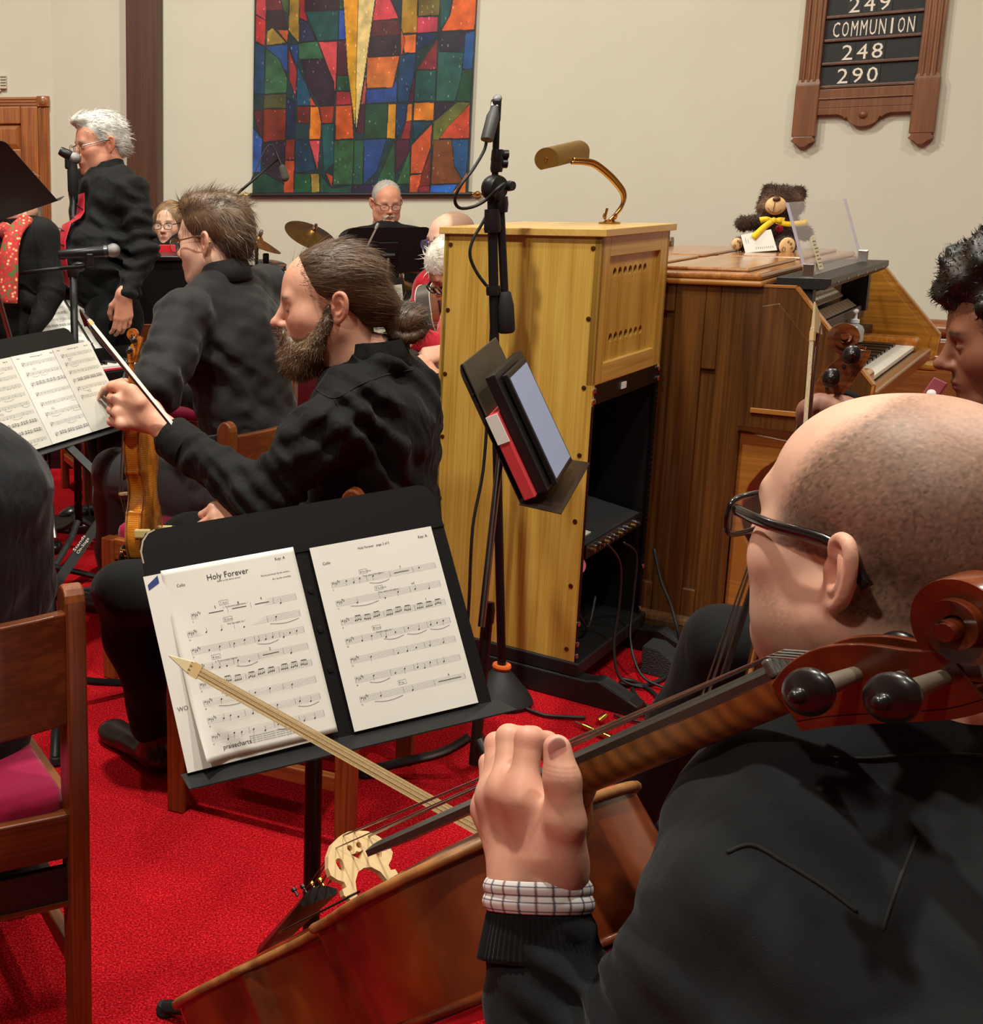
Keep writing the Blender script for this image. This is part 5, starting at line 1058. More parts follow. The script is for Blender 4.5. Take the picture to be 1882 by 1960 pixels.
EBONY=mat('ebony',(22,20,20),.32,coat=.15,var=.2,vscale=60.); EBG=mat('worn_ebony',(52,50,46),.38,var=.3,vscale=14.,stretch=(1,.3,1)); MAPLE=mat('pale_maple',(226,196,146),.5,var=.06,vscale=80.,bump=.05,bscale=300.); STEEL=mat('string_steel',(150,148,142),.35,1.)
def holed(mb,loops,T,O,X,Z,D):
    tris=tessellate_polygon([[Vector((p[0],p[1],0)) for p in lp] for lp in loops]); pts=[p for lp in loops for p in lp]; n=len(pts)
    O,X,Z,D=[np.asarray(q,float) for q in(O,X,Z,D)]; V=[O+X*p[0]+Z*p[1] for p in pts]; V+=[q+D*T for q in V]; f=[tuple(t) for t in tris]+[tuple(i+n for i in t[::-1]) for t in tris]; k=0
    for lp in loops:
        m=len(lp); f+=[(k+i,k+(i+1)%m,n+k+(i+1)%m,n+k+i) for i in range(m)]; k+=m
    return mb.add(V,f)
def viol(name,label,cat,M,s,rib,mb_top,mb_rib,mb_neck,mb_scroll,pegm=None,bridge=True,cello=True,flameneck=None):
    t=thing(name,label,cat,M=M); pegm=pegm or EBONY
    half=np.array(HALF); ol=[tuple(p) for p in half[1:-1]]+[(0,.40)]+[(-p[0],p[1]) for p in half[1:-1][::-1]]+[(0,-.355)]; ol=smoothline([(a*s,b*s,0) for a,b in ol],3,True)[:,:2]
    c0=np.array([0,.02*s]); ins=np.array([p-nrm(p-c0)*.0045*max(s,.6) for p in ol]); zt=0.; zb=-rib; e=.0055*max(s,.55)
    MB().prism([tuple(p) for p in ins],(0,0,zb+e*.5),D=(0,0,rib-e)).build('ribs',mb_rib,t,smooth=.9)
    ys=np.linspace(-.353*s,.398*s,90); right=half; wid=np.interp(ys/s,half[:,1][np.argsort(half[:,1])],half[:,0][np.argsort(half[:,1])])*s
    for nm,z0,sg,m in(('top_plate',zt,1,mb_top),('back_plate',zb,-1,mb_rib)):
        q=MB(); nx=25; V=[]
        for y,w_ in zip(ys,wid):
            ef=min(1,(y+.355*s)/(.12*s))*min(1,(.40*s-y)/(.12*s)); ef=math.sin(max(0,ef)*math.pi/2)
            for i in range(nx):
                u=-1+2*i/(nx-1); ch=max(0,1-abs(u)**2.2); V.append((u*w_,y,z0+sg*(e*.5+(.015 if sg>0 else .024)*s*ef*ch**1.1-.003*s*math.exp(-((abs(u)-.9)/.06)**2))))
        q.add(V,[((a*nx+i),(a*nx+i+1),(a+1)*nx+i+1,(a+1)*nx+i)[::sg] for a in range(len(ys)-1) for i in range(nx-1)])
        o=q.build(nm,m,t,smooth=True)
        ed=[(p[0],p[1],z0) for p in ol]; MB().tube(ed,e*.95,8,closed=True).build('plate_edge',mb_scroll if nm!='top_plate' else mat('edge_worn',(150,100,54),.4,var=.4,vscale=40.),o,smooth=True)
    nut=.69*s; fe=.075*s; fz0,fz1=.015*s,.060*s
    fbz=lambda y: fz1+(fz0-fz1)*(y-fe)/(nut-fe)
    # fingerboard with a crowned playing surface
    q=MB(); V=[]; n=9; sec=14
    for k in range(sec+1):
        y=fe+(nut-fe)*k/sec; w_=(.031+(.0165-.031)*k/sec)*s
        for i in range(n): u=-1+2*i/(n-1); V.append((u*w_,y,fbz(y)+.006*s*(1-u*u)))
        V+=[(w_,y,fbz(y)-.007*s),(-w_,y,fbz(y)-.007*s)]
    nn=n+2; q.add(V,[(k*nn+i,k*nn+(i+1)%nn,(k+1)*nn+(i+1)%nn,(k+1)*nn+i) for k in range(sec) for i in range(nn)]+[tuple(range(nn))[::-1],tuple(sec*nn+i for i in range(nn))]); q.build('fingerboard',EBG if cello else EBONY,t,smooth=.7)
    # neck: half-round under the board, swelling into the heel
    q=MB(); V=[]; n=12; st=16; hy=.37*s
    for k in range(st+1):
        y=hy+(nut+.004*s-hy)*k/st; w_=(.030+(.0165-.030)*((k/st)**.5))*s; top=fbz(y)-.006*s; dep=(.026+.095*max(0,1-k/3.2)**2)*s if cello else (.026+.06*max(0,1-k/3.2)**2)*s
        for i in range(n): a=math.pi*i/(n-1); V.append((w_*math.cos(a),y,top-dep*math.sin(a)**.8))
    q.add(V,[(k*n+i,k*n+(i+1)%n,(k+1)*n+(i+1)%n,(k+1)*n+i) for k in range(st) for i in range(n)]+[tuple(range(n))[::-1],tuple(st*n+i for i in range(n))]); q.build('neck',mb_neck,t,smooth=.8)
    MB().box((0,nut+.003*s,fbz(nut)+.002*s),(.034*s,.007*s,.014*s)).build('nut',mat('bone_grey',(86,84,80),.3),t,bevel=.002*s)
    # pegbox walls and scroll
    pe=[(0,.006),(.022,.013),(.05,.013),(.08,.002),(.108,-.016),(.130,-.026)]; pb=[(0,-.024),(.03,-.032),(.07,-.046),(.105,-.058),(.132,-.062)]
    tp=smoothline([(a,b,0) for a,b in pe],4)[:,:2]; bt=smoothline([(a,b,0) for a,b in pb],4)[:,:2]
    for sx in(-1,1):
        q=MB(); V=[]; m=len(tp); bts=np.array([np.interp(tp[:,0],bt[:,0],bt[:,1])]).T[:,0]
        for i,(y,z) in enumerate(tp):
            w0=(.021-.06*y)*s; w1=w0-.006*s; yy=nut+y*s
            V+=[(sx*w0,yy,z*s),(sx*w1,yy,z*s),(sx*w1*.95,yy,bts[i]*s),(sx*w0*.95,yy,bts[i]*s)]
        q.add(V,[(i*4+j,i*4+(j+1)%4,(i+1)*4+(j+1)%4,(i+1)*4+j) for i in range(m-1) for j in range(4)]+[(3,2,1,0),tuple((m-1)*4+j for j in range(4))]); q.build('pegbox_wall',mb_scroll,t,smooth=.8,bevel=.001*s)
    q=MB(); V=[]
    for y,z in bt: w_=(.0205-.06*y)*s; V+=[(w_,nut+y*s,z*s),(-w_,nut+y*s,z*s),(-w_,nut+y*s,(z-.007)*s),(w_,nut+y*s,(z-.007)*s)]
    m=len(bt); q.add(V,[(i*4+j,i*4+(j+1)%4,(i+1)*4+(j+1)%4,(i+1)*4+j) for i in range(m-1) for j in range(4)]+[(3,2,1,0),tuple((m-1)*4+j for j in range(4))]); q.build('pegbox_floor',mb_scroll,t,smooth=.8)
    ce=A(0,nut+.150*s,-.018*s); V=[]; q=MB(); turns=2.6; st=96
    for k in range(st+1):
        th=-math.pi*.62-2*math.pi*turns*k/st; th=-(math.pi*.62)-2*math.pi*turns*k/st*-1*-1
        fr_=k/st; r=(.032*(1-fr_)**1.05+.006)*s; rin=r-(.0115*(1-fr_)+.0055)*s; w_=(.0115+.0205*fr_**1.1)*s
        ca,sa=math.cos(th),math.sin(th)
        for (rr,x) in((r,w_*.86),(r*.985,w_),(max(rin,.0004),w_*.90),(max(rin,.0004),-w_*.90),(r*.985,-w_),(r,-w_*.86)): V.append(ce+A(x,rr*ca,rr*sa))
    q.add(V,[(k*6+i,k*6+(i+1)%6,(k+1)*6+(i+1)%6,(k+1)*6+i) for k in range(st) for i in range(6)]+[tuple(range(6))[::-1],tuple(st*6+i for i in range(6))]); q.build('scroll',mb_scroll,t,smooth=.5)
    MB().lathe([(.0,-.0345*s),(.006*s,-.0345*s),(.0065*s,-.031*s),(.0065*s,.031*s),(.006*s,.0345*s),(0,.0345*s)],ce,(1,0,0),14).build('scroll_eye',mb_scroll,t,smooth=.8)
    MB().tube([ce+A(0,-.035*s,-.035*s),ce+A(0,-.012*s,-.036*s)],[.014*s,.011*s],10,flat=.5).build('scroll_root',mb_scroll,t,smooth=.8)
    # pegs: two each side
    for i,(y,z,sx) in enumerate(((.064,-.014,1),(.116,-.040,1),(.040,-.008,-1),(.092,-.028,-1))):
        o=A(0,nut+y*s,z*s); d=A(sx,0,0); p=MB().lathe([(.0035*s,-.022*s),(.0058*s,.02*s),(.007*s,.046*s),(.0075*s,.05*s),(.006*s,.056*s)],o,d,12).build('peg',pegm if not cello else mat('worn_peg',(104,92,78),.5),t,smooth=.7)
        S=SDF(); S.ell(o+d*.066*s,A(.0085,.021,.0165)*s,k=.004); S.ell(o+d*.083*s,A(.004,.005,.005)*s,k=.004); S.ell(o+d*.066*s+A(.016*s,0,0),A(.0125,.015,.012)*s,k=.004,op='s'); S.ell(o+d*.066*s-A(.016*s,0,0),A(.0125,.015,.012)*s,k=.004,op='s'); S.cap(o+d*.045*s,o+d*.06*s,.006*s,.008*s,k=.004)
        S=SDF(); S.ell(o+d*.068*s,A(.0092,.0205,.0165)*s,k=.004); S.ell(o+d*.082*s,A(.0045,.005,.005)*s,k=.005); S.cap(o+d*.045*s,o+d*.06*s,.0062*s,.0085*s,k=.006)
        V,Fc=S.mesh(.0024*s); mesh('peg_head',V,Fc,pegm,p,smooth=True)
    # bridge
    if bridge:
        hb=.085*s; w_=1.; up=[(.0,.048),(.010,.046),(.019,.037),(.025,.020),(.027,-.008),(.046,-.008),(.046,-.002),(.038,.004),(.035,.020),(.041,.027),(.040,.034),(.0335,.035),(.0335,.041),(.041,.046),(.047,.053),(.046,.062),(.039,.075),(.027,.086),(.010,.092),(0,.093)]
        out=[(a*s,b*s) for a,b in up]+[(-a*s,b*s) for a,b in up[::-1][1:-1]]
        kid=lambda sg:[((sg*.0285+.0062*math.cos(k*.524)*(.75+.25*math.sin(k*.524)))*s,(.0600+.0085*math.sin(k*.524))*s) for k in range(12)]
        ht=lambda sg:[((sg*.0068+.0038*math.cos(k*.785))*s,(.0745+.0038*math.sin(k*.785))*s) for k in range(8)]
        tri=[(-.0095*s,.0675*s),(-.004*s,.0668*s),(0,.0688*s),(.004*s,.0668*s),(.0095*s,.0675*s),(0,.0580*s)]
        holed(MB(),[out,kid(1),kid(-1),ht(1),ht(-1),tri],.010*s,(0,-.005*s,.002*s),(1,0,0),(0,0,1),(0,1,0)).build('bridge',MAPLE,t,bevel=.0006*s)
        # tailpiece
        ty0,ty1=-.13*s,-.345*s; q=MB(); V=[]; n=7
        for k in range(9):
            f_=k/8; y=ty0+(ty1-ty0)*f_; hw=(.030-.016*f_)*s; z=(.050-.026*f_)*s
            for i in range(n): u=-1+2*i/(n-1); V.append((u*hw,y,z+.012*s*(1-u*u)))
            V+=[(hw*.9,y,z-.006*s),(-hw*.9,y,z-.006*s)]
        nn=n+2; q.add(V,[(k*nn+i,k*nn+(i+1)%nn,(k+1)*nn+(i+1)%nn,(k+1)*nn+i) for k in range(8) for i in range(nn)]+[tuple(range(nn))[::-1],tuple(8*nn+i for i in range(nn))]); tl=q.build('tailpiece',EBONY,t,smooth=.7)
        for k in range(4): x=(-.021+.014*k)*s; MB().lathe([(.0018*s,0),(.0018*s,.007*s),(.0036*s,.0075*s),(.0036*s,.011*s),(0,.011*s)],(x,ty0-.014*s,.060*s),(0,-.3,1),10).build('fine_tuner',BRASS if k in (0,1) else EBONY,tl,smooth=.7)
        for k in range(4):
            f_=(-1.5+k)/1.5; xb=f_*.025*s; zb_=(.0945-.012*f_*f_)*s; q=[(f_*.010*s,nut+.05*s,-.0*s),(f_*.0105*s,nut+.003*s,fbz(nut)+.0105*s),(xb,0,zb_),(f_*.02*s,ty0,.060*s)]
            MB().tube(q,[.0007*(2.2-.35*k)*s**.5]*4,5).build('string',STEEL,t)
    MB().tube([(0,ty1 if bridge else -.34*s,.02*s),(0,-.36*s,-.002*s),(0,-.357*s,-.03*s)],.003*s,6).build('tail_gut',EBONY,t)
    for sx in (-1,1):
        f=[(sx*.060,.045,0),(sx*.052,.055,0),(sx*.056,.03,0),(sx*.075,-.02,0),(sx*.092,-.065,0),(sx*.092,-.085,0),(sx*.080,-.082,0)]
        q=smoothline([(a*s,b*s,e+.0175*s) for a,b,_ in f],5); MB().tube(q,[.0045*s]*len(q),6,flat=.3,side=(1,0,0)).build('f_hole',EBONY,t)
    if cello:
        MB().lathe([(.013,0),(.014,.03),(.008,.035)],(0,-.352,-rib*.5),(0,-1,0),14).build('end_block',EBONY,t,smooth=.7); MB().tube([(0,-.36,-rib*.5),(0,-.775,-rib*.5)],[.0045,.003],8).build('endpin',CHROME,t,smooth=True)
    else: MB().lathe([(.006,0),(.006,.008),(.004,.012),(0,.012)],(0,-.355*s,-rib*.5),(0,-1,0),10).build('end_button',EBONY,t,smooth=.7)
    return t
CEL_R=frame(y=A(.291,-.655,.697),z=A(-.408,.573,.71)); _q=math.radians(-4); CEL_R=np.stack([CEL_R[:,0]*math.cos(_q)-CEL_R[:,2]*math.sin(_q),CEL_R[:,1],CEL_R[:,2]*math.cos(_q)+CEL_R[:,0]*math.sin(_q)],1); CEL_T=A(.302,1.304,.566); CEL_M=mat4(CEL_R,CEL_T)
def cel(x,y,z): return CEL_T+CEL_R@A(x,y,z)
V1=varnish('cello_varnish',(140,66,20),(104,42,13),(58,19,8),0.,.8); V1T=varnish('cello_top_varnish',(140,74,28),(110,50,18),(76,30,11),0.,.8); V1S=varnish('cello_scroll_varnish',(124,60,23),(92,36,14),(54,20,8),0.,1.6,.25); V1N=varnish('cello_neck_maple',(158,112,52),(136,90,38),(110,68,28),.35,.55,.4)
CELLO=viol('cello','large reddish brown cello with pale bridge, held by the cellist in black jacket','cello',CEL_M,1.,.115,V1T,V1,V1N,V1S)
# cello bow of the seated cellist: tip by the page, frog behind the cello body
def bow(name,label,tip,frog,down,sm,fm,tipm,L=None,hairw=.011,r=.0042,hair=(232,222,200),n=None,stickoff=.020):
    tip,frog=A(*tip),A(*frog); ax=nrm(frog-tip); Lb=np.linalg.norm(frog-tip); dn=np.asarray(down,float); dn=nrm(dn-ax*(dn@ax)); sd=np.cross(ax,dn)
    t=thing(name,label,'bow',tuple((tip+frog)/2))
    pts=[tip+ax*Lb*f-dn*stickoff*(1-.55*math.sin(math.pi*f)) for f in np.linspace(0.02,1.06,24)]; MB().tube(pts,np.linspace(r*.72,r*1.15,24),10).build('stick',sm,t,True,smooth=True)
    hm=mat('bow_hair_%d'%sum(hair),hair,.6,var=.18,vscale=500.,stretch=(1,1,1)); nb=6
    for k in range(nb):
        o=sd*hairw*((k+.5)/nb-.5); a,b=tip+ax*.012+o,frog-ax*.03+o; w_=sd*hairw/nb*.43; tt=dn*.0007*(k%2)
        MB().hexa([a-w_+tt,a+w_+tt,b+w_+tt,b-w_+tt],[a-w_-dn*.0008,a+w_-dn*.0008,b+w_-dn*.0008,b-w_-dn*.0008]).build('hair_ribbon',hm,t,True)
    MB().hexa([tip-sd*hairw*.62+ax*.018,tip+sd*hairw*.62+ax*.018,tip+sd*hairw*.4+ax*.018-dn*.024,tip-sd*hairw*.4+ax*.018-dn*.024],[tip-sd*.0012-ax*.020,tip+sd*.0012-ax*.020,tip+sd*.0012-ax*.010-dn*.012,tip-sd*.0012-ax*.010-dn*.012]).build('head',tipm,t,True,bevel=.0015)
    MB().hexa([tip-sd*hairw*.6+ax*.016+dn*.001,tip+sd*hairw*.6+ax*.016+dn*.001,tip+sd*hairw*.6+ax*.028+dn*.001,tip-sd*hairw*.6+ax*.028+dn*.001],[tip-sd*hairw*.6+ax*.016-dn*.004,tip+sd*hairw*.6+ax*.016-dn*.004,tip+sd*hairw*.6+ax*.028-dn*.004,tip-sd*hairw*.6+ax*.028-dn*.004]).build('ferrule',mat('ivory_ferrule',(206,176,124),.4),t,True)
    MB().box(frog-dn*.008,(hairw*1.15,.045,.02),np.stack([sd,ax,-dn],1)).build('frog',fm,t,True,bevel=.003); MB().lathe([(.005,0),(.0055,.008),(.003,.014),(0,.015)],frog+ax*(Lb*.06)-dn*stickoff*.9,ax,10).build('screw_button',CHROME,t,True)
    return t
bt=P(347,1268,1.60); bm=P(905,1580,1.46); bax=nrm(bm-bt); bow('cello_bow','pale wooden cello bow crossing the music page and running under the strings',bt,bt+bax*.70,P(600,1420,1.30)-P(600,1405,1.6),mat('bow_pale_wood',(150,118,72),.45,var=.12,vscale=60.),EBONY,mat('ivory_tip',(214,200,158),.45),hairw=.0165,r=.0050,hair=(186,160,112),stickoff=.022)
# violin of the bearded player, upright on his knee, back towards us
VIO_R=frame(y=A(-.029,.153,.988),z=A(-.947,.313,-.076)); vs_=.966; vo=CAMP+vs_*(A(.03,2.877,.508)-CAMP); VIO_S=.472*vs_; VIO_T=vo+VIO_R@A(0,.355*VIO_S,0); VIO_M=mat4(VIO_R,VIO_T)
V2=varnish('violin_flame',(230,156,52),(212,130,36),(170,92,22),.30,2.2,.22); V2S=varnish('violin_scroll_flame',(196,122,44),(170,94,30),(126,64,18),.25,3.,.25)
VIOLIN=viol('violin','golden flamed violin held upright on his knee by the bearded player','violin',VIO_M,VIO_S,.034,V2,V2,V2S,V2S,cello=False)
def chinrest():
    W=lambda x,y,z:(x*VIO_S,y*VIO_S,z)
    S=SDF(); S.ell((.03,-.145,.026),(.034,.026,.008),k=.006); S.ell((.03,-.145,.034),(.030,.022,.008),k=.004,op='s'); V,Fc=S.mesh(.002); mesh('chin_rest',V,Fc,EBONY,VIOLIN,smooth=True)
    gold=mat('gilt_clamp',(206,174,92),.25,1.)
    for x in(.055,.075): MB().tube([(x,-.143+(x-.055)*.9,.02),(x,-.149+(x-.055)*.9,-.036)],.0024,8).build('clamp',gold,VIOLIN,smooth=True)
    for z in(.016,-.037): MB().box((.065,-.140,z),(.034,.007,.007),np.array(Matrix.Rotation(.75,3,'Z'))).build('clamp_foot',gold,VIOLIN,bevel=.002)
    # shoulder rest: padded black bar across the back on gilt feet
    S=SDF(); S.chain([(-.095,-.105,-.064),(-.04,-.115,-.07),(.03,-.105,-.062),(.085,-.09,-.058)],[.016,.018,.018,.014],k=.01); V,Fc=S.mesh(.0035); mesh('shoulder_rest',V,Fc,cloth('black_foam',(22,22,23),.9,.1),VIOLIN,smooth=True)
    for x,y in((-.092,-.1),(.088,-.085)): MB().box((x,y,-.042),(.012,.022,.04)).build('rest_foot',mat('ivory_foot',(206,184,120),.4),VIOLIN,bevel=.004)
chinrest()
b0=P(163,603,2.72); b1=P(470,985,2.66); bow('violin_bow','dark violin bow with white hair slanting down past the violin scroll','' or b0,b1,P(300,700,2.6)-P(290,712,2.62),mat('pernambuco',(70,34,26),.3,coat=.3),EBONY,mat('dark_tip',(50,26,22),.4),hairw=.010,r=.0036,hair=(238,234,222),stickoff=.018)
# ================================================================ the cellist in the foreground
def cellist():
    J={}; f=nrm(A(-.40,.91,0)); r=np.cross(f,[0,0,1])
    J['N']=P(1725,1420,.99); J['shL']=P(1455,1800,.90); J['shR']=J['N']+r*.19+A(0,0,-.05); J['PV']=A(.62,.82,.46)
    J['elL']=P(1085,2260,.97); J['wrL']=P(1032,1725,1.03); J['elR']=A(.92,1.10,.80); J['wrR']=P(1180,1760,1.42)
    J['kneeL']=A(.22,.98,.47); J['kneeR']=A(.86,1.34,.48); J['ankL']=A(.10,1.12,.09); J['ankR']=A(.86,1.42,.09)
    sit(J,f)
    def stub(V,c,sk):
        # shaved scalp: brown-grey stubble at sides and back, bare forehead and crown patch; beard shadow
        n=np.random.default_rng(3).normal(size=len(V))*.16+waves(3,.5,90,9)(V[:,0],V[:,1],V[:,2])*.12
        hl=.052+.02*np.cos(V[:,0]*30); lim=-.55*(V[:,2]-.03)+.052
        a=np.clip((lim-V[:,1])/.022+.5+.5*n,0,1)*np.clip((V[:,2]+.052+.25*np.maximum(0,V[:,1]))/.016,0,1)
        a*=1-.6*np.exp(-((V[:,0]/.045)**2+((V[:,1]+.04)/.05)**2))*np.clip((V[:,2]-.07)/.04,0,1)
        ear=np.abs(V[:,0])>.0850; a*=~ear
        tem=(V[:,1]>.03)&(V[:,2]<.06); a=np.where(tem,a*np.clip((.062-V[:,1])/.02,0,1),a)
        a*=np.where(V[:,2]<-.005,np.clip((-.012-V[:,1])/.012,0,1),1)
        c=mixc(c,lin((74,56,42)),.92*a*(.8+.5*n))
        bd=np.clip((-.036-V[:,2]+.25*(V[:,1]-.06)+.03*n)/.022,0,1)*np.clip((V[:,1]+.005)/.025,0,1)*np.clip((V[:,2]+.150)/.03,0,1)
        c=mixc(c,lin((138,100,78)),.42*bd*(.8+.4*n)); return c
    M_=head_mesh(.0023,w=1.06,jaw=1.06,fat=.9,skin='pale',brow=(120,90,60),stub=stub,neck=.064,neckl=.16,redn=.95,eyes='open')
    fd=nrm(A(-.42,.90,.07)); R=headframe(fd,.03); c=P(1712,1034,.975); s=1.03
    def hnd(S):
        q=lambda u,v,d:P(u,v,d)
        W=q(1030,1700,1.03)
        idx=[q(1000,1530,1.02),q(1012,1416,1.035),q(1048,1422,1.045),q(1068,1455,1.045)]
        mid=[q(970,1520,1.045),q(976,1412,1.07),q(1022,1412,1.09),q(1046,1440,1.095)]
        rin=[q(948,1530,1.07),q(952,1425,1.10),q(1000,1420,1.125),q(1022,1445,1.13)]
        lit=[q(938,1552,1.095),q(938,1462,1.125),q(975,1452,1.145),q(1000,1470,1.15)]
        for ch,rs in((idx,(.0118,.0112,.0095,.0082)),(mid,(.012,.0115,.0098,.0085)),(rin,(.0115,.0108,.0092,.008)),(lit,(.0105,.0095,.008,.0072))): S.chain(ch,rs,k=.008,kk=.004)
        for ch,x in((idx,.018),(mid,.006),(rin,-.006),(lit,-.016)): S.cap(W+A(x,-.006,.0),ch[0],.020,.0142,k=.02)
        S.chain([q(1072,1655,1.005),q(1082,1570,.985),q(1076,1490,.985),q(1067,1432,.992)],[.021,.0158,.0142,.0112],k=.02,kk=.006)
        S.cap(q(1050,1640,1.01),q(1040,1560,1.02),.024,.016,k=.02)
        S.cap(W+A(0,0,.01),q(1032,1830,1.03),.029,.032,k=.02); S.cap(W+A(-.012,0,0),W+A(.012,0,0),.022,k=.02)
    def paint(V):
        c=np.tile(lin((216,164,138)),(len(V),1)); n=waves(9,.5,70)(V[:,0],V[:,1],V[:,2]); c=mixc(c,lin((206,138,118)),.25+.3*n)
        for (u,v,d,rr,col,a) in((958,1520,1.04,.010,(186,108,96),.7),(985,1512,1.02,.011,(186,110,98),.8),(1000,1408,1.02,.012,(212,140,124),.6),(1066,1432,.985,.0085,(206,116,108),.95),(1040,1545,1.01,.008,(198,122,110),.5)):
            c=mixc(c,lin(col),a*np.exp(-(((V-P(u,v,d))**2).sum(1)/rr**2)))
        for (u,v) in((1075,1478),(1076,1486),(1074,1470)): c=mixc(c,lin((168,106,92)),.5*np.exp(-(((V-P(u,v,.975))@UP/.0011)**2))*(np.abs((V-P(u,v,.975))@RT)<.013)*(((V-P(u,v,.975))@FW)<.02))
        return c
    J['paint']=paint
    def extra(S,Rb):
        S.cap(P(1560,1640,.98),P(1700,2150,.84),.09,.14,k=.08)
    t,Rb=build_person('bald man with glasses in black jacket playing a cello',J,BLK3,BLK2,'pale',.0055,b=1.12,belly=.6,head=dict(mesh=M_,R=R,c=c,s=s),hands=(hnd,),fold=.0022,fseed=4,sleeve=.86,topname='jacket',extra=extra,armr=1.16,handh=.0018,creases=[(P(1110,1930,.95),A(.3,0,1),.035,.0035,.09),(P(1330,1760,.85),A(.8,.2,.6),.06,.003,.13),(P(1640,1600,.9),A(.3,0,1),.07,.0025,.16)])
    # ribbed jacket cuff and checked shirt cuff
    wr,el=P(1030,1735,1.03),P(1052,1990,1.0); ax=nrm(wr-el); sd=nrm(np.cross(ax,FW)); dp=np.cross(sd,ax)
    def cuffband(name,m,a,b,ra,rb,rib=0,n=64,mat_=None,bulge=0.,rows=10):
        q=MB(); V=[]
        for j in range(rows+1):
            f_=j/rows; c_=a+(b-a)*f_; rr=ra+(rb-ra)*f_+bulge*math.sin(math.pi*f_)
            for k in range(n):
                an=2*math.pi*k/n; r2=rr*(1+(rib*(1 if k%2 else -1))); V.append(c_+sd*math.cos(an)*r2+dp*math.sin(an)*r2*.86)
        q.add(V,[(j*n+k,j*n+(k+1)%n,(j+1)*n+(k+1)%n,(j+1)*n+k) for j in range(rows) for k in range(n)]); return q.build(name,m,t,True,smooth=.5,solid=.003)
    p=lambda u,v,d=1.02:P(u,v,d)
    cuffband('ribbed_cuff',BLK3,p(1035,1838),p(1031,1742),.051,.0405,.012,120)
    # check cloth
    m,nt,bs=_new('checked_cotton'); tc=N(nt,'ShaderNodeAttribute',attribute_name='Col'); nt.links.new(tc.outputs['Color'],bs.inputs['Base Color']); bs.inputs['Roughness'].default_value=.85
    for (a,b,ra,rb) in((p(1031,1742),p(1030,1712),.0425,.0425),(p(1030,1712),p(1029,1684),.0418,.0412)):
        n,rows=140,16; V=[];col=[]
        for j in range(rows+1):
            f_=j/rows; c_=a+(b-a)*f_; rr=ra+(rb-ra)*f_+.0025*math.sin(math.pi*f_)
            for k in range(n):
                an=2*math.pi*k/n; V.append(c_+sd*math.cos(an)*rr+dp*math.sin(an)*rr*.86); v_=k%7==0; h_=j%8==3; col.append(lin((52,56,78)) if (v_ and (k//7)%2) or h_ else lin((120,66,82)) if v_ else lin((232,228,226)))
        q=MB(); q.add(V,[(j*n+k,j*n+(k+1)%n,(j+1)*n+(k+1)%n,(j+1)*n+k) for j in range(rows) for k in range(n)]); mesh('shirt_cuff',q.v,q.f,m,t,True,smooth=True,col=np.array(col),solid=.0025)
    collar(t,J['N']+A(-.0,0,-.012),Rb,BLK3,r=.074,h=.03,gap=.9,drop=.01)
    glasses(t,R,c,s,mat('black_acetate',(16,15,16),.22,coat=.4),w=.050,h=.034,round_=.9,rim=.0026,y=.105,drop=.002)
    seam(t,'shoulder_seam',[(1392,1632),(1440,1618),(1500,1650),(1580,1700),(1640,1745)],SEAM,.0016); seam(t,'back_seam',[(1755,1600),(1720,1690),(1690,1780)],mat('seam_fleece',(26,27,29),.9),.0012); seam(t,'yoke_seam',[(1560,1448),(1660,1452),(1780,1442),(1880,1446)],SEAM,.0014)
    S=SDF(); nl=P(1066,1430,.9835); S.ell(nl,A(.0078,.0026,.0098),k=.002); V,Fc=S.mesh(.0011); mesh('thumb_nail',V,Fc,mat('nail_pink',(232,172,160),.3,coat=.2),t,True,smooth=True)
cellist()
# ================================================================ the other players
def H(S,*a,**k): return S.ell(*a,**k)
def colconst(c,var=.0): 
    b=lin(c); return lambda V: np.tile(b,(len(V),1))
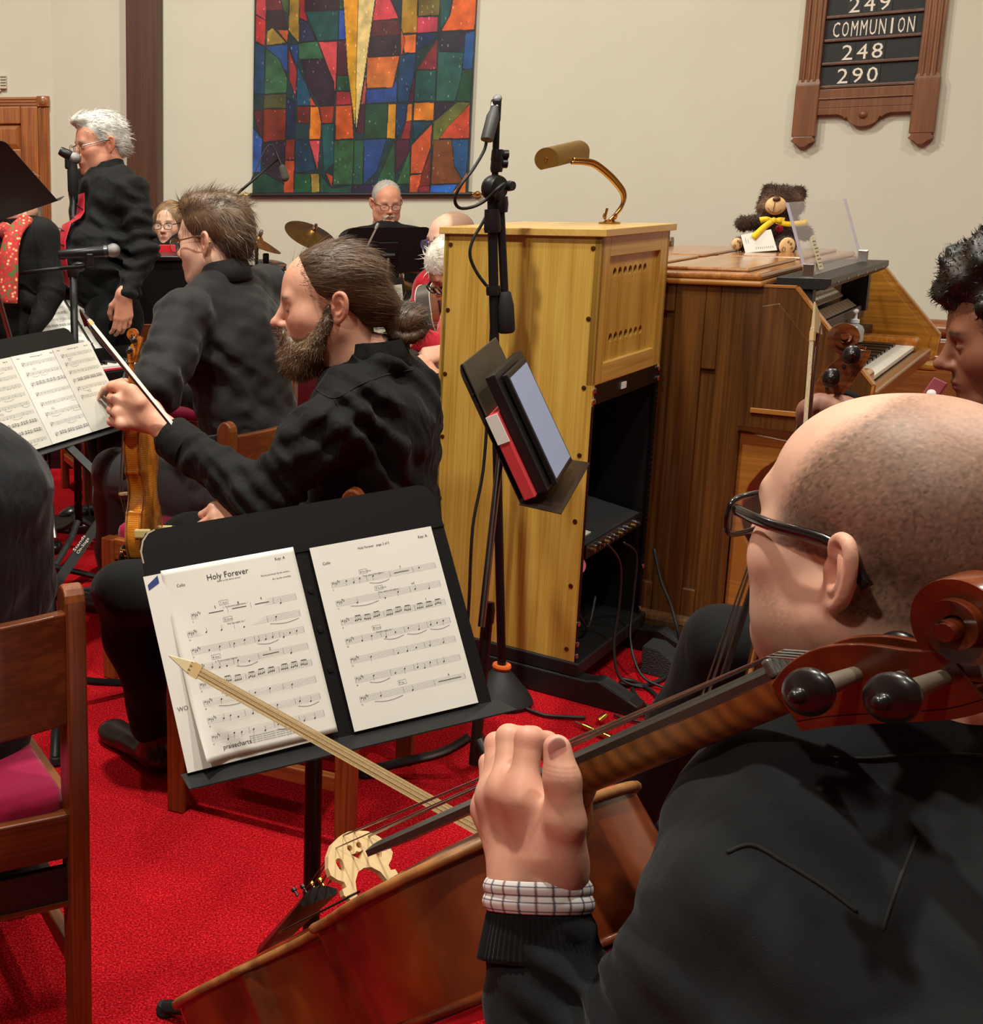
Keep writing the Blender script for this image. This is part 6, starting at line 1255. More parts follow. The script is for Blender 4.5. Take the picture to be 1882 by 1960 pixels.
# ---------------------------------------------------------------- bearded violinist with hair tied in a bun
def violinist():
    J={}; f=nrm(A(-.81,.586,0)); r=np.cross(f,[0,0,1])
    J['N']=P(712,712,2.64); J['shL']=P(640,812,2.50); J['shR']=P(775,735,2.80); J['PV']=A(.585,2.62,.53)
    J['elL']=P(492,958,2.56); J['wrL']=P(300,815,2.76); J['elR']=P(610,985,2.86); J['wrR']=P(470,985,2.66)
    J['hipL']=A(.47,2.52,.53); J['hipR']=A(.62,2.72,.53); J['kneeL']=P(236,1135,2.80); J['ankL']=P(292,1378,2.97); J['toeL']=FL(203,1408); J['kneeR']=A(.16,3.0,.52); J['ankR']=A(.2,3.08,.09); J['toeR']=A(.05,3.16,0)
    sit(J,f)
    M_=head_mesh(.0028,w=.98,jaw=1.0,skin='fair',brow=(74,52,36),eyes='down',neck=.058,neckl=.14,redn=1.1,lips=(168,92,84),nose=1.04)
    fd=nrm(A(-.985,.10,-.13)); R=headframe(fd); c=P(628,578,2.62); s=1.03
    def hnd(S):
        # left fist round the violin neck, knuckles to the left
        W=P(285,795,2.78)
        kn=[P(228,742,2.80),P(222,765,2.775),P(224,790,2.76),P(232,812,2.75)]
        tips=[P(240,730,2.86),P(236,757,2.85),P(238,783,2.84),P(246,805,2.83)]
        for i in range(4):
            S.cap(W+A(0,0,(.018-.012*i)),kn[i],.021,.0125,k=.02)
            a=kn[i]; b=a+(P(212,740+22*i,2.83)-a)*.9; S.chain([a,b,tips[i]],[.0120,.0108,.0085],k=.006)
        S.chain([P(270,770,2.75),P(252,748,2.76),P(236,738,2.80)],[.016,.0125,.010],k=.015)
        S.cap(W,J['wrL']+(J['elL']-J['wrL'])*.30,.029,.037,k=.02); S.cap(P(255,775,2.775),W,.030,.028,k=.02)
    def hnd2(S): hand_sdf(S,P(478,972,2.63),P(428,990,2.60)-P(478,972,2.63),A(.1,-.75,.6),'R',(.9,1.2,.8),1.,fore=P(520,960,2.70))
    J['paint']=lambda V: skinpaint(V,'fair',2)
    t,Rb=build_person('bearded man in black shirt with brown hair tied in a bun, holding a violin',J,BLK1,BLK2,'fair',.006,b=1.06,belly=.5,head=dict(mesh=M_,R=R,c=c,s=s),hands=(hnd,hnd2),fold=.0065,fseed=11,sleeve=(.80,.86),coll=BLK1,collr=.066,handh=.0026,armr=1.12,creases=[(J['elL'],J['shL']-J['elL'],.034,.006,.12),(J['elL']*.5+J['wrL']*.5,J['wrL']-J['elL'],.04,.0025,.09),(P(700,880,2.42),A(.7,.3,.7),.07,.0075,.20),(P(760,800,2.55),A(.5,.5,.7),.08,.007,.18),(P(620,800,2.42),A(-.6,.1,.8),.05,.006,.13)])
    # rolled cuff
    a=J['elL']+(J['wrL']-J['elL'])*.64; b=J['elL']+(J['wrL']-J['elL'])*.84; MB().tube([a,a+(b-a)*.3,b,b-(b-a)*.02],[.048,.052,.051,.043],28).build('rolled_cuff',BLK1,t,True,smooth=.8)
    # swept-back hair
    S=SDF(); S.ell((0,-.022,.044),(.081,.102,.084)); S.ell((0,-.075,-.005),(.062,.052,.062),k=.03); S.cap((0,-.11,-.015),(0,-.135,-.045),.035,.03,k=.03); S.ell((0,-.158,-.064),(.041,.042,.040),k=.008); S.chain([(.03*math.cos(q),-.158+.034*math.sin(q),-.064+.03*math.cos(q*1.)) for q in np.linspace(0,6.2,14)],[.013]*14,k=.004)
    S.ell((.0,.10,-.07),(.12,.075,.12),k=.01,op='s'); S.ell((0,.118,.03),(.062,.060,.062),k=.012,op='s')
    for sx in(-1,1): S.ell((sx*.095,-.006,-.012),(.030,.030,.042),k=.006,op='s'); S.ell((sx*.08,.03,-.04),(.03,.045,.06),k=.01,op='s')
    def hc(V):
        c_=np.tile(lin((58,40,28)),(len(V),1)); n=waves(21,.5,130,8,(1.,.12,1.))(V[:,0],V[:,1],V[:,2]); c_=mixc(c_,lin((104,76,52)),.4+.6*n); return mixc(c_,lin((36,24,18)),.6*gauss(V,(0,-.15,-.06),(.05,.05,.05)))
    flow=lambda p: (A(0,-1,-.12-2.5*max(0,-p[1]-.02)) if p[1]>-.12 else A(-(p[2]+.06)*0+.0,(p[2]+.062)*12,-(p[1]+.155)*12))
    hairmesh(t,'hair',S,.0035,R,c,s,HAIRM,hc,3800,flow,.05,.0014,.05,3,jit=.12,mask=lambda V:V[:,1]>-.118)
    hairmesh(t,'hair_bun',SDF().ell((0,-.158,-.064),(.040,.041,.039)),.0035,R,c,s,HAIRM,lambda V:mixc(np.tile(lin((44,30,22)),(len(V),1)),lin((92,66,46)),.35+.6*waves(23,.5,120,8)(V[:,0],V[:,1],V[:,2])),1500,lambda p:np.cross(A(.75,.45,.5),p-A(0,-.158,-.064))*25,.035,.0015,.06,13,jit=.25,disp=waves(29,.0035,110,6))
    # full beard and moustache
    S=SDF(); S.ell((0,.062,-.096),(.056,.046,.042),k=.02); S.ell((0,.070,-.124),(.047,.042,.036),k=.03); S.ell((0,.101,-.053),(.031,.015,.0125),k=.01); S.ell((0,.094,-.088),(.030,.018,.02),k=.02)
    for sx in(-1,1): S.cap((sx*.063,.012,-.036),(sx*.050,.045,-.085),.015,.028,k=.02); S.cap((sx*.012,.098,-.053),(sx*.034,.085,-.078),.010,.012,k=.012); S.cap((sx*.067,.004,-.005),(sx*.062,.010,-.045),.007,.013,k=.01)
    S.ell((0,.112,-.072),(.014,.010,.0045),k=.005,op='s')
    def bc(V):
        c_=np.tile(lin((84,60,42)),(len(V),1)); n=waves(31,.5,150,8)(V[:,0],V[:,1],V[:,2]); return mixc(mixc(c_,lin((150,122,92)),.35+.6*n),lin((58,40,28)),np.clip((.05-V[:,1])/.05,0,.7))
    hairmesh(t,'beard',S,.0035,R,c,s,HAIRM,bc,6500,lambda p:A(p[0]*4,.5,-.9),.013,.0012,.6,5,jit=.5,curl=.6)
    seam(t,'yoke_seam',[(600,742),(640,762),(690,736),(745,716),(790,708)],SEAM,.0016); seam(t,'sleeve_seam',[(640,764),(655,800),(652,850),(640,900)],SEAM,.0014)
violinist()
# ---------------------------------------------------------------- man in charcoal suit at the keyboard
def suit_man():
    J={}; f=nrm(A(-.78,.62,0)); r=np.cross(f,[0,0,1]); J['N']=P(432,548,3.42); J['PV']=A(.40,3.40,.54)
    J['shL']=P(352,606,3.27); J['shR']=P(505,560,3.62); J['elL']=P(300,742,3.12); J['wrL']=P(262,728,3.55); J['elR']=P(430,760,3.75); J['wrR']=P(300,740,3.75)
    J['kneeL']=P(222,905,3.70); J['ankL']=P(215,1000,4.0)*A(1,1,0)+A(0,0,.09); sit(J,f,seat=.48)
    J['toeL']=J['ankL']*A(1,1,0)+f*.18
    M_=head_mesh(.0035,w=.96,skin='pale',brow=(80,58,40),eyes='open',neck=.054,neckl=.13)
    fd=nrm(A(-.83,.53,-.10)); R=headframe(fd); c=P(408,460,3.42); s=1.0
    t,Rb=build_person('young man with brown hair and glasses in charcoal suit, seen from behind',J,CHAR,cloth('grey_trouser',(58,56,58),.8,.3),'pale',.0075,b=1.1,head=dict(mesh=M_,R=R,c=c,s=s),hands=(dict(W=J['wrL'],d=f*.9+A(-.05,.2,-.25),back=A(0,0,1),side='L',curl=(.2,.4,.3),fore=J['elL']+(J['wrL']-J['elL'])*.8),),jacket=1,fold=.0045,fseed=21,topname='suit_jacket',coll=CHAR,collr=.064,armr=1.15,sleeve=.95,creases=[(J['elL'],J['shL']-J['elL'],.075,.004,.15),(P(480,700,3.25),A(.6,.1,.8),.11,.006,.22),(P(420,820,3.25),A(.3,0,.95),.12,.005,.2)])
    S=SDF(); S.ell((0,-.020,.052),(.084,.104,.086)); S.ell((0,-.078,.000),(.066,.046,.07),k=.03); S.ell((.01,.045,.108),(.058,.055,.035),k=.03)
    S.ell((0,.10,-.06),(.12,.085,.115),k=.008,op='s'); S.ell((0,-.05,-.125),(.12,.12,.06),k=.01,op='s')
    for sx in(-1,1): S.ell((sx*.094,-.004,-.018),(.028,.030,.046),k=.006,op='s')
    def hc(V): c_=np.tile(lin((74,54,40)),(len(V),1)); n=waves(22,.5,110,8,(1,.3,1))(V[:,0],V[:,1],V[:,2]); c_=mixc(c_,lin((126,98,70)),.3+.6*n); return mixc(c_,lin((48,34,26)),np.clip((.03-V[:,2])/.06,0,.75))
    hairmesh(t,'hair',S,.0042,R,c,s,HAIRM,hc,2600,lambda p:A(.35,-.55,-.9*(1 if p[2]<.08 else -.1)),.040,.0017,.22,6,jit=.25)
    glasses(t,R,c,s,mat('gold_wire',(150,120,70),.3,1.),w=.048,h=.038,round_=.3,rim=.0011,y=.110)
    # pocket flap
    q0=P(300,872,3.28); MB().box(P(388,850,3.17),(.12,.012,.04),frame(x=P(430,852,3.22)-P(345,846,3.14),z=A(0,0,1))).build('pocket_flap',CHAR,t,True,bevel=.003)
suit_man()
# ---------------------------------------------------------------- standing singer
def singer():
    J={}; d=5.0; f=nrm(A(-.95,-.25,0)); r=np.cross(f,[0,0,1]); J['N']=P(203,343,d); J['PV']=P(208,560,d)
    J['shL']=P(252,374,4.88); J['shR']=P(166,352,5.10); J['elL']=P(277,478,4.84); J['wrL']=P(238,565,4.74); J['elR']=P(160,470,5.3); J['wrR']=P(120,560,5.2)
    pv=J['PV']
    for q,sg in(('L',-1),('R',1)):
        J['hip'+q]=pv+r*sg*.09-A(0,0,.10); J['knee'+q]=A(*(pv+r*sg*.10+f*.02)[:2],.50); J['ank'+q]=A(*(pv+r*sg*.10)[:2],.09); J['toe'+q]=J['ank'+q]*A(1,1,0)+f*.2
    M_=head_mesh(.0042,w=1.0,fat=.5,skin='ruddy',brow=(150,146,140),eyes='down',age=.8,nose=1.05,neck=.060,neckl=.11)
    fd=nrm(A(-.93,-.36,-.16)); R=headframe(fd); c=P(190,276,d); s=1.0
    t,Rb=build_person('grey-haired man in black shirt and red tie singing, standing at a microphone',J,BLK1,BLK2,'ruddy',.0085,b=1.02,belly=1.35,head=dict(mesh=M_,R=R,c=c,s=s),hands=(dict(W=J['wrL'],d=A(-.05,-.05,-1),back=A(.3,-.9,0),side='L',curl=(.35,.5,.4),fore=J['elL']+(J['wrL']-J['elL'])*.8),),fold=.005,fseed=31,sleeve=(.92,.92),coll=BLK1,collr=.068,armr=1.08,handh=.004,creases=[(J['elL'],A(0,0,1),.05,.009,.16),(P(200,440,4.8),A(.5,0,.8),.08,.008,.2),(P(190,530,4.8),A(.2,0,1),.07,.008,.2)])
    S=SDF(); S.ell((0,-.022,.048),(.083,.104,.090)); S.ell((0,-.08,-.005),(.068,.05,.07),k=.03); S.ell((.02,.055,.108),(.055,.045,.03),k=.025)
    S.ell((0,.11,-.04),(.12,.085,.12),k=.008,op='s'); S.ell((0,-.03,-.13),(.12,.13,.06),k=.01,op='s')
    for sx in(-1,1): S.ell((sx*.094,-.0,-.02),(.028,.032,.044),k=.006,op='s')
    hairmesh(t,'hair',S,.005,R,c,s,HAIRM,lambda V:mixc(np.tile(lin((164,162,156)),(len(V),1)),lin((218,216,208)),.5+waves(8,.5,120)(V[:,0],V[:,1],V[:,2])),1800,lambda p:A(0,-.9,-.3),.035,.003,.12,8,jit=.2,curl=.3)
    glasses(t,R,c,s,mat('silver_wire',(140,140,140),.3,1.),w=.05,h=.036,round_=.5,rim=.0013,y=.112)
    # red tie lying on the shirt front
    tie=cloth('red_tie',(168,22,40),.5,.2); V=LAST['top']; L=(V-J['N'])@Rb; q=[]; zs=np.linspace(-.075,-.47,16)
    for z in zs:
        m_=(np.abs(L[:,0])<.03)&(np.abs(L[:,2]-z)<.02)
        if m_.any(): q.append(J['N']+Rb@A(0,L[m_,1].max()+.006,z))
    q=np.array(q); w_=np.interp(np.linspace(0,1,len(q)),[0,.08,.85,1],[.020,.024,.045,.008]); MB().tube(q,w_,10,flat=.14,side=Rb[:,0]).build('necktie',tie,t,True,smooth=True)
    for i in range(2,len(q)-2,2): MB().tube([q[i]-Rb[:,0]*w_[i]*.9-A(0,0,.014)+Rb[:,1]*.006,q[i]+Rb[:,0]*w_[i]*.9+A(0,0,.014)+Rb[:,1]*.006],.0035,5,flat=.4).build('tie_stripe',mat('tie_stripe_dark',(58,14,24),.6),t,True)
singer()
def mini_head(label_h,**k): return head_mesh(.0052,**k)
# ---------------------------------------------------------------- woman with red scarf behind the black desk at the far left
def scarf_woman():
    J={}; d=4.62; f=nrm(A(.55,-.83,0)); J['N']=P(30,452,d); J['PV']=P(20,640,d+.05); J['shL']=P(82,455,4.58); J['shR']=P(-20,450,4.75)
    J['elL']=P(98,560,4.55); J['wrL']=P(62,640,4.5); sit(J,f,seat=J['PV'][2]-.07)
    r=np.cross(f,[0,0,1])
    for q,sg in(('L',-1),('R',1)): J['hip'+q]=J['PV']+r*sg*.08-A(0,0,.1); J['knee'+q]=A(*(J['PV']+r*sg*.09)[:2],.48); J['ank'+q]=A(*(J['PV']+r*sg*.09)[:2],.09); J['toe'+q]=J['ank'+q]*A(1,1,0)+f*.17
    M_=mini_head('',skin='pale',w=.95,eyes='down',neck=.048); fd=nrm(A(.35,-.9,-.25)); R=headframe(fd); c=P(33,385,d); s=.96
    t,Rb=build_person('long grey-haired woman in black top and red patterned scarf beside black desk',J,BLK1,BLK2,'pale',.009,b=.8,head=dict(mesh=M_,R=R,c=c,s=s),fold=.004,fseed=41,armr=.85,collr=.06)
    S=SDF(); S.ell((0,-.022,.044),(.086,.104,.086)); S.cap((0,-.06,.0),(0,-.075,-.20),.078,.085,k=.04); 
    for sx in(-1,1): S.cap((sx*.072,.005,.02),(sx*.082,.03,-.22),.026,.034,k=.03)
    S.ell((0,.115,-.03),(.062,.085,.10),k=.01,op='s'); S.ell((0,.05,-.16),(.05,.07,.1),k=.01,op='s')
    hairmesh(t,'hair',S,.0055,R,c,s,HAIRM,lambda V:mixc(np.tile(lin((112,100,88)),(len(V),1)),lin((168,158,146)),.4+waves(9,.6,100,6,(1,1,.15))(V[:,0],V[:,1],V[:,2])),900,lambda p:A(0,-.2,-1),.07,.003,.1,9,jit=.12)
    # scarf
    m,nt,bs=_new('scarf_print'); v=N(nt,'ShaderNodeTexVoronoi',Scale=55.); nt.links.new(coord(nt),v.inputs['Vector']); nt.links.new(ramp(nt,v.outputs['Distance'],[(.15,srgb((226,214,150))),(.3,srgb((206,70,60))),(.6,srgb((184,34,44))),(.8,srgb((90,110,60)))]),bs.inputs['Base Color']); bs.inputs['Roughness'].default_value=.85
    k=[P(44,425,4.52),P(28,445,4.48),P(18,480,4.46),P(16,520,4.45),P(13,580,4.45)]; q=smoothline(k,6); MB().tube(q,np.interp(np.linspace(0,1,len(q)),[0,.3,1],[.03,.034,.042]),14,flat=.45,side=RT).build('scarf',m,t,True,smooth=True)
    MB().tube(smoothline([P(44,425,4.52),P(62,432,4.6),P(60,420,4.72),P(30,418,4.76),P(5,428,4.7),P(14,445,4.52)],5),.03,12).build('scarf_loop',m,t,True,smooth=True)
scarf_woman()
# ---------------------------------------------------------------- seated woman with glasses at the upright piano
def pianist():
    J={}; d=6.55; f=nrm(A(-.3,-.95,0)); J['N']=P(333,466,d); sit(J,f,sh=.165,seat=.48)
    M_=mini_head('',skin='pale',w=.95,eyes='open',neck=.046,iris=(60,70,80)); fd=nrm(A(-.42,-.9,-.08)); R=headframe(fd); c=P(325,428,d); s=.95
    t,Rb=build_person('woman with bobbed brown hair and glasses in black cardigan over red top',J,BLK1,BLK2,'pale',.010,b=.9,head=dict(mesh=M_,R=R,c=c,s=s),fold=.003,fseed=51,armr=.95,topname='cardigan')
    S=SDF(); S.ell((0,-.018,.044),(.090,.104,.088)); S.cap((0,-.06,.0),(0,-.06,-.09),.078,.070,k=.04)
    for sx in(-1,1): S.cap((sx*.074,.01,.03),(sx*.078,.03,-.09),.026,.024,k=.03)
    S.ell((0,.12,-.02),(.060,.085,.10),k=.01,op='s'); S.ell((0,.06,-.12),(.05,.07,.07),k=.01,op='s')
    hairmesh(t,'hair',S,.006,R,c,s,HAIRM,lambda V:mixc(np.tile(lin((104,78,52)),(len(V),1)),lin((150,120,86)),.4+waves(10,.6,100,6,(1,1,.2))(V[:,0],V[:,1],V[:,2])),700,lambda p:A(0,-.1,-1),.06,.003,.08,9,jit=.1)
    glasses(t,R,c,s,mat('dark_wire',(60,50,46),.3,.6),w=.05,h=.034,round_=.6,rim=.0016,y=.108)
    MB().prism([(-.045,.03),(.045,.03),(.07,-.10),(.05,-.24),(-.05,-.24),(-.06,-.10)],J['N']+f*.135-A(0,0,.03),np.cross(f,[0,0,1]),nrm(A(0,0,1)-f*.12),f*.012).build('red_blouse',cloth('red_satin',(196,24,38),.45,.3),t,True,bevel=.004)
pianist()
# ---------------------------------------------------------------- drummer
def drummer():
    J={}; d=6.65; f=nrm(A(-.1,-1,0)); J['N']=P(742,444,d); sit(J,f,sh=.20,seat=.50,splay=.16)
    J['wrL']=P(812,548,6.2); J['elL']=P(815,500,6.55); J['wrR']=P(690,540,6.2)
    M_=mini_head('',skin='ruddy',w=1.0,eyes='down',neck=.06,age=.7,brow=(140,130,120),fat=.2); fd=nrm(A(.02,-.96,-.22)); R=headframe(fd); c=P(740,388,d); s=.94
    t,Rb=build_person('grey goateed man with glasses in black shirt, drumming below the banner',J,BLK1,BLK2,'ruddy',.010,b=1.1,belly=.6,head=dict(mesh=M_,R=R,c=c,s=s),fold=.003,fseed=61,hands=(dict(W=J['wrL'],d=A(-.3,-.9,-.2),back=A(0,0,1),side='L',curl=(.8,1.,.7),fore=J['elL']),),handh=.0045)
    S=SDF(); S.ell((0,-.024,.042),(.082,.101,.086)); S.ell((0,.11,-.02),(.10,.092,.11),k=.008,op='s'); S.ell((0,-.02,-.12),(.12,.14,.06),k=.01,op='s'); S.ell((0,.085,.075),(.05,.06,.05),k=.01,op='s')
    for sx in(-1,1): S.ell((sx*.094,-.0,-.02),(.028,.032,.044),k=.006,op='s')
    hairmesh(t,'hair',S,.006,R,c,s,HAIRM,colconst((168,164,156)),500,lambda p:A(0,-.9,-.3),.02,.002,.3,8)
    S=SDF(); S.ell((0,.088,-.104),(.022,.016,.026),k=.01)
    for sx in(-1,1): S.cap((sx*.008,.102,-.054),(sx*.027,.090,-.062),.0065,.006,k=.006); S.cap((sx*.027,.090,-.062),(sx*.022,.086,-.095),.006,.009,k=.006)
    S.ell((0,.104,-.070),(.016,.014,.007),k=.003,op='s')
    hairmesh(t,'goatee',S,.0045,R,c,s,HAIRM,colconst((196,184,166)),300,A(0,.3,-1),.014,.002,.4,4)
    glasses(t,R,c,s,mat('brown_wire',(90,60,40),.35,.5),w=.05,h=.032,round_=.6,rim=.0017,y=.110)
drummer()
# ---------------------------------------------------------------- guitarists half hidden by the cabinet
def guitarists():
    # short-cropped man with blue-tinted glasses
    J={}; d=5.35; f=nrm(A(-.85,-.5,0)); J['N']=P(885,528,d); sit(J,f,seat=.48)
    J['elL']=P(845,640,5.0); J['wrL']=P(800,607,5.0)
    M_=mini_head('',skin='pale',w=1.0,eyes='down',neck=.058,fat=.2,stub=lambda V,c,sk:mixc(c,lin((128,100,82)),.75*np.clip((.05-.5*(V[:,2]-.06)-V[:,1])/.02,0,1)*np.clip((V[:,2]-.005)/.02,0,1)*(np.abs(V[:,0])<.08))); fd=nrm(A(-.92,-.34,-.12)); R=headframe(fd); c=P(862,460,d); s=1.03
    t,Rb=build_person('man with cropped hair and blue-framed glasses, partly behind the plywood cabinet',J,REDV,BLK2,'pale',.010,b=1.05,head=dict(mesh=M_,R=R,c=c,s=s),fold=.004,fseed=71,hands=(dict(W=J['wrL'],d=P(780,612,4.95)-J['wrL'],back=A(.2,-.6,.7),side='L',curl=(.5,.8,.6),fore=J['elL']),),handh=.0042)
    glasses(t,R,c,s,mat('blue_frame',(66,72,130),.3),w=.052,h=.034,round_=.8,rim=.0022,y=.110)
    # white-haired man in red velvet sleeves and black vest
    J={}; d=4.75; f=nrm(A(-.80,-.2,0)); J['N']=P(905,585,d); sit(J,f,seat=.47)
    J['shL']=P(880,610,4.6); J['shR']=P(920,600,4.95); J['elL']=P(862,672,4.45); J['wrL']=P(792,652,4.42)
    M_=mini_head('',skin='ruddy',w=1.0,eyes='down',neck=.056,age=.6); fd=nrm(A(-.72,-.10,-.62)); R=headframe(fd); c=P(872,517,d-.02); s=1.03
    t,Rb=build_person('white-haired man in red velvet sleeves leaning forward behind the plywood cabinet',J,REDV,BLK2,'ruddy',.009,b=1.02,head=dict(mesh=M_,R=R,c=c,s=s),fold=.004,fseed=81,hands=(dict(W=J['wrL'],d=A(-.9,-.2,-.25),back=A(0,-.3,1),side='L',curl=(.4,.7,.5),fore=J['elL']),),handh=.004,armr=1.15,sleeve=.97)
    S=SDF(); S.ell((0,-.018,.050),(.090,.110,.092)); S.ell((0,-.08,-.01),(.072,.055,.08),k=.03); S.ell((0,.115,-.05),(.12,.08,.11),k=.008,op='s'); S.ell((0,-.02,-.14),(.12,.14,.06),k=.01,op='s')
    for sx in(-1,1): S.ell((sx*.098,-.0,-.02),(.028,.032,.044),k=.006,op='s')
    hairmesh(t,'hair',S,.0052,R,c,s,HAIRM,lambda V:mixc(np.tile(lin((196,190,176)),(len(V),1)),lin((232,228,216)),.5+waves(8,.5,120)(V[:,0],V[:,1],V[:,2])),1500,lambda p:A(0,-.7,-.5),.035,.003,.15,18,jit=.25,curl=.5)
    glasses(t,R,c,s,mat('black_frame',(18,18,20),.3),w=.052,h=.036,round_=.8,rim=.003,y=.112)
    Rv=Rb; S=SDF(); PVv,Nv=J['PV'],J['N']; S.cap(PVv,PVv+(Nv-PVv)*.8,.165,.172,k=.05,R=Rv,sc=(1,.74,1)); V,Fc=S.mesh(.011); mesh('vest',V,Fc,BLK1,t,True,smooth=True)
    # third player: only hands, sleeve and lap show beside the cabinet
    J={}; d=4.35; f=nrm(A(-.9,.15,0)); J['N']=P(948,632,d+.15); sit(J,f,seat=.47)
    J['elL']=P(905,770,3.85); J['wrL']=P(838,738,3.86); J['elR']=P(900,690,4.15); J['wrR']=P(862,672,4.1)
    M_=mini_head('',skin='fair',w=1.0); fd=nrm(A(-.8,.0,-.45)); R=headframe(fd); c=P(940,555,d+.15); s=1.
    t,Rb=build_person('seated player in black whose hands grip a dark red guitar neck beside the cabinet',J,BLK1,BLK2,'fair',.009,b=1.0,head=dict(mesh=M_,R=R,c=c,s=s),fold=.004,fseed=91,hands=(dict(W=J['wrL'],d=P(808,702,3.9)-J['wrL'],back=A(.3,-.9,.1),side='L',curl=(.5,.6,.5),fore=J['elL']+(J['wrL']-J['elL'])*.7),dict(W=J['wrR'],d=P(828,680,4.1)-J['wrR'],back=A(-.1,-.6,.8),side='R',curl=(.8,1.,.8),fore=J['elR'])),handh=.0035)
    S=SDF(); S.ell((0,-.022,.044),(.082,.102,.086)); S.ell((0,.11,-.04),(.12,.085,.11),k=.008,op='s'); hairmesh(t,'hair',S,.006,R,c,s,HAIRM,colconst((70,52,38)))
guitarists()
# ---------------------------------------------------------------- second cellist at the right edge, dark curly hair
def cellist2():
    J={}; d=2.08; f=nrm(A(-.86,.46,0)); J['N']=P(1978,838,d); J['PV']=A(1.56,1.98,.53); sit(J,f,seat=.46)
    J['kneeL']=A(1.06,1.86,.53); J['kneeR']=A(1.16,2.20,.55); J['ankL']=A(1.04,1.95,.09); J['ankR']=A(1.1,2.40,.09); J['toeL']=A(.90,2.05,0); J['toeR']=A(.95,2.5,0)
    J['wrL']=P(1604,806,1.53); J['elL']=P(1790,1010,1.62); J['wrR']=P(1640,980,2.2); J['elR']=P(1800,1010,2.3)
    M_=head_mesh(.0034,w=.97,skin='brown',brow=(24,16,14),eyes='down',lips=(120,66,62),neck=.056,neckl=.13,redn=.6,nose=1.02,chin=1.0,stub=lambda V,c,sk:mixc(c,lin((40,24,18)),.6*gauss(V,(0,.10,-.052),(.022,.02,.005))))
    fd=nrm(A(-.86,.42,-.22)); R=headframe(fd); c=P(1948,642,d); s=1.03
    def hnd(S):
        W=P(1605,806,1.50)
        for i in range(4):
            a=P(1556+9*i,784-2*i,1.47+.022*i); S.cap(W,a,.020,.0115,k=.02); S.chain([a,P(1544+7*i,804-2*i,1.495+.022*i),P(1572+6*i,822-2*i,1.51+.02*i)],[.011,.0098,.0085],k=.006)
        S.chain([P(1600,790,1.46),P(1572,776,1.47),P(1544,782,1.49)],[.015,.012,.0095],k=.012); S.cap(W,J['wrL']+(J['elL']-J['wrL'])*.3,.027,.036,k=.02)
    J['paint']=lambda V: mixc(np.tile(lin((128,84,66)),(len(V),1)),lin((150,104,86)),.4+.3*waves(2,.5,70)(V[:,0],V[:,1],V[:,2]))
    t,Rb=build_person('man in black with dark curly hair holding up a viola, face in profile',J,BLK2,BLK2,'brown',.008,b=1.0,head=dict(mesh=M_,R=R,c=c,s=s),hands=(hnd,),fold=.004,fseed=101,handh=.003,coll=BLK2)
    S=SDF(); S.ell((0,-.03,.070),(.092,.110,.090)); S.ell((0,-.02,.135),(.075,.088,.06),k=.03); S.ell((0,.045,.115),(.065,.055,.05),k=.03); S.ell((0,.115,-.035),(.12,.08,.115),k=.008,op='s'); S.ell((0,-.02,-.12),(.12,.14,.06),k=.01,op='s')
    for sx in(-1,1): S.ell((sx*.096,-.0,-.02),(.028,.032,.044),k=.006,op='s')
    hairmesh(t,'hair',S,.005,R,c,s,HAIRM,lambda V:mixc(np.tile(lin((24,20,18)),(len(V),1)),lin((46,36,30)),.4+waves(8,.6,110)(V[:,0],V[:,1],V[:,2])),9000,lambda p:A(p[0],p[1],p[2]-.03)*3,.013,.0022,.35,28,jit=1.4,curl=2.8,disp=waves(12,.016,85,8))
cellist2()
# his viola: upright before him, only the scroll and neck rise clear
c2t=P(1618,646,1.50); yv=nrm(A(.17,.05,1.0)); zv=A(-.80,.55,.1); C2R=frame(y=yv,z=zv); C2T=c2t-C2R@(A(0,.840,-.018)*.60)
V3S=varnish('cello2_scroll_flame',(150,92,44),(124,66,28),(92,44,18),.28,1.3,.22)
viol('viola','viola with flamed scroll rising in front of the organ keys','viola',mat4(C2R,C2T),.60,.040,V1T,V1,V3S,V3S,cello=False)
bow('viola_bow','viola bow with white hair held upright beside the viola scroll',P(1557,608,1.44),P(1527,1010,1.42),P(1540,700,1.44)-P(1560,700,1.455),mat('bow_dark_wood',(78,40,28),.3,coat=.3),EBONY,mat('ivory_tip2',(196,176,130),.45),hairw=.0042,r=.0036,hair=(222,206,172),stickoff=.016)
# ---------------------------------------------------------------- person in black at the left edge, seen from behind
def left_person():
    J={}; f=nrm(A(-.36,.93,0)); r=np.cross(f,[0,0,1]); J['N']=P(-118,842,2.03); J['shR']=P(-20,945,2.06); J['PV']=A(-.36,1.93,.53); sit(J,f,seat=.46,sh=.19)
    J['elR']=P(22,1120,2.12); J['wrR']=P(-40,1160,2.32)
    M_=mini_head('',skin='fair'); fd=nrm(A(-.3,.9,-.1)); R=headframe(fd); c=P(-130,730,2.05)
    t,Rb=build_person('person in black shirt seated on the wooden chair with magenta seat',J,cloth('black_satin_shirt',(26,28,32),.6,.5,12.,.2,.15),BLK2,'fair',.007,b=1.12,head=dict(mesh=M_,R=R,c=c,s=1.),fold=.0035,fseed=111,armr=1.45,coll=BLK1)
    S=SDF(); S.ell((0,-.022,.044),(.084,.104,.088)); S.ell((0,.11,-.04),(.12,.085,.11),k=.008,op='s'); hairmesh(t,'hair',S,.006,R,c,1.,HAIRM,colconst((80,60,44)))
left_person()
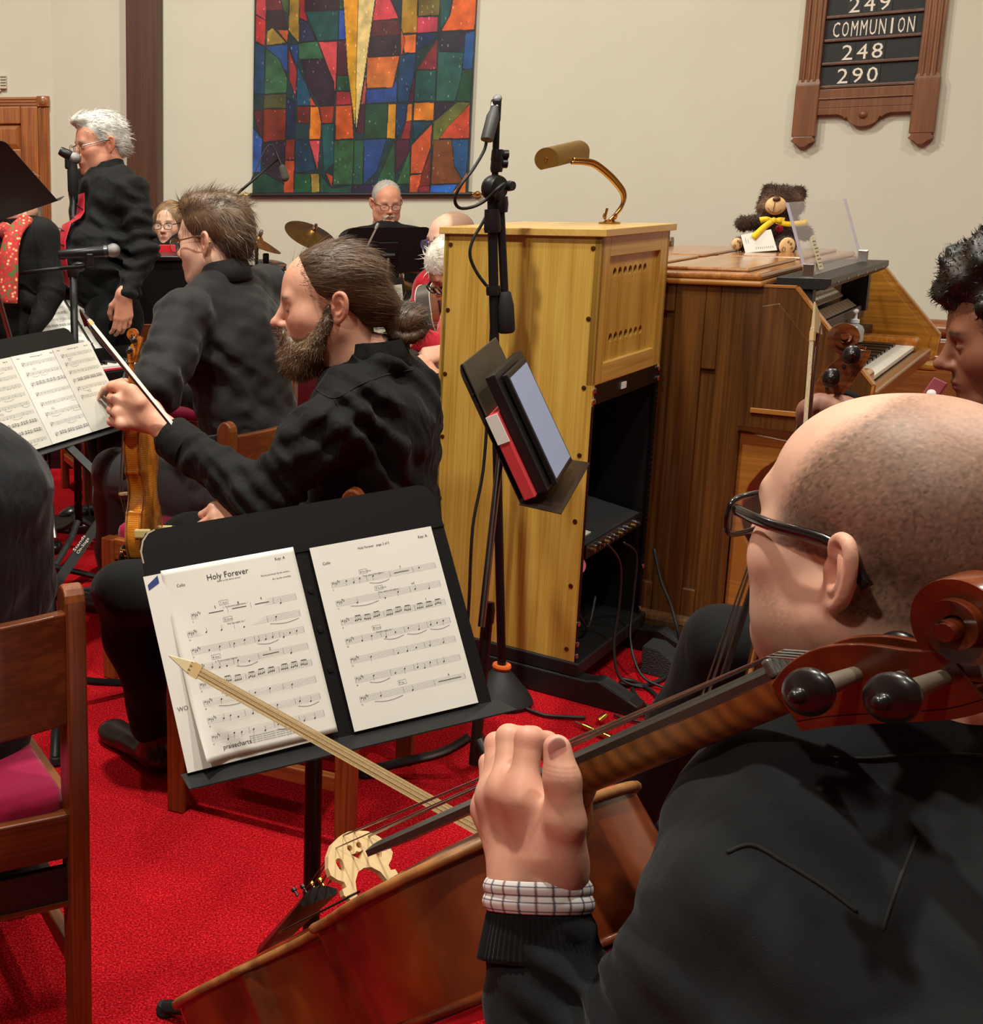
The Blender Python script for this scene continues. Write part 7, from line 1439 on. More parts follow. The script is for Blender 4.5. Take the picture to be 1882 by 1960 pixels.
# ================================================================ chairs
MAG=cloth('magenta_upholstery',(150,14,62),.85,.12,40.,1.2,.3)
CHW=wood('chair_oak',(136,72,28),(108,53,20),2,1.,.35,.35,c3=(92,44,16)); CHX=wood('chair_oak_x',(112,56,23),(88,40,16),0,1.,.35,.35,c3=(84,40,16)); CHY=wood('chair_oak_y',(150,86,36),(122,64,26),1,1.,.35,.35,c3=(92,44,16))  # same oak throughout; posts and crosswise pieces carry shade in their darker colour
def chair_proto():
    t=thing('chair','wooden chair with magenta seat','chair',(0,0,0)); w,dp=.235,.20
    for s in(-1,1):
        # back post: tapering, rounded over at the top
        prof=[(-.022,0),(.018,0),(.024,.40),(.024,.78)]+[(.001+.023*math.cos(a),.785+.030*math.sin(a)) for a in np.linspace(.2,math.pi-.2,8)]+[(-.022,.78),(-.026,.42)]
        MB().prism(prof,(s*w-.017,-dp,0),(0,1,0),(0,0,1),(.034,0,0)).build('back_post',CHW,t,bevel=.004)
        MB().hexa([(s*w-.02,dp-.02,0),(s*w+.02,dp-.02,0),(s*w+.02,dp+.02,0),(s*w-.02,dp+.02,0)],[(s*w-.021,dp-.025,.43),(s*w+.021,dp-.025,.43),(s*w+.021,dp+.022,.43),(s*w-.021,dp+.022,.43)]).build('leg',CHW,t,bevel=.004)
        MB().bb(s*w-.014,s*w+.014,-dp+.02,dp-.02,.37,.432).build('side_rail',CHY,t,bevel=.003)
        MB().bb(s*w-.012,s*w+.012,-dp+.02,dp-.02,.14,.175).build('stretcher',CHY,t,bevel=.003)
    for y in(-dp,dp-.01): MB().bb(-w+.015,w-.015,y-.012,y+.012,.355,.432).build('seat_rail',CHX,t,bevel=.003)
    def bk(u,v):
        x=-w+.012+(2*w-.024)*u; return (x,-dp-.035*(1-((x)/w)**2)-.004,.59+.185*v)
    q=MB(); n=17; V=[]
    for i in range(n):
        for j in range(2):
            for k in range(2): p=bk(i/(n-1),j); V.append((p[0],p[1]+(.011 if k else -.011),p[2]))
    f=[]
    for i in range(n-1):
        a,b=i*4,(i+1)*4; f+=[(a,b,b+2,a+2),(a+1,a+3,b+3,b+1),(a,a+1,b+1,b),(a+2,b+2,b+3,a+3)]
    f+=[(0,2,3,1),((n-1)*4,(n-1)*4+1,(n-1)*4+3,(n-1)*4+2)]; q.add(V,f); q.build('back_panel',CHX,t,bevel=.003)
    S=SDF(); S.box((0,.0,.437),(.222,.195,.032),rd=.022); S.ell((0,0,.455),(.2,.17,.03),k=.02); V,Fc=S.mesh(.009); mesh('seat_cushion',V,Fc,MAG,t,smooth=True)
    MB().bb(-w+.015,w-.015,-dp+.01,dp-.03,.27,.28).build('book_shelf',mat('shelf_dark',(30,20,14),.5),t); MB().bb(-w+.015,w-.015,-dp-.006,-dp+.008,.272,.335).build('shelf_back',MATS['shelf_dark'],t); MB().bb(-w+.015,w-.015,-dp-.010,-dp-.004,.268,.276).build('shelf_edge',CHX,t)
    return t
_cp=chair_proto(); _used=[0]
def chair(center,fwd,label):
    f=nrm(A(fwd[0],fwd[1],0)); M=mat4(np.stack([np.cross(f,[0,0,1]),f,A(0,0,1)],1),A(center[0],center[1],0))
    if not _used[0]: o=_cp; o.matrix_world=M; _used[0]=1
    else: o=copytree(_cp,None,M)
    o['label']=label; o['group']='wooden chairs with magenta seats'; return o
f=nrm(A(-.36,.93,0)); r=np.cross(f,[0,0,1]); bp=FL(152,1998); chair(bp-r*.235+f*.20,f,'oak chair with magenta seat under the black-shirted person at the left edge')
a,b=FL(652,1640),FL(778,1452); m_=(a+b)/2; f=nrm(A(-(b-a)[1],(b-a)[0],0)); chair(m_+f*.20,f,'oak chair of the bearded violinist, behind the cello pages')
chair(P(400,900,3.45)*A(1,1,0)+A(.02,.05,0),A(-.78,.62,0),'oak chair under the man in the charcoal suit')
chair(FL(205,955)+A(.08,.1,0),A(.3,-.95,0),'oak chair beside the upright piano, below the singer')
chair(FL(905,1090),A(-.9,.15,0),'oak chair beside the plywood cabinet, under the red guitar player')
chair(A(.62,.80,0)+A(.0,.0,0),A(-.40,.91,0),'oak chair under the bald cellist')
chair(A(1.56,1.96,0),A(-.86,.46,0),'oak chair under the curly-haired viola player')
q=P(338,640,5.15); chair(A(q[0]+.22,q[1]+.1,0),A(-.5,-.86,0),'oak chair standing before the upright piano with its post bare')
# ================================================================ teddy bear on the organ
def bear():
    d=4.38; K=lambda u,v,o=0.:P(u,v,d+o); px=d/F_PX
    t=thing('teddy_bear','brown plush teddy bear with yellow ribbon sitting on the organ lid','teddy bear',tuple(K(1470,487)))
    FR=mat('bear_fur_base',(58,34,24),.95)
    S=SDF(); S.ell(K(1494,386,.03),A(.070,.066,.058),k=.02); S.ell(K(1473,366,.04),A(.027,.018,.027),k=.01); S.ell(K(1527,372,.05),A(.030,.018,.032),k=.01); S.ell(K(1466,398,.02),A(.030,.03,.026),k=.02); S.ell(K(1522,396,.03),A(.030,.03,.026),k=.02)
    S.ell(K(1486,440,.05),A(.066,.06,.080),k=.03); S.cap(K(1462,424,.03),K(1424,428,.0),.024,.027,k=.02); S.cap(K(1515,430,.04),K(1540,446,.0),.024,.026,k=.02)
    S.cap(K(1462,468,.03),K(1418,466,-.02),.030,.024,k=.02); S.cap(K(1498,470,.03),K(1506,468,-.07),.032,.031,k=.02)
    V,Fc=S.mesh(.0042); Nn=vnormals(V,Fc); rr=np.random.default_rng(5); bv,bf,ids=blades(V,Nn,9000,.013,.0022,A(0,-.2,-.5),.9,6,jit=.6)
    c=np.tile(lin((56,34,24)),(len(V),1)); hd=np.exp(-((((V-K(1465,390,.0))/.035)**2).sum(1)))+np.exp(-((((V-K(1527,388,.0))/.04)**2).sum(1))); c=mixc(c,lin((128,92,72)),.8*hd)
    bc=c[ids]*np.repeat(rr.uniform(.6,1.7,9000),len(ids)//9000)[:,None]
    mesh('plush_body',np.concatenate([V,bv]),np.concatenate([Fc,bf+len(V)]),vcol('bear_fur',.9,sheen=.2,spec=.2),t,True,smooth=True,col=np.concatenate([c,bc]))
    CR=mat('cream_plush',(220,180,128),.9,var=.08,vscale=90.,bump=.3,bscale=500.)
    S=SDF(); S.ell(K(1485,394,-.055),A(.036,.026,.033),k=.01); V,Fc=S.mesh(.003); mz=mesh('muzzle',V,Fc,CR,t,True,smooth=True)
    S=SDF(); S.ell(K(1487,381,-.080),A(.014,.009,.009),k=.01); V,Fc=S.mesh(.0016); mesh('nose',V,Fc,mat('brown_nose',(92,54,32),.5),mz,True,smooth=True)
    TH=mat('dark_thread',(70,42,28),.9); MB().tube([K(1484,386,-.0835),K(1482,396,-.0835),K(1480,406,-.079)],.0011,6).build('stitch',TH,mz,True); MB().tube(smoothline([K(1470,398,-.072),K(1476,405,-.078),K(1486,408,-.080),K(1496,402,-.076)],4),.001,6).build('mouth_stitch',TH,mz,True)
    for (u,v,o,rx,rz) in((1411,467,-.046,.020,.022),(1507,471,-.100,.029,.031)):
        S=SDF(); S.ell(K(u,v,o),A(rx,.010,rz),k=.004); V,Fc=S.mesh(.0025); pw=mesh('sole',V,Fc,CR,t,True,smooth=True)
        for (du,dv,a_,b_) in((-6,6,.010,.014),(2,-8,.005,.006),(7,-4,.005,.006),(9,4,.005,.006)):
            q=[K(u,v,o-.0115)+A(du*px*rx/.029+a_*rx/.029*.6*math.cos(k*.628),0,-dv*px*rx/.029+b_*rx/.029*.6*math.sin(k*.628)) for k in range(10)]; MB().tube(q,.0009,5,closed=True).build('paw_stitch',TH,pw,True)
    YE=cloth('yellow_ribbon',(236,196,40),.55,.15,30.)
    def ribbon(name,pts,w0,w1,par=None):
        p=smoothline([K(*q) for q in pts],5); ww=np.linspace(w0,w1,len(p)); V=[]
        for i in range(len(p)): tg=nrm(p[min(i+1,len(p)-1)]-p[max(i-1,0)]); sd=nrm(np.cross(tg,FW)); V+=[p[i]-sd*ww[i],p[i]+sd*ww[i]]
        q=MB(); q.add(V,[(2*i,2*i+1,2*i+3,2*i+2) for i in range(len(p)-1)]); return q.build(name,YE,t,True,smooth=True,solid=.0012)
    ribbon('bow_loop',[(1481,422,-.05),(1468,419,-.065),(1455,422,-.05)],.005,.012); ribbon('bow_loop',[(1481,422,-.05),(1492,421,-.068),(1502,424,-.05)],.005,.014); S=SDF(); S.ell(K(1481,422,-.058),A(.010,.008,.012)); V,Fc=S.mesh(.0025); mesh('bow_knot',V,Fc,YE,t,True,smooth=True)
    ribbon('bow_tail',[(1478,424,-.06),(1464,434,-.075),(1442,455,-.085)],.010,.012); ribbon('bow_tail',[(1486,424,-.06),(1510,429,-.06),(1546,426,-.05)],.008,.011)
    MB().lathe([(.014,0),(.012,.004),(.004,.007),(0,.007)],K(1492,438,-.022),-FW,14).build('red_heart',mat('red_felt',(170,30,52),.9),t,True)
    c0,c1,c2,c3=K(1427,484,-.085),K(1488,479,-.09),K(1476,439,-.075),K(1418,450,-.07); cd_=thing('gift_card','white printed gift card tied to the teddy bear','card',tuple((c0+c1)/2))
    nn=nrm(np.cross(c1-c0,c3-c0)); nn=nn if nn@FW<0 else -nn
    MB().hexa([c0,c1,c2,c3],[c0+nn*.0006,c1+nn*.0006,c2+nn*.0006,c3+nn*.0006]).build('card',PAPER,cd_,True)
    q=MB(); L2=lambda a,b:c0+(c1-c0)*a+(c3-c0)*b+nn*.0012
    for k in range(9): a=.36+.065*k; q.add([L2(a,.15),L2(a+.018,.15),L2(a+.018,.62+.1*(k%2)),L2(a,.62+.1*(k%2))],[(0,1,2,3)])
    for k in range(3): a=.10+.07*k; q.add([L2(a,.5),L2(a+.015,.5),L2(a+.015,.82-.1*k),L2(a,.82-.1*k)],[(0,1,2,3)])
    q.build('print',GREYINK,cd_,True)
bear()
# ================================================================ stands and pages at the left
X1,Y1=nrm(A(.563,.826,.01)),nrm(A(-.432,.284,.856)); R1=frame(x=X1,y=Y1); T1=A(-.206,3.322,.711)
def pt1(x,y,z): return T1+R1@A(x,y,z)
music_stand('music_stand','black music stand with three overlapping violin pages, between the violinist and the black-shirted person',mat4(R1,pt1(.06,-.006,-.004)),w=.53,h=.345,base=FL(112,1366),reach=.30,ang=.55,hp=.50)
for i,(x,w_,lab,z,rw,sd) in enumerate(((-.214,.216,'left violin page on the three-page black stand, mostly cut off',.0,9,5),(0,.216,'middle violin page on the three-page black stand',.0015,8,6),(.19,.19,'right violin page on the three-page black stand, half blank below',.003,6,7))):
    M=mat4(R1,pt1(x,0,z)); t=page('sheet_music',lab,M,w_,.279,PAPER2 if i!=1 else PAPER); engrave(t,M,w_,.279,rw,sd,clef='treble',x0=.13,x1=.93,y0=.13,y1=.93 if i<2 else .62,sp=.0024,lw=.0003,dense=(6,7) if i==0 else (2,7) if i==1 else (3,),texts=[('Key: A',.8,.95,.007,'LEFT'),('Violin 1',.08,.955,.006,'LEFT'),('Holy Forever  page %d of 3'%(i+1),.5,.95,.0055,'CENTER')],boxes={1:('2','Verse'),5:('4','Chorus')})
# keyboard on X-stand with a ring binder
X2,Y2=nrm(A(.774,.633,.01)),nrm(A(-.463,.555,.691)); R2=frame(x=X2,y=Y2); T2=A(-.115,4.801,.773)
def pt2(x,y,z): return T2+R2@A(x,y,z)
bd=thing('ring_binder','open grey ring binder of music with pink edge on the keyboard rest','binder',M=mat4(R2,pt2(0,0,-.006)))
for s in(-1,1): MB().bb(min(0,s*.245)+.004,max(0,s*.245)-.004,-.015,.30,-.004,-.0005).build('cover',mat('binder_grey',(74,74,74),.6),bd,bevel=.001)
MB().bb(.222,.24,.0,.29,-.002,.008).build('pink_edge',mat('pink_folder',(206,60,92),.6),bd); MB().bb(-.012,.012,-.01,.295,-.006,-.001).build('spine',mat('binder_steel',(130,130,130),.35,.8),bd)
for y in(.045,.14,.235): MB().tube([(.012*math.cos(a),y,.012*math.sin(a)) for a in np.linspace(0,math.pi,9)],.0016,6).build('ring',CHROME,bd,smooth=True)
for i,(x,lab) in enumerate(((-.222,'left page of music in the open grey ring binder'),(.006,'right page of music in the open grey ring binder'))):
    M=mat4(R2,pt2(x,.003,.002+.0)); t=page('sheet_music',lab,M,.214,.279); engrave(t,M,.214,.279,8,40+i,clef='treble',x0=.12,x1=.93,y0=.14,y1=.93,sp=.0027,lw=.0004,dense=(1,3,6),texts=[('Key: A',.8,.95,.008,'LEFT'),('Holy Forever',.4,.95,.008,'LEFT')])
MB_=thing('loose_page','white pages edge showing under the left binder page','sheet music',M=mat4(R2@np.array(Matrix.Rotation(.05,3,'Z')),pt2(-.246,-.004,-.001))); o=MB().bb(0,.2,0,.279,-.0006,0).build('page',PAPER2,MB_); MB().bb(.03,.036,.02,.26,.0002,.0004).build('tape',mat('tape_beige',(196,188,160),.7),MB_)
def keyboard():
    f=nrm(A(-.633,.774,0)); r=np.cross(f,[0,0,1]); c=A(T2[0],T2[1],0)-f*.13-r*.22; R=np.stack([r,f,A(0,0,1)],1); t=thing('stage_keyboard','black stage keyboard on an X-stand in front of the man in charcoal suit','keyboard',M=mat4(R,c))
    MB().bb(-.66,.66,-.15,.15,.66,.745).build('body',BLACKP,t,bevel=.008)
    MB().bb(-.60,.60,-.15,-.12,.745,.752).build('red_felt',mat('pink_felt',(190,36,70),.9),t)
    for k in range(52): MB().bb(-.6+k*.023,-.6+k*.023+.0222,-.145,-.01,.745,.760).build('white_key',MATS['white_key'],t)
    for k in range(52):
        if k%7 in(0,1,3,4,5): MB().bb(-.6+k*.023+.017,-.6+k*.023+.028,-.10,-.01,.760,.770).build('black_key',MATS['black_key'],t)
    MB().bb(-.5,.5,.05,.06,.745,.80).build('music_rest',BLACKP,t)
    x=thing('keyboard_stand','black folding X-stand with white lettering under the keyboard','keyboard stand',tuple(FL(160,1050)))
    k1,k2=P(120,846,4.62),P(226,948,4.52); k3=FL(92,1150); k3=k3+A(0,0,.02); dn=nrm(A(.4,-.9,.2))
    MB().tube([P(96,820,4.65),k2],.020,4,side=(0,0,1)).build('bar',BLACKM,x,True); k0=k2+(k2-k3)*.02; b2=MB().tube([k3,k0],.024,4,side=(0,0,1)).build('bar',BLACKM,x,True)
    MB().tube([k2+(k2-k1)*.0,k2+(k2-k1)*1.0-A(0,0,.12)],.02,4).build('bar',BLACKM,x,True); MB().tube([k0,k0+(k2-k3)*.5],.02,4).build('bar',BLACKM,x,True)
    MB().lathe([(.04,-.03),(.045,-.01),(.045,.01),(.03,.03)],k2,-FW,16).build('pivot_knob',BLACKP,x,True,smooth=.7)
    mb=MB(); m1,m2=k3+(k0-k3)*.40,k3+(k0-k3)*.56; u=(m2-m1); n=nrm(np.cross(u,FW)); 
    for s,o in(('On-Stage',.004),('Stands',-.012)):
        v,fc=text2d(s,.030); L=v[:,0].max(); mb.add([m1+u*(q[0]/L)*.95+n*(q[1]*.5-o)-FW*.028 for q in v],fc)
    mb.build('lettering',PAPER,x,True)
    MB().tube([k3+A(-.15,-.05,0),k3+A(.15,.05,0)],.014,8).build('foot_bar',RUBBER,x,True)
keyboard()
# boom microphone stand
def boom():
    b=FL(152,1062); t=thing('microphone_stand','black boom microphone stand between the music stands, on tripod legs','microphone stand',tuple(b)); y0=b[1]
    def q(u,v,o=0.): r_=ray(u,v); return CAMP+r_*((y0+o)/r_[1])
    top=q(140,520); MB().tube([b+A(0,0,.12),top],.0145,12).build('pole',BLACKM,t,True,smooth=True); tripod(t,b,.14,.34,.2,mat('leg_grey_black',(40,40,41),.5))
    e0,e1=q(-30,530),q(172,508,-.15); MB().tube([e0,e1],.008,10).build('boom',BLACKM,t,True,smooth=True); MB().lathe([(.016,-.02),(.02,0),(.016,.02)],q(150,511,-.12),e1-e0,12).build('boom_clutch',BLACKP,t,True,smooth=.7); MB().lathe([(.02,-.02),(.024,0),(.02,.02)],top,(0,0,1),12).build('joint',BLACKP,t,True,smooth=.7)
    MB().box(q(172,497,-.15),(.03,.04,.05)).build('mic_clip',BLACKP,t,True,bevel=.006)
    m=thing('microphone','black handheld microphone with silver grille lying level on the boom','microphone',tuple(q(175,485,-.15))); a,c=q(112,488,-.15),q(205,480,-.15); ax=c-a; L=np.linalg.norm(ax)
    mic_body(m,a,ax,L,.017,.021,mat('mic_dark',(36,37,40),.35,.4),True,GRL); MB().lathe([(.0225,0),(.0225,.012)],a+nrm(ax)*(L-.012),ax,16).build('band',mat('mic_band',(90,92,96),.3,.8),m,True,smooth=.7)
    CB=MATS['black_cable']; k=[q(158,850,.02),q(163,930),q(172,985),q(188,1030),q(205,1065),FL(228,1062,.01)]; MB().tube(smoothline(k,6),.003,6).build('cable',CB,t,True,smooth=True)
    k=[FL(150,1012,.02),FL(190,1002,.02),FL(246,1012,.02),FL(215,1028,.02),FL(160,1032,.02)]; c_=thing('floor_cable','loose loop of black cable on the carpet by the boom stand','cable',tuple(k[0])); MB().tube(smoothline(k,8),.006,8).build('cable',CB,c_,True,smooth=True)
boom()
# singer's microphone on a straight stand
def vocal_mic():
    d=4.92; y0=P(138,400,d)[1]
    def q(u,v,o=0.): r_=ray(u,v); return CAMP+r_*((y0+o)/r_[1])
    b=q(140,600)*A(1,1,0); t=thing('microphone_stand','straight black microphone stand with grip clutch before the singer','microphone stand',tuple(b))
    MB().tube([b,q(139,322)],.010,10).build('pole',BLACKM,t,True,smooth=True); MB().lathe([(.015,0),(.022,.02),(.023,.10),(.016,.14)],q(140,375),(0,0,1),14).build('grip_clutch',RUBBER,t,True,smooth=.7); MB().lathe([(.15,0),(.15,.012),(.03,.03),(.012,.05)],b,(0,0,1),24).build('base',BLACKM,t,True,smooth=.5); MB().box(q(131,312),(.03,.025,.05)).build('mic_clip',BLACKP,t,True,bevel=.008)
    m=thing('microphone','black handheld microphone with silver grille at the singer\'s mouth','microphone',tuple(q(130,295))); a,c=q(114,288),q(134,298); mic_body(m,a,c-a,np.linalg.norm(c-a)*1.0,.018,.021,BLACKP,True,GRL)
vocal_mic()
# black desk of the scarf-wearing singer, seen from behind
yv=nrm(A(-.46,-.60,.60)); Rd=frame(y=yv,z=A(.05,.65,.75)); O=P(70,419,4.1); Rd2=frame(y=yv,z=A(.05,.65,.75)); music_stand('music_stand','black music desk seen from behind, before the woman with red scarf',mat4(Rd2,P(-8,424,4.12)),w=.50,h=.33,base=FL(52,1030)*A(1,1,0) if False else P(47,560,4.15)*A(1,1,0),reach=.25,hp=.7)
# ================================================================ upright piano behind the singer
def piano():
    a,b=P(62,560,6.05)*A(1,1,0),P(385,560,5.95)*A(1,1,0); x=nrm(b-a); L=np.linalg.norm(b-a); y=np.cross([0,0,1],x); R=np.stack([x,y,A(0,0,1)],1); t=thing('upright_piano','black upright piano back behind the singer, white paper on its top','piano',M=mat4(R,a)); PB=mat('piano_black',(15,14,15),.3,coat=.3)
    h=P(200,489,6.0)[2]; MB().bb(0,L,0,.35,0.05,h-.025).build('case',PB,t,bevel=.006); MB().bb(-.02,L+.02,-.02,.38,h-.025,h).build('lid',PB,t,bevel=.005); MB().bb(.03,.07,-.012,0,.1,h-.06).build('back_post',PB,t,bevel=.003); MB().bb(L-.07,L-.03,-.012,0,.1,h-.06).build('back_post',PB,t,bevel=.003); MB().bb(0,L,0,.36,0,.05).build('plinth',PB,t)
    s=thing('paper_sheet','white paper lying on the black piano lid','paper',M=mat4(R,a+A(0,0,h))); MB().bb(.12,.38,.03,.20,.0,.004).build('page',PAPER,s)
    for x0 in (.15,.19): p=P(120 if x0<.17 else 134,555,5.98); pl=thing('wall_plate','white outlet plate on the black piano back' if x0<.17 else 'second white outlet plate beside the dark cord on the piano back','outlet plate',tuple(p)); MB().box(p-y*.0,(.036,.006,.036),R).build('plate',PAPER,pl,True,bevel=.002)
piano()
# ================================================================ drum kit, boom, guitars, back stand
CYM=mat('cymbal_bronze',(150,112,56),.32,1.,var=.12,vscale=30.); CYM2=mat('cymbal_dark',(112,84,46),.36,1.,var=.15,vscale=30.)
def cymbal(label,c,n,r,m,floorp=None):
    t=thing('cymbal',label,'cymbal',(c[0],c[1],0)); MB().lathe([(.0,.022),(r*.12,.020),(r*.2,.008),(r*.6,-.004),(r,-.018),(r,-.020),(r*.6,-.007),(r*.2,.004),(0,.012)],c,n,40).build('disc',m,t,True,smooth=.6)
    MB().lathe([(.006,0),(.012,.004),(.012,.02),(.007,.035),(0,.036)],np.asarray(c)+nrm(n)*.02,n,12).build('wing_nut',CHROME,t,True,smooth=.7); MB().tube([A(c[0],c[1],.05),np.asarray(c)-nrm(n)*.02],.010,10).build('stand_rod',CHROME,t,True,smooth=True)
    for k in range(3): an=k*2.09; MB().tube([A(c[0],c[1],.3),A(c[0]+.2*math.cos(an),c[1]+.2*math.sin(an),.01)],.008,6).build('stand_leg',CHROME,t,True)
    return t
cymbal('tilted dark crash cymbal near the music desk of the drummer',P(598,446,6.2),nrm(A(.30,-.42,.85)),.145,CYM2); cymbal('small gold cymbal on edge beside the charcoal-suited man',P(494,460,6.0),nrm(A(.35,-.12,.93)),.13,CYM); cymbal('flat gold ride cymbal below the black desk of the drummer',P(768,541,5.9),nrm(A(.02,-.10,1)),.10,CYM); cymbal('hi-hat cymbal behind the chrome drum',P(462,506,6.15),nrm(A(.2,-.1,1)),.11,CYM2)
def drum(label,c,n,r,h):
    t=thing('drum',label,'drum',(c[0],c[1],0)); n=nrm(n); c=np.asarray(c); MB().lathe([(r,-h),(r,0)],c,n,32).build('shell',mat('drum_black',(42,42,44),.3,coat=.4),t,True,smooth=.6); MB().lathe([(0,.004),(r*.98,.004)],c,n,32).build('head',mat('drum_head',(214,210,200),.6),t,True)
    for z in(0,-h): MB().lathe([(r*1.05,-.008),(r*1.06,.010),(r*1.0,.012)],c+n*z,n,32).build('hoop',CHROME,t,True,smooth=.6)
    x=nrm(np.cross(n,[0,1,.2])); y=np.cross(n,x)
    for k in range(8): a=k*math.pi/4; p=c+(x*math.cos(a)+y*math.sin(a))*r*1.04; MB().tube([p+n*.01,p-n*(h+.01)],.004,6).build('lug_rod',CHROME,t,True); MB().box(p-n*h*.5,(.022,.022,.05)).build('lug',CHROME,t,True,bevel=.004)
    for k in range(3): a=k*2.09; MB().tube([c-n*h+A(math.cos(a),math.sin(a),0)*r*.6,A(c[0]+r*1.2*math.cos(a),c[1]+r*1.2*math.sin(a),.01)],.008,6).build('leg',CHROME,t,True)
    MB().box(c+x*-.0+A(0,0,.03)+y*-r*.3,(.03,.03,.05)).build('drum_mic',BLACKP,t,True,bevel=.006)
drum('chrome-rimmed black tom drum behind the charcoal-suited man',P(510,508,6.05),nrm(A(.05,-.15,1)),.095,.10); drum('second chrome-rimmed drum lower beside the tom, mostly hidden',P(538,535,5.85),nrm(A(.05,-.15,1)),.10,.10)
def bassdrum():
    c=P(590,720,5.9); n=nrm(A(-.25,-.95,.05)); t=thing('bass_drum','dark wine-red bass drum low between the suited man and the bearded man','drum',(c[0],c[1],0)); c=A(c[0],c[1],.29); MB().lathe([(.27,-.38),(.27,0)],c,n,36).build('shell',mat('wine_shell',(48,8,14),.25,coat=.4),t,True,smooth=.6); MB().lathe([(0,.003),(.262,.003)],c,n,36).build('head',mat('black_drum_head',(20,12,13),.4),t,True)
    for z in(0.,-.38): MB().lathe([(.278,-.014),(.284,.016),(.262,.018)],c+n*z,n,36).build('hoop',mat('wine_hoop',(70,12,18),.3,coat=.3),t,True,smooth=.6)
    x=nrm(np.cross(n,[0,0,1])); y=np.cross(n,x)
    for k in range(8): a=.39+k*math.pi/4; p=c+(x*math.cos(a)+y*math.sin(a))*.288; MB().tube([p+n*.02,p-n*.40],.006,6).build('tension_rod',CHROME,t,True)
    for s in(-1,1): MB().tube([c+x*.2*s-n*.05-A(0,0,.12),c+x*.30*s+n*.08-A(0,0,.285)],.009,8).build('spur',CHROME,t,True)
bassdrum()
def dstand():
    O=P(738,520,5.85); R=frame(y=nrm(A(0,-.25,.97)),z=A(0,.97,.25)); music_stand('music_stand','black music desk with rounded corners hiding the chest of the drummer',mat4(R,O),w=.402,h=.222,reach=.2,hp=.5,base=P(728,700,5.8)*A(1,1,0))
    O=P(826,512,6.1); music_stand('music_stand','second black desk, half hidden behind the cropped-hair guitarist',mat4(R,P(870,515,6.2)),w=.33,h=.21,reach=.2,hp=.5)
    t=thing('microphone_stand','thin stand with tiny silver microphone in front of the drummer\'s desk','microphone stand',tuple(P(700,640,5.6)*A(1,1,0))); b=P(690,700,5.6)*A(1,1,0); MB().tube([b,P(694,490,5.6)],.005,6).build('pole',BLACKM,t,True); MB().tube([P(694,490,5.6),P(720,437,5.6)],.004,6).build('arm',CHROME,t,True); MB().lathe([(.006,0),(.009,.01),(.008,.03),(0,.034)],P(719,439,5.6),P(722,432,5.6)-P(719,439,5.6),10).build('capsule',GRL,t,True,smooth=.7); MB().lathe([(.10,0),(.10,.012),(.01,.03)],b,(0,0,1),16).build('base',BLACKM,t,True)
dstand()
def overhead():
    d=5.9; t=thing('microphone_stand','overhead boom microphone reaching across the lower left of the banner','microphone stand',tuple(P(400,700,d)*A(1,1,0))); e0,e1=P(430,392,d),P(531,305,d); MB().tube([e0,e1],.007,8).build('boom',BLACKM,t,True,smooth=True); MB().tube([P(430,392,d),P(420,480,d),P(418,700,d)*A(1,1,0)+A(0,0,.02)],.009,8).build('pole',BLACKM,t,True,smooth=True); MB().lathe([(.16,0),(.16,.012),(.02,.03)],P(418,700,d)*A(1,1,0),(0,0,1),20).build('base',BLACKM,t,True)
    a,b=P(528,290,d),P(541,322,d); MB().lathe([(.007,0),(.008,.09)],a,b-a,10).build('mic_body',BLACKP,t,True,smooth=.7)
    S=SDF(); S.cap(P(541,322,d),P(546,340,d),.018,.020); V,Fc=S.mesh(.004); mesh('foam_windscreen',V,Fc,mat('grey_foam',(70,66,60),.95,bump=.4,bscale=500.),t,True,smooth=True)
    MB().tube(smoothline([P(528,290,d),P(520,277,d),P(508,286,d),P(492,320,d),P(478,352,d)],6),.003,6).build('cable',MATS['black_cable'],t,True,smooth=True)
overhead()
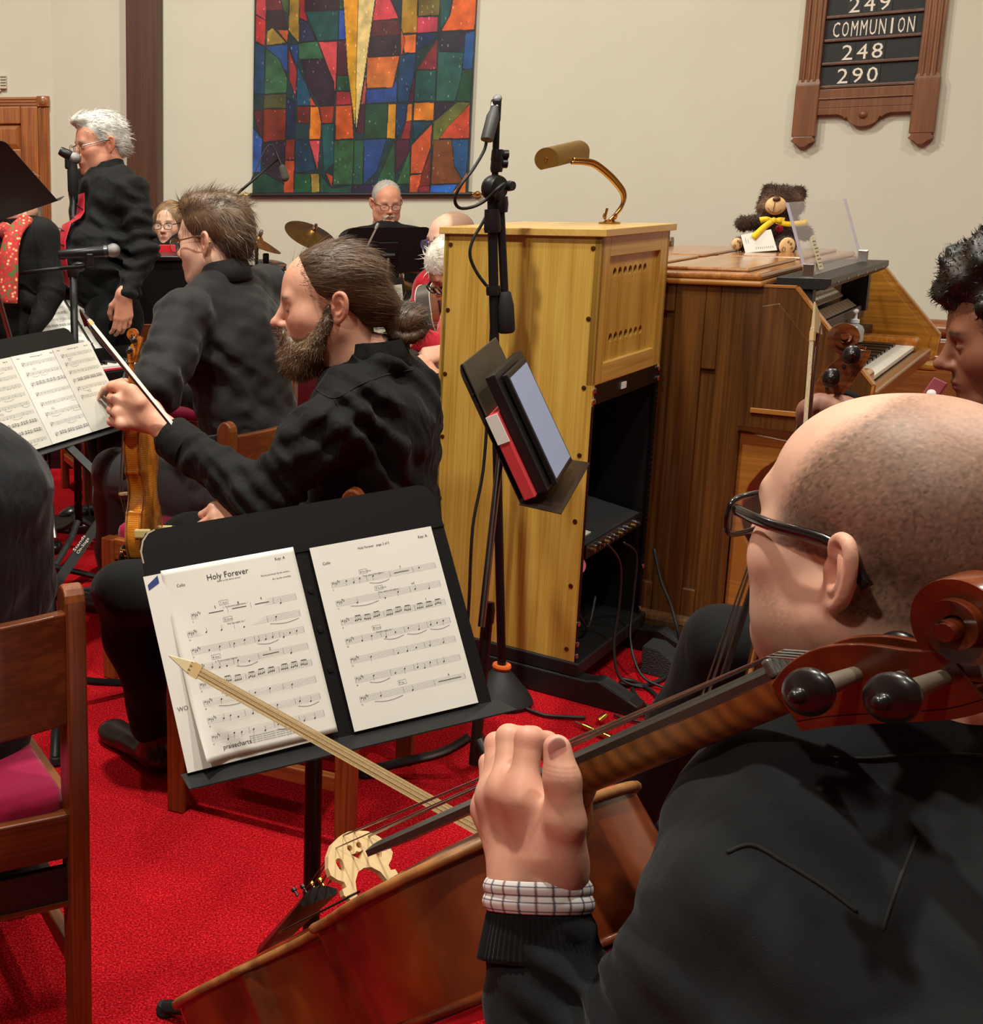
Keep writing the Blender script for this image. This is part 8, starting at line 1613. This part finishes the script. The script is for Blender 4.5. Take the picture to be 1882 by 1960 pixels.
def guitars():
    gl=mat('guitar_grey_side',(128,124,120),.3,.7,var=.08,vscale=8.); tp=wood('guitar_top',(176,112,52),(150,88,36),1,1.,.25,.5)
    prof=[(0,-.24),(.10,-.235),(.17,-.19),(.195,-.12),(.18,-.05),(.135,.02),(.13,.07),(.145,.13),(.13,.20),(.07,.245),(0,.25)]; out=prof+[(-a,b) for a,b in prof[::-1][1:-1]]; out=[tuple(q[:2]) for q in smoothline([(a,b,0) for a,b in out],4,True)]
    y=nrm(A(.66,.74,-.12)); z=nrm(A(.75,-.62,.25)); R=frame(y=y,z=z)*.62; c=P(812,596,4.95)+R@A(0,.235,-.0); t=thing('acoustic_guitar','acoustic guitar with silvery grey side, held beside the cabinet','guitar',M=mat4(R,c))
    MB().prism(out,(0,0,-.05),D=(0,0,.10)).build('side',gl,t,smooth=.7); MB().prism([(a*1.0,b*1.0) for a,b in out],(0,0,.05),D=(0,0,.004)).build('top',tp,t); MB().prism(out,(0,0,-.054),D=(0,0,.004)).build('back',tp,t)
    for zz in(.052,-.052): MB().tube([(a*1.005,b*1.005,zz) for a,b in out],.003,6,closed=True).build('binding',PAPER,t,smooth=True)
    for k in range(3): MB().lathe([(.007,0),(.006,.004),(0,.005)],(-.025+.025*k,-.238,-.0),(0,-1,0),10).build('knob',BLACKP,t)
    MB().bb(-.028,.028,.24,.62,.04,.062).build('neck',tp,t,bevel=.006); MB().bb(-.035,.035,.62,.78,.03,.05).build('headstock',tp,t,bevel=.005); MB().lathe([(.05,0),(.052,.002),(.045,.003)],(0,.06,.054),(0,0,1),24).build('sound_hole',EBONY,t); MB().bb(-.07,.07,-.12,-.09,.054,.062).build('bridge',EBONY,t)
    # dark red neck of a second guitar
    a,b=P(742,708,4.02),P(905,702,4.02); ax=nrm(b-a); R=frame(x=ax,z=A(.05,-.55,.83)); t=thing('electric_guitar','dark red guitar neck in the hands of the player beside the cabinet','guitar',M=mat4(R,a)); L=np.linalg.norm(b-a); dr=mat('wine_red_lacquer',(92,14,22),.25,coat=.5,var=.2,vscale=20.)
    MB().bb(0,L,-.026,.026,-.022,.0).build('neck',dr,t,bevel=.008); fb=MB().bb(0,L,-.025,.025,0,.005).build('fretboard',mat('rosewood',(58,24,22),.4),t)
    for k in range(12): MB().bb(.02+k*.022,.022+k*.022,-.025,.025,.005,.0062).build('fret',BRASS,fb)
    MB().prism([(L,-.03),(L+.08,-.16),(L+.30,-.18),(L+.42,-.08),(L+.42,.08),(L+.30,.18),(L+.08,.14),(L,.03)],(0,0,-.04),D=(0,0,.045)).build('body',dr,t,bevel=.01); MB().bb(-.14,0,-.032,.03,-.02,-.002).build('headstock',dr,t,bevel=.005)
    for k in range(3): MB().tube([(-.12+.04*k,-.03,-.01),(-.12+.04*k,-.055,-.01)],.005,6).build('tuner',CHROME,t)
guitars()
X3,Y3=nrm(A(.676,.736,0)),nrm(A(-.1,.09,.97)); R3=frame(x=X3,y=Y3); T3=CAMP+(A(1.152,5.464,.66)-CAMP)*.72
music_stand('music_stand','black stand behind the bearded man holding handwritten-looking staves',mat4(R3,T3+R3@A(.1,-.006,-.004)),w=.26,h=.25,reach=.2,hp=.4); M=mat4(R3,T3); t=page('sheet_music','creased cream music page on the stand behind the bearded man',M,.205,.22,PAPER2); engrave(t,M,.205,.22,9,77,clef='treble',x0=.06,x1=.96,y0=.10,y1=.95,sp=.0026,lw=.0004,dense=(1,2,4,6,7))
# ================================================================ small things on the carpet
CB=MATS['black_cable']
def fcable(label,uv,r=.005,z=.008):
    k=[FL(u,v,z) for u,v in uv]; t=thing('floor_cable',label,'cable',tuple(k[0]*A(1,1,0))); MB().tube(smoothline(k,8),r,8).build('cable',CB,t,True,smooth=True); return t
fcable('long black cable curving over the carpet right of the cabinet skids',[(1210,1318),(1222,1338),(1240,1352),(1262,1350),(1250,1325),(1215,1305),(1190,1300)],.006)
fcable('black cable crossing the carpet toward the organ foot',[(1185,1308),(1230,1312),(1268,1300),(1290,1280),(1300,1262)],.006)
fcable('thin black cable on the carpet near the cello neck',[(1180,1352),(1212,1362),(1240,1370),(1258,1372)],.004); fcable('black cable with a bend beside the front skid',[(1176,1368),(1196,1376),(1230,1382)],.004)
fcable('black cable lying along the front skid by the gold plug',[(985,1335),(1000,1352),(1040,1368),(1080,1372),(1120,1374)],.005)
def hangc(label,pts,r=.004):
    k=[rk(*p) for p in pts]; t=thing('rack_cable',label,'cable',tuple(k[-1]*A(1,1,0))); MB().tube(smoothline(k,8),r,8).build('cable',CB,t,True,smooth=True)
hangc('black cable drooping from the mixer inside the cabinet to the carpet',[(.10,-.01,.43),(.16,-.03,.36),(.18,-.03,.24),(.16,-.03,.12),(.14,-.06,.03),(.16,-.12,.01)]); hangc('purple-black cable hanging down the open front of the cabinet',[(.24,-.01,.40),(.33,-.02,.34),(.33,-.02,.20),(.27,-.04,.10),(.20,-.10,.03),(.20,-.17,.008)]); hangc('short black cable looped low inside the cabinet bay',[(.05,.08,.30),(.10,.05,.2),(.2,.06,.14),(.30,.08,.2)],.004)
k=[P(1252,1050,3.62),P(1265,1110,3.60),P(1285,1160,3.58),P(1300,1220,3.56),FL(1303,1262,.01)]; t=thing('wall_cable','thin black cable hanging against the organ side','cable',tuple(k[-1]*A(1,1,0))); MB().tube(smoothline(k,6),.0045,8).build('cable',CB,t,True,smooth=True)
p=FL(1128,1394,.012); q=FL(1168,1412,.012); t=thing('jack_plug','gold jack plug lying on the carpet by the cabinet skid','plug',tuple(p*A(1,1,0))); ax=nrm(q-p); MB().lathe([(.005,-.02),(.0075,-.018),(.0075,.012),(.006,.013),(.006,.018),(.0085,.019),(.0085,.075),(.004,.08)],p,ax,14).build('barrel',mat('gold_plate',(216,168,80),.25,1.),t,True,smooth=.6); MB().lathe([(.003,-.045),(.0035,-.04),(.0035,-.02)],p,ax,10).build('tip',CHROME,t,True)
p=FL(1146,1380,.012); t=thing('jack_plug','second short gold plug beside the skid','plug',tuple(p*A(1,1,0))); MB().lathe([(.008,0),(.009,.02),(.006,.03),(0,.03)],p,A(.6,.3,.3),12).build('barrel',MATS['gold_plate'],t,True,smooth=.6)
p=FL(1318,1298); t=thing('foot_pedal','black wedge pedal with grille top beside the organ foot','pedal',tuple(p)); R=frame(x=nrm(A(.66,.75,0)),z=A(0,0,1)); MB().prism([(-.10,0),(.07,0),(-.06,.085),(-.10,.085)],p-R[:,0]*.05+R[:,1]*.02,-R[:,1],(0,0,1),R[:,0]*.09).build('wedge',mat('grille_black',(30,32,32),.6,bump=1.,bscale=260.,bdist=.006),t,True,bevel=.003)
# red booklet held low by the curly-haired cellist
c=P(1790,744,1.94); R=frame(x=nrm(A(.6,.3,.6)),z=A(-.5,-.8,.3)); t=thing('red_booklet','small dark red booklet with white clasp below the curly-haired man\'s chin','booklet',tuple(c)); MB().box(c,(.032,.022,.006),R).build('cover',mat('wine_cover',(120,32,44),.5),t,True,bevel=.002); MB().lathe([(.007,0),(.006,.004),(0,.005)],c+R[:,2]*.004-R[:,0]*.01,R[:,2],10).build('clasp',PAPER,t,True)
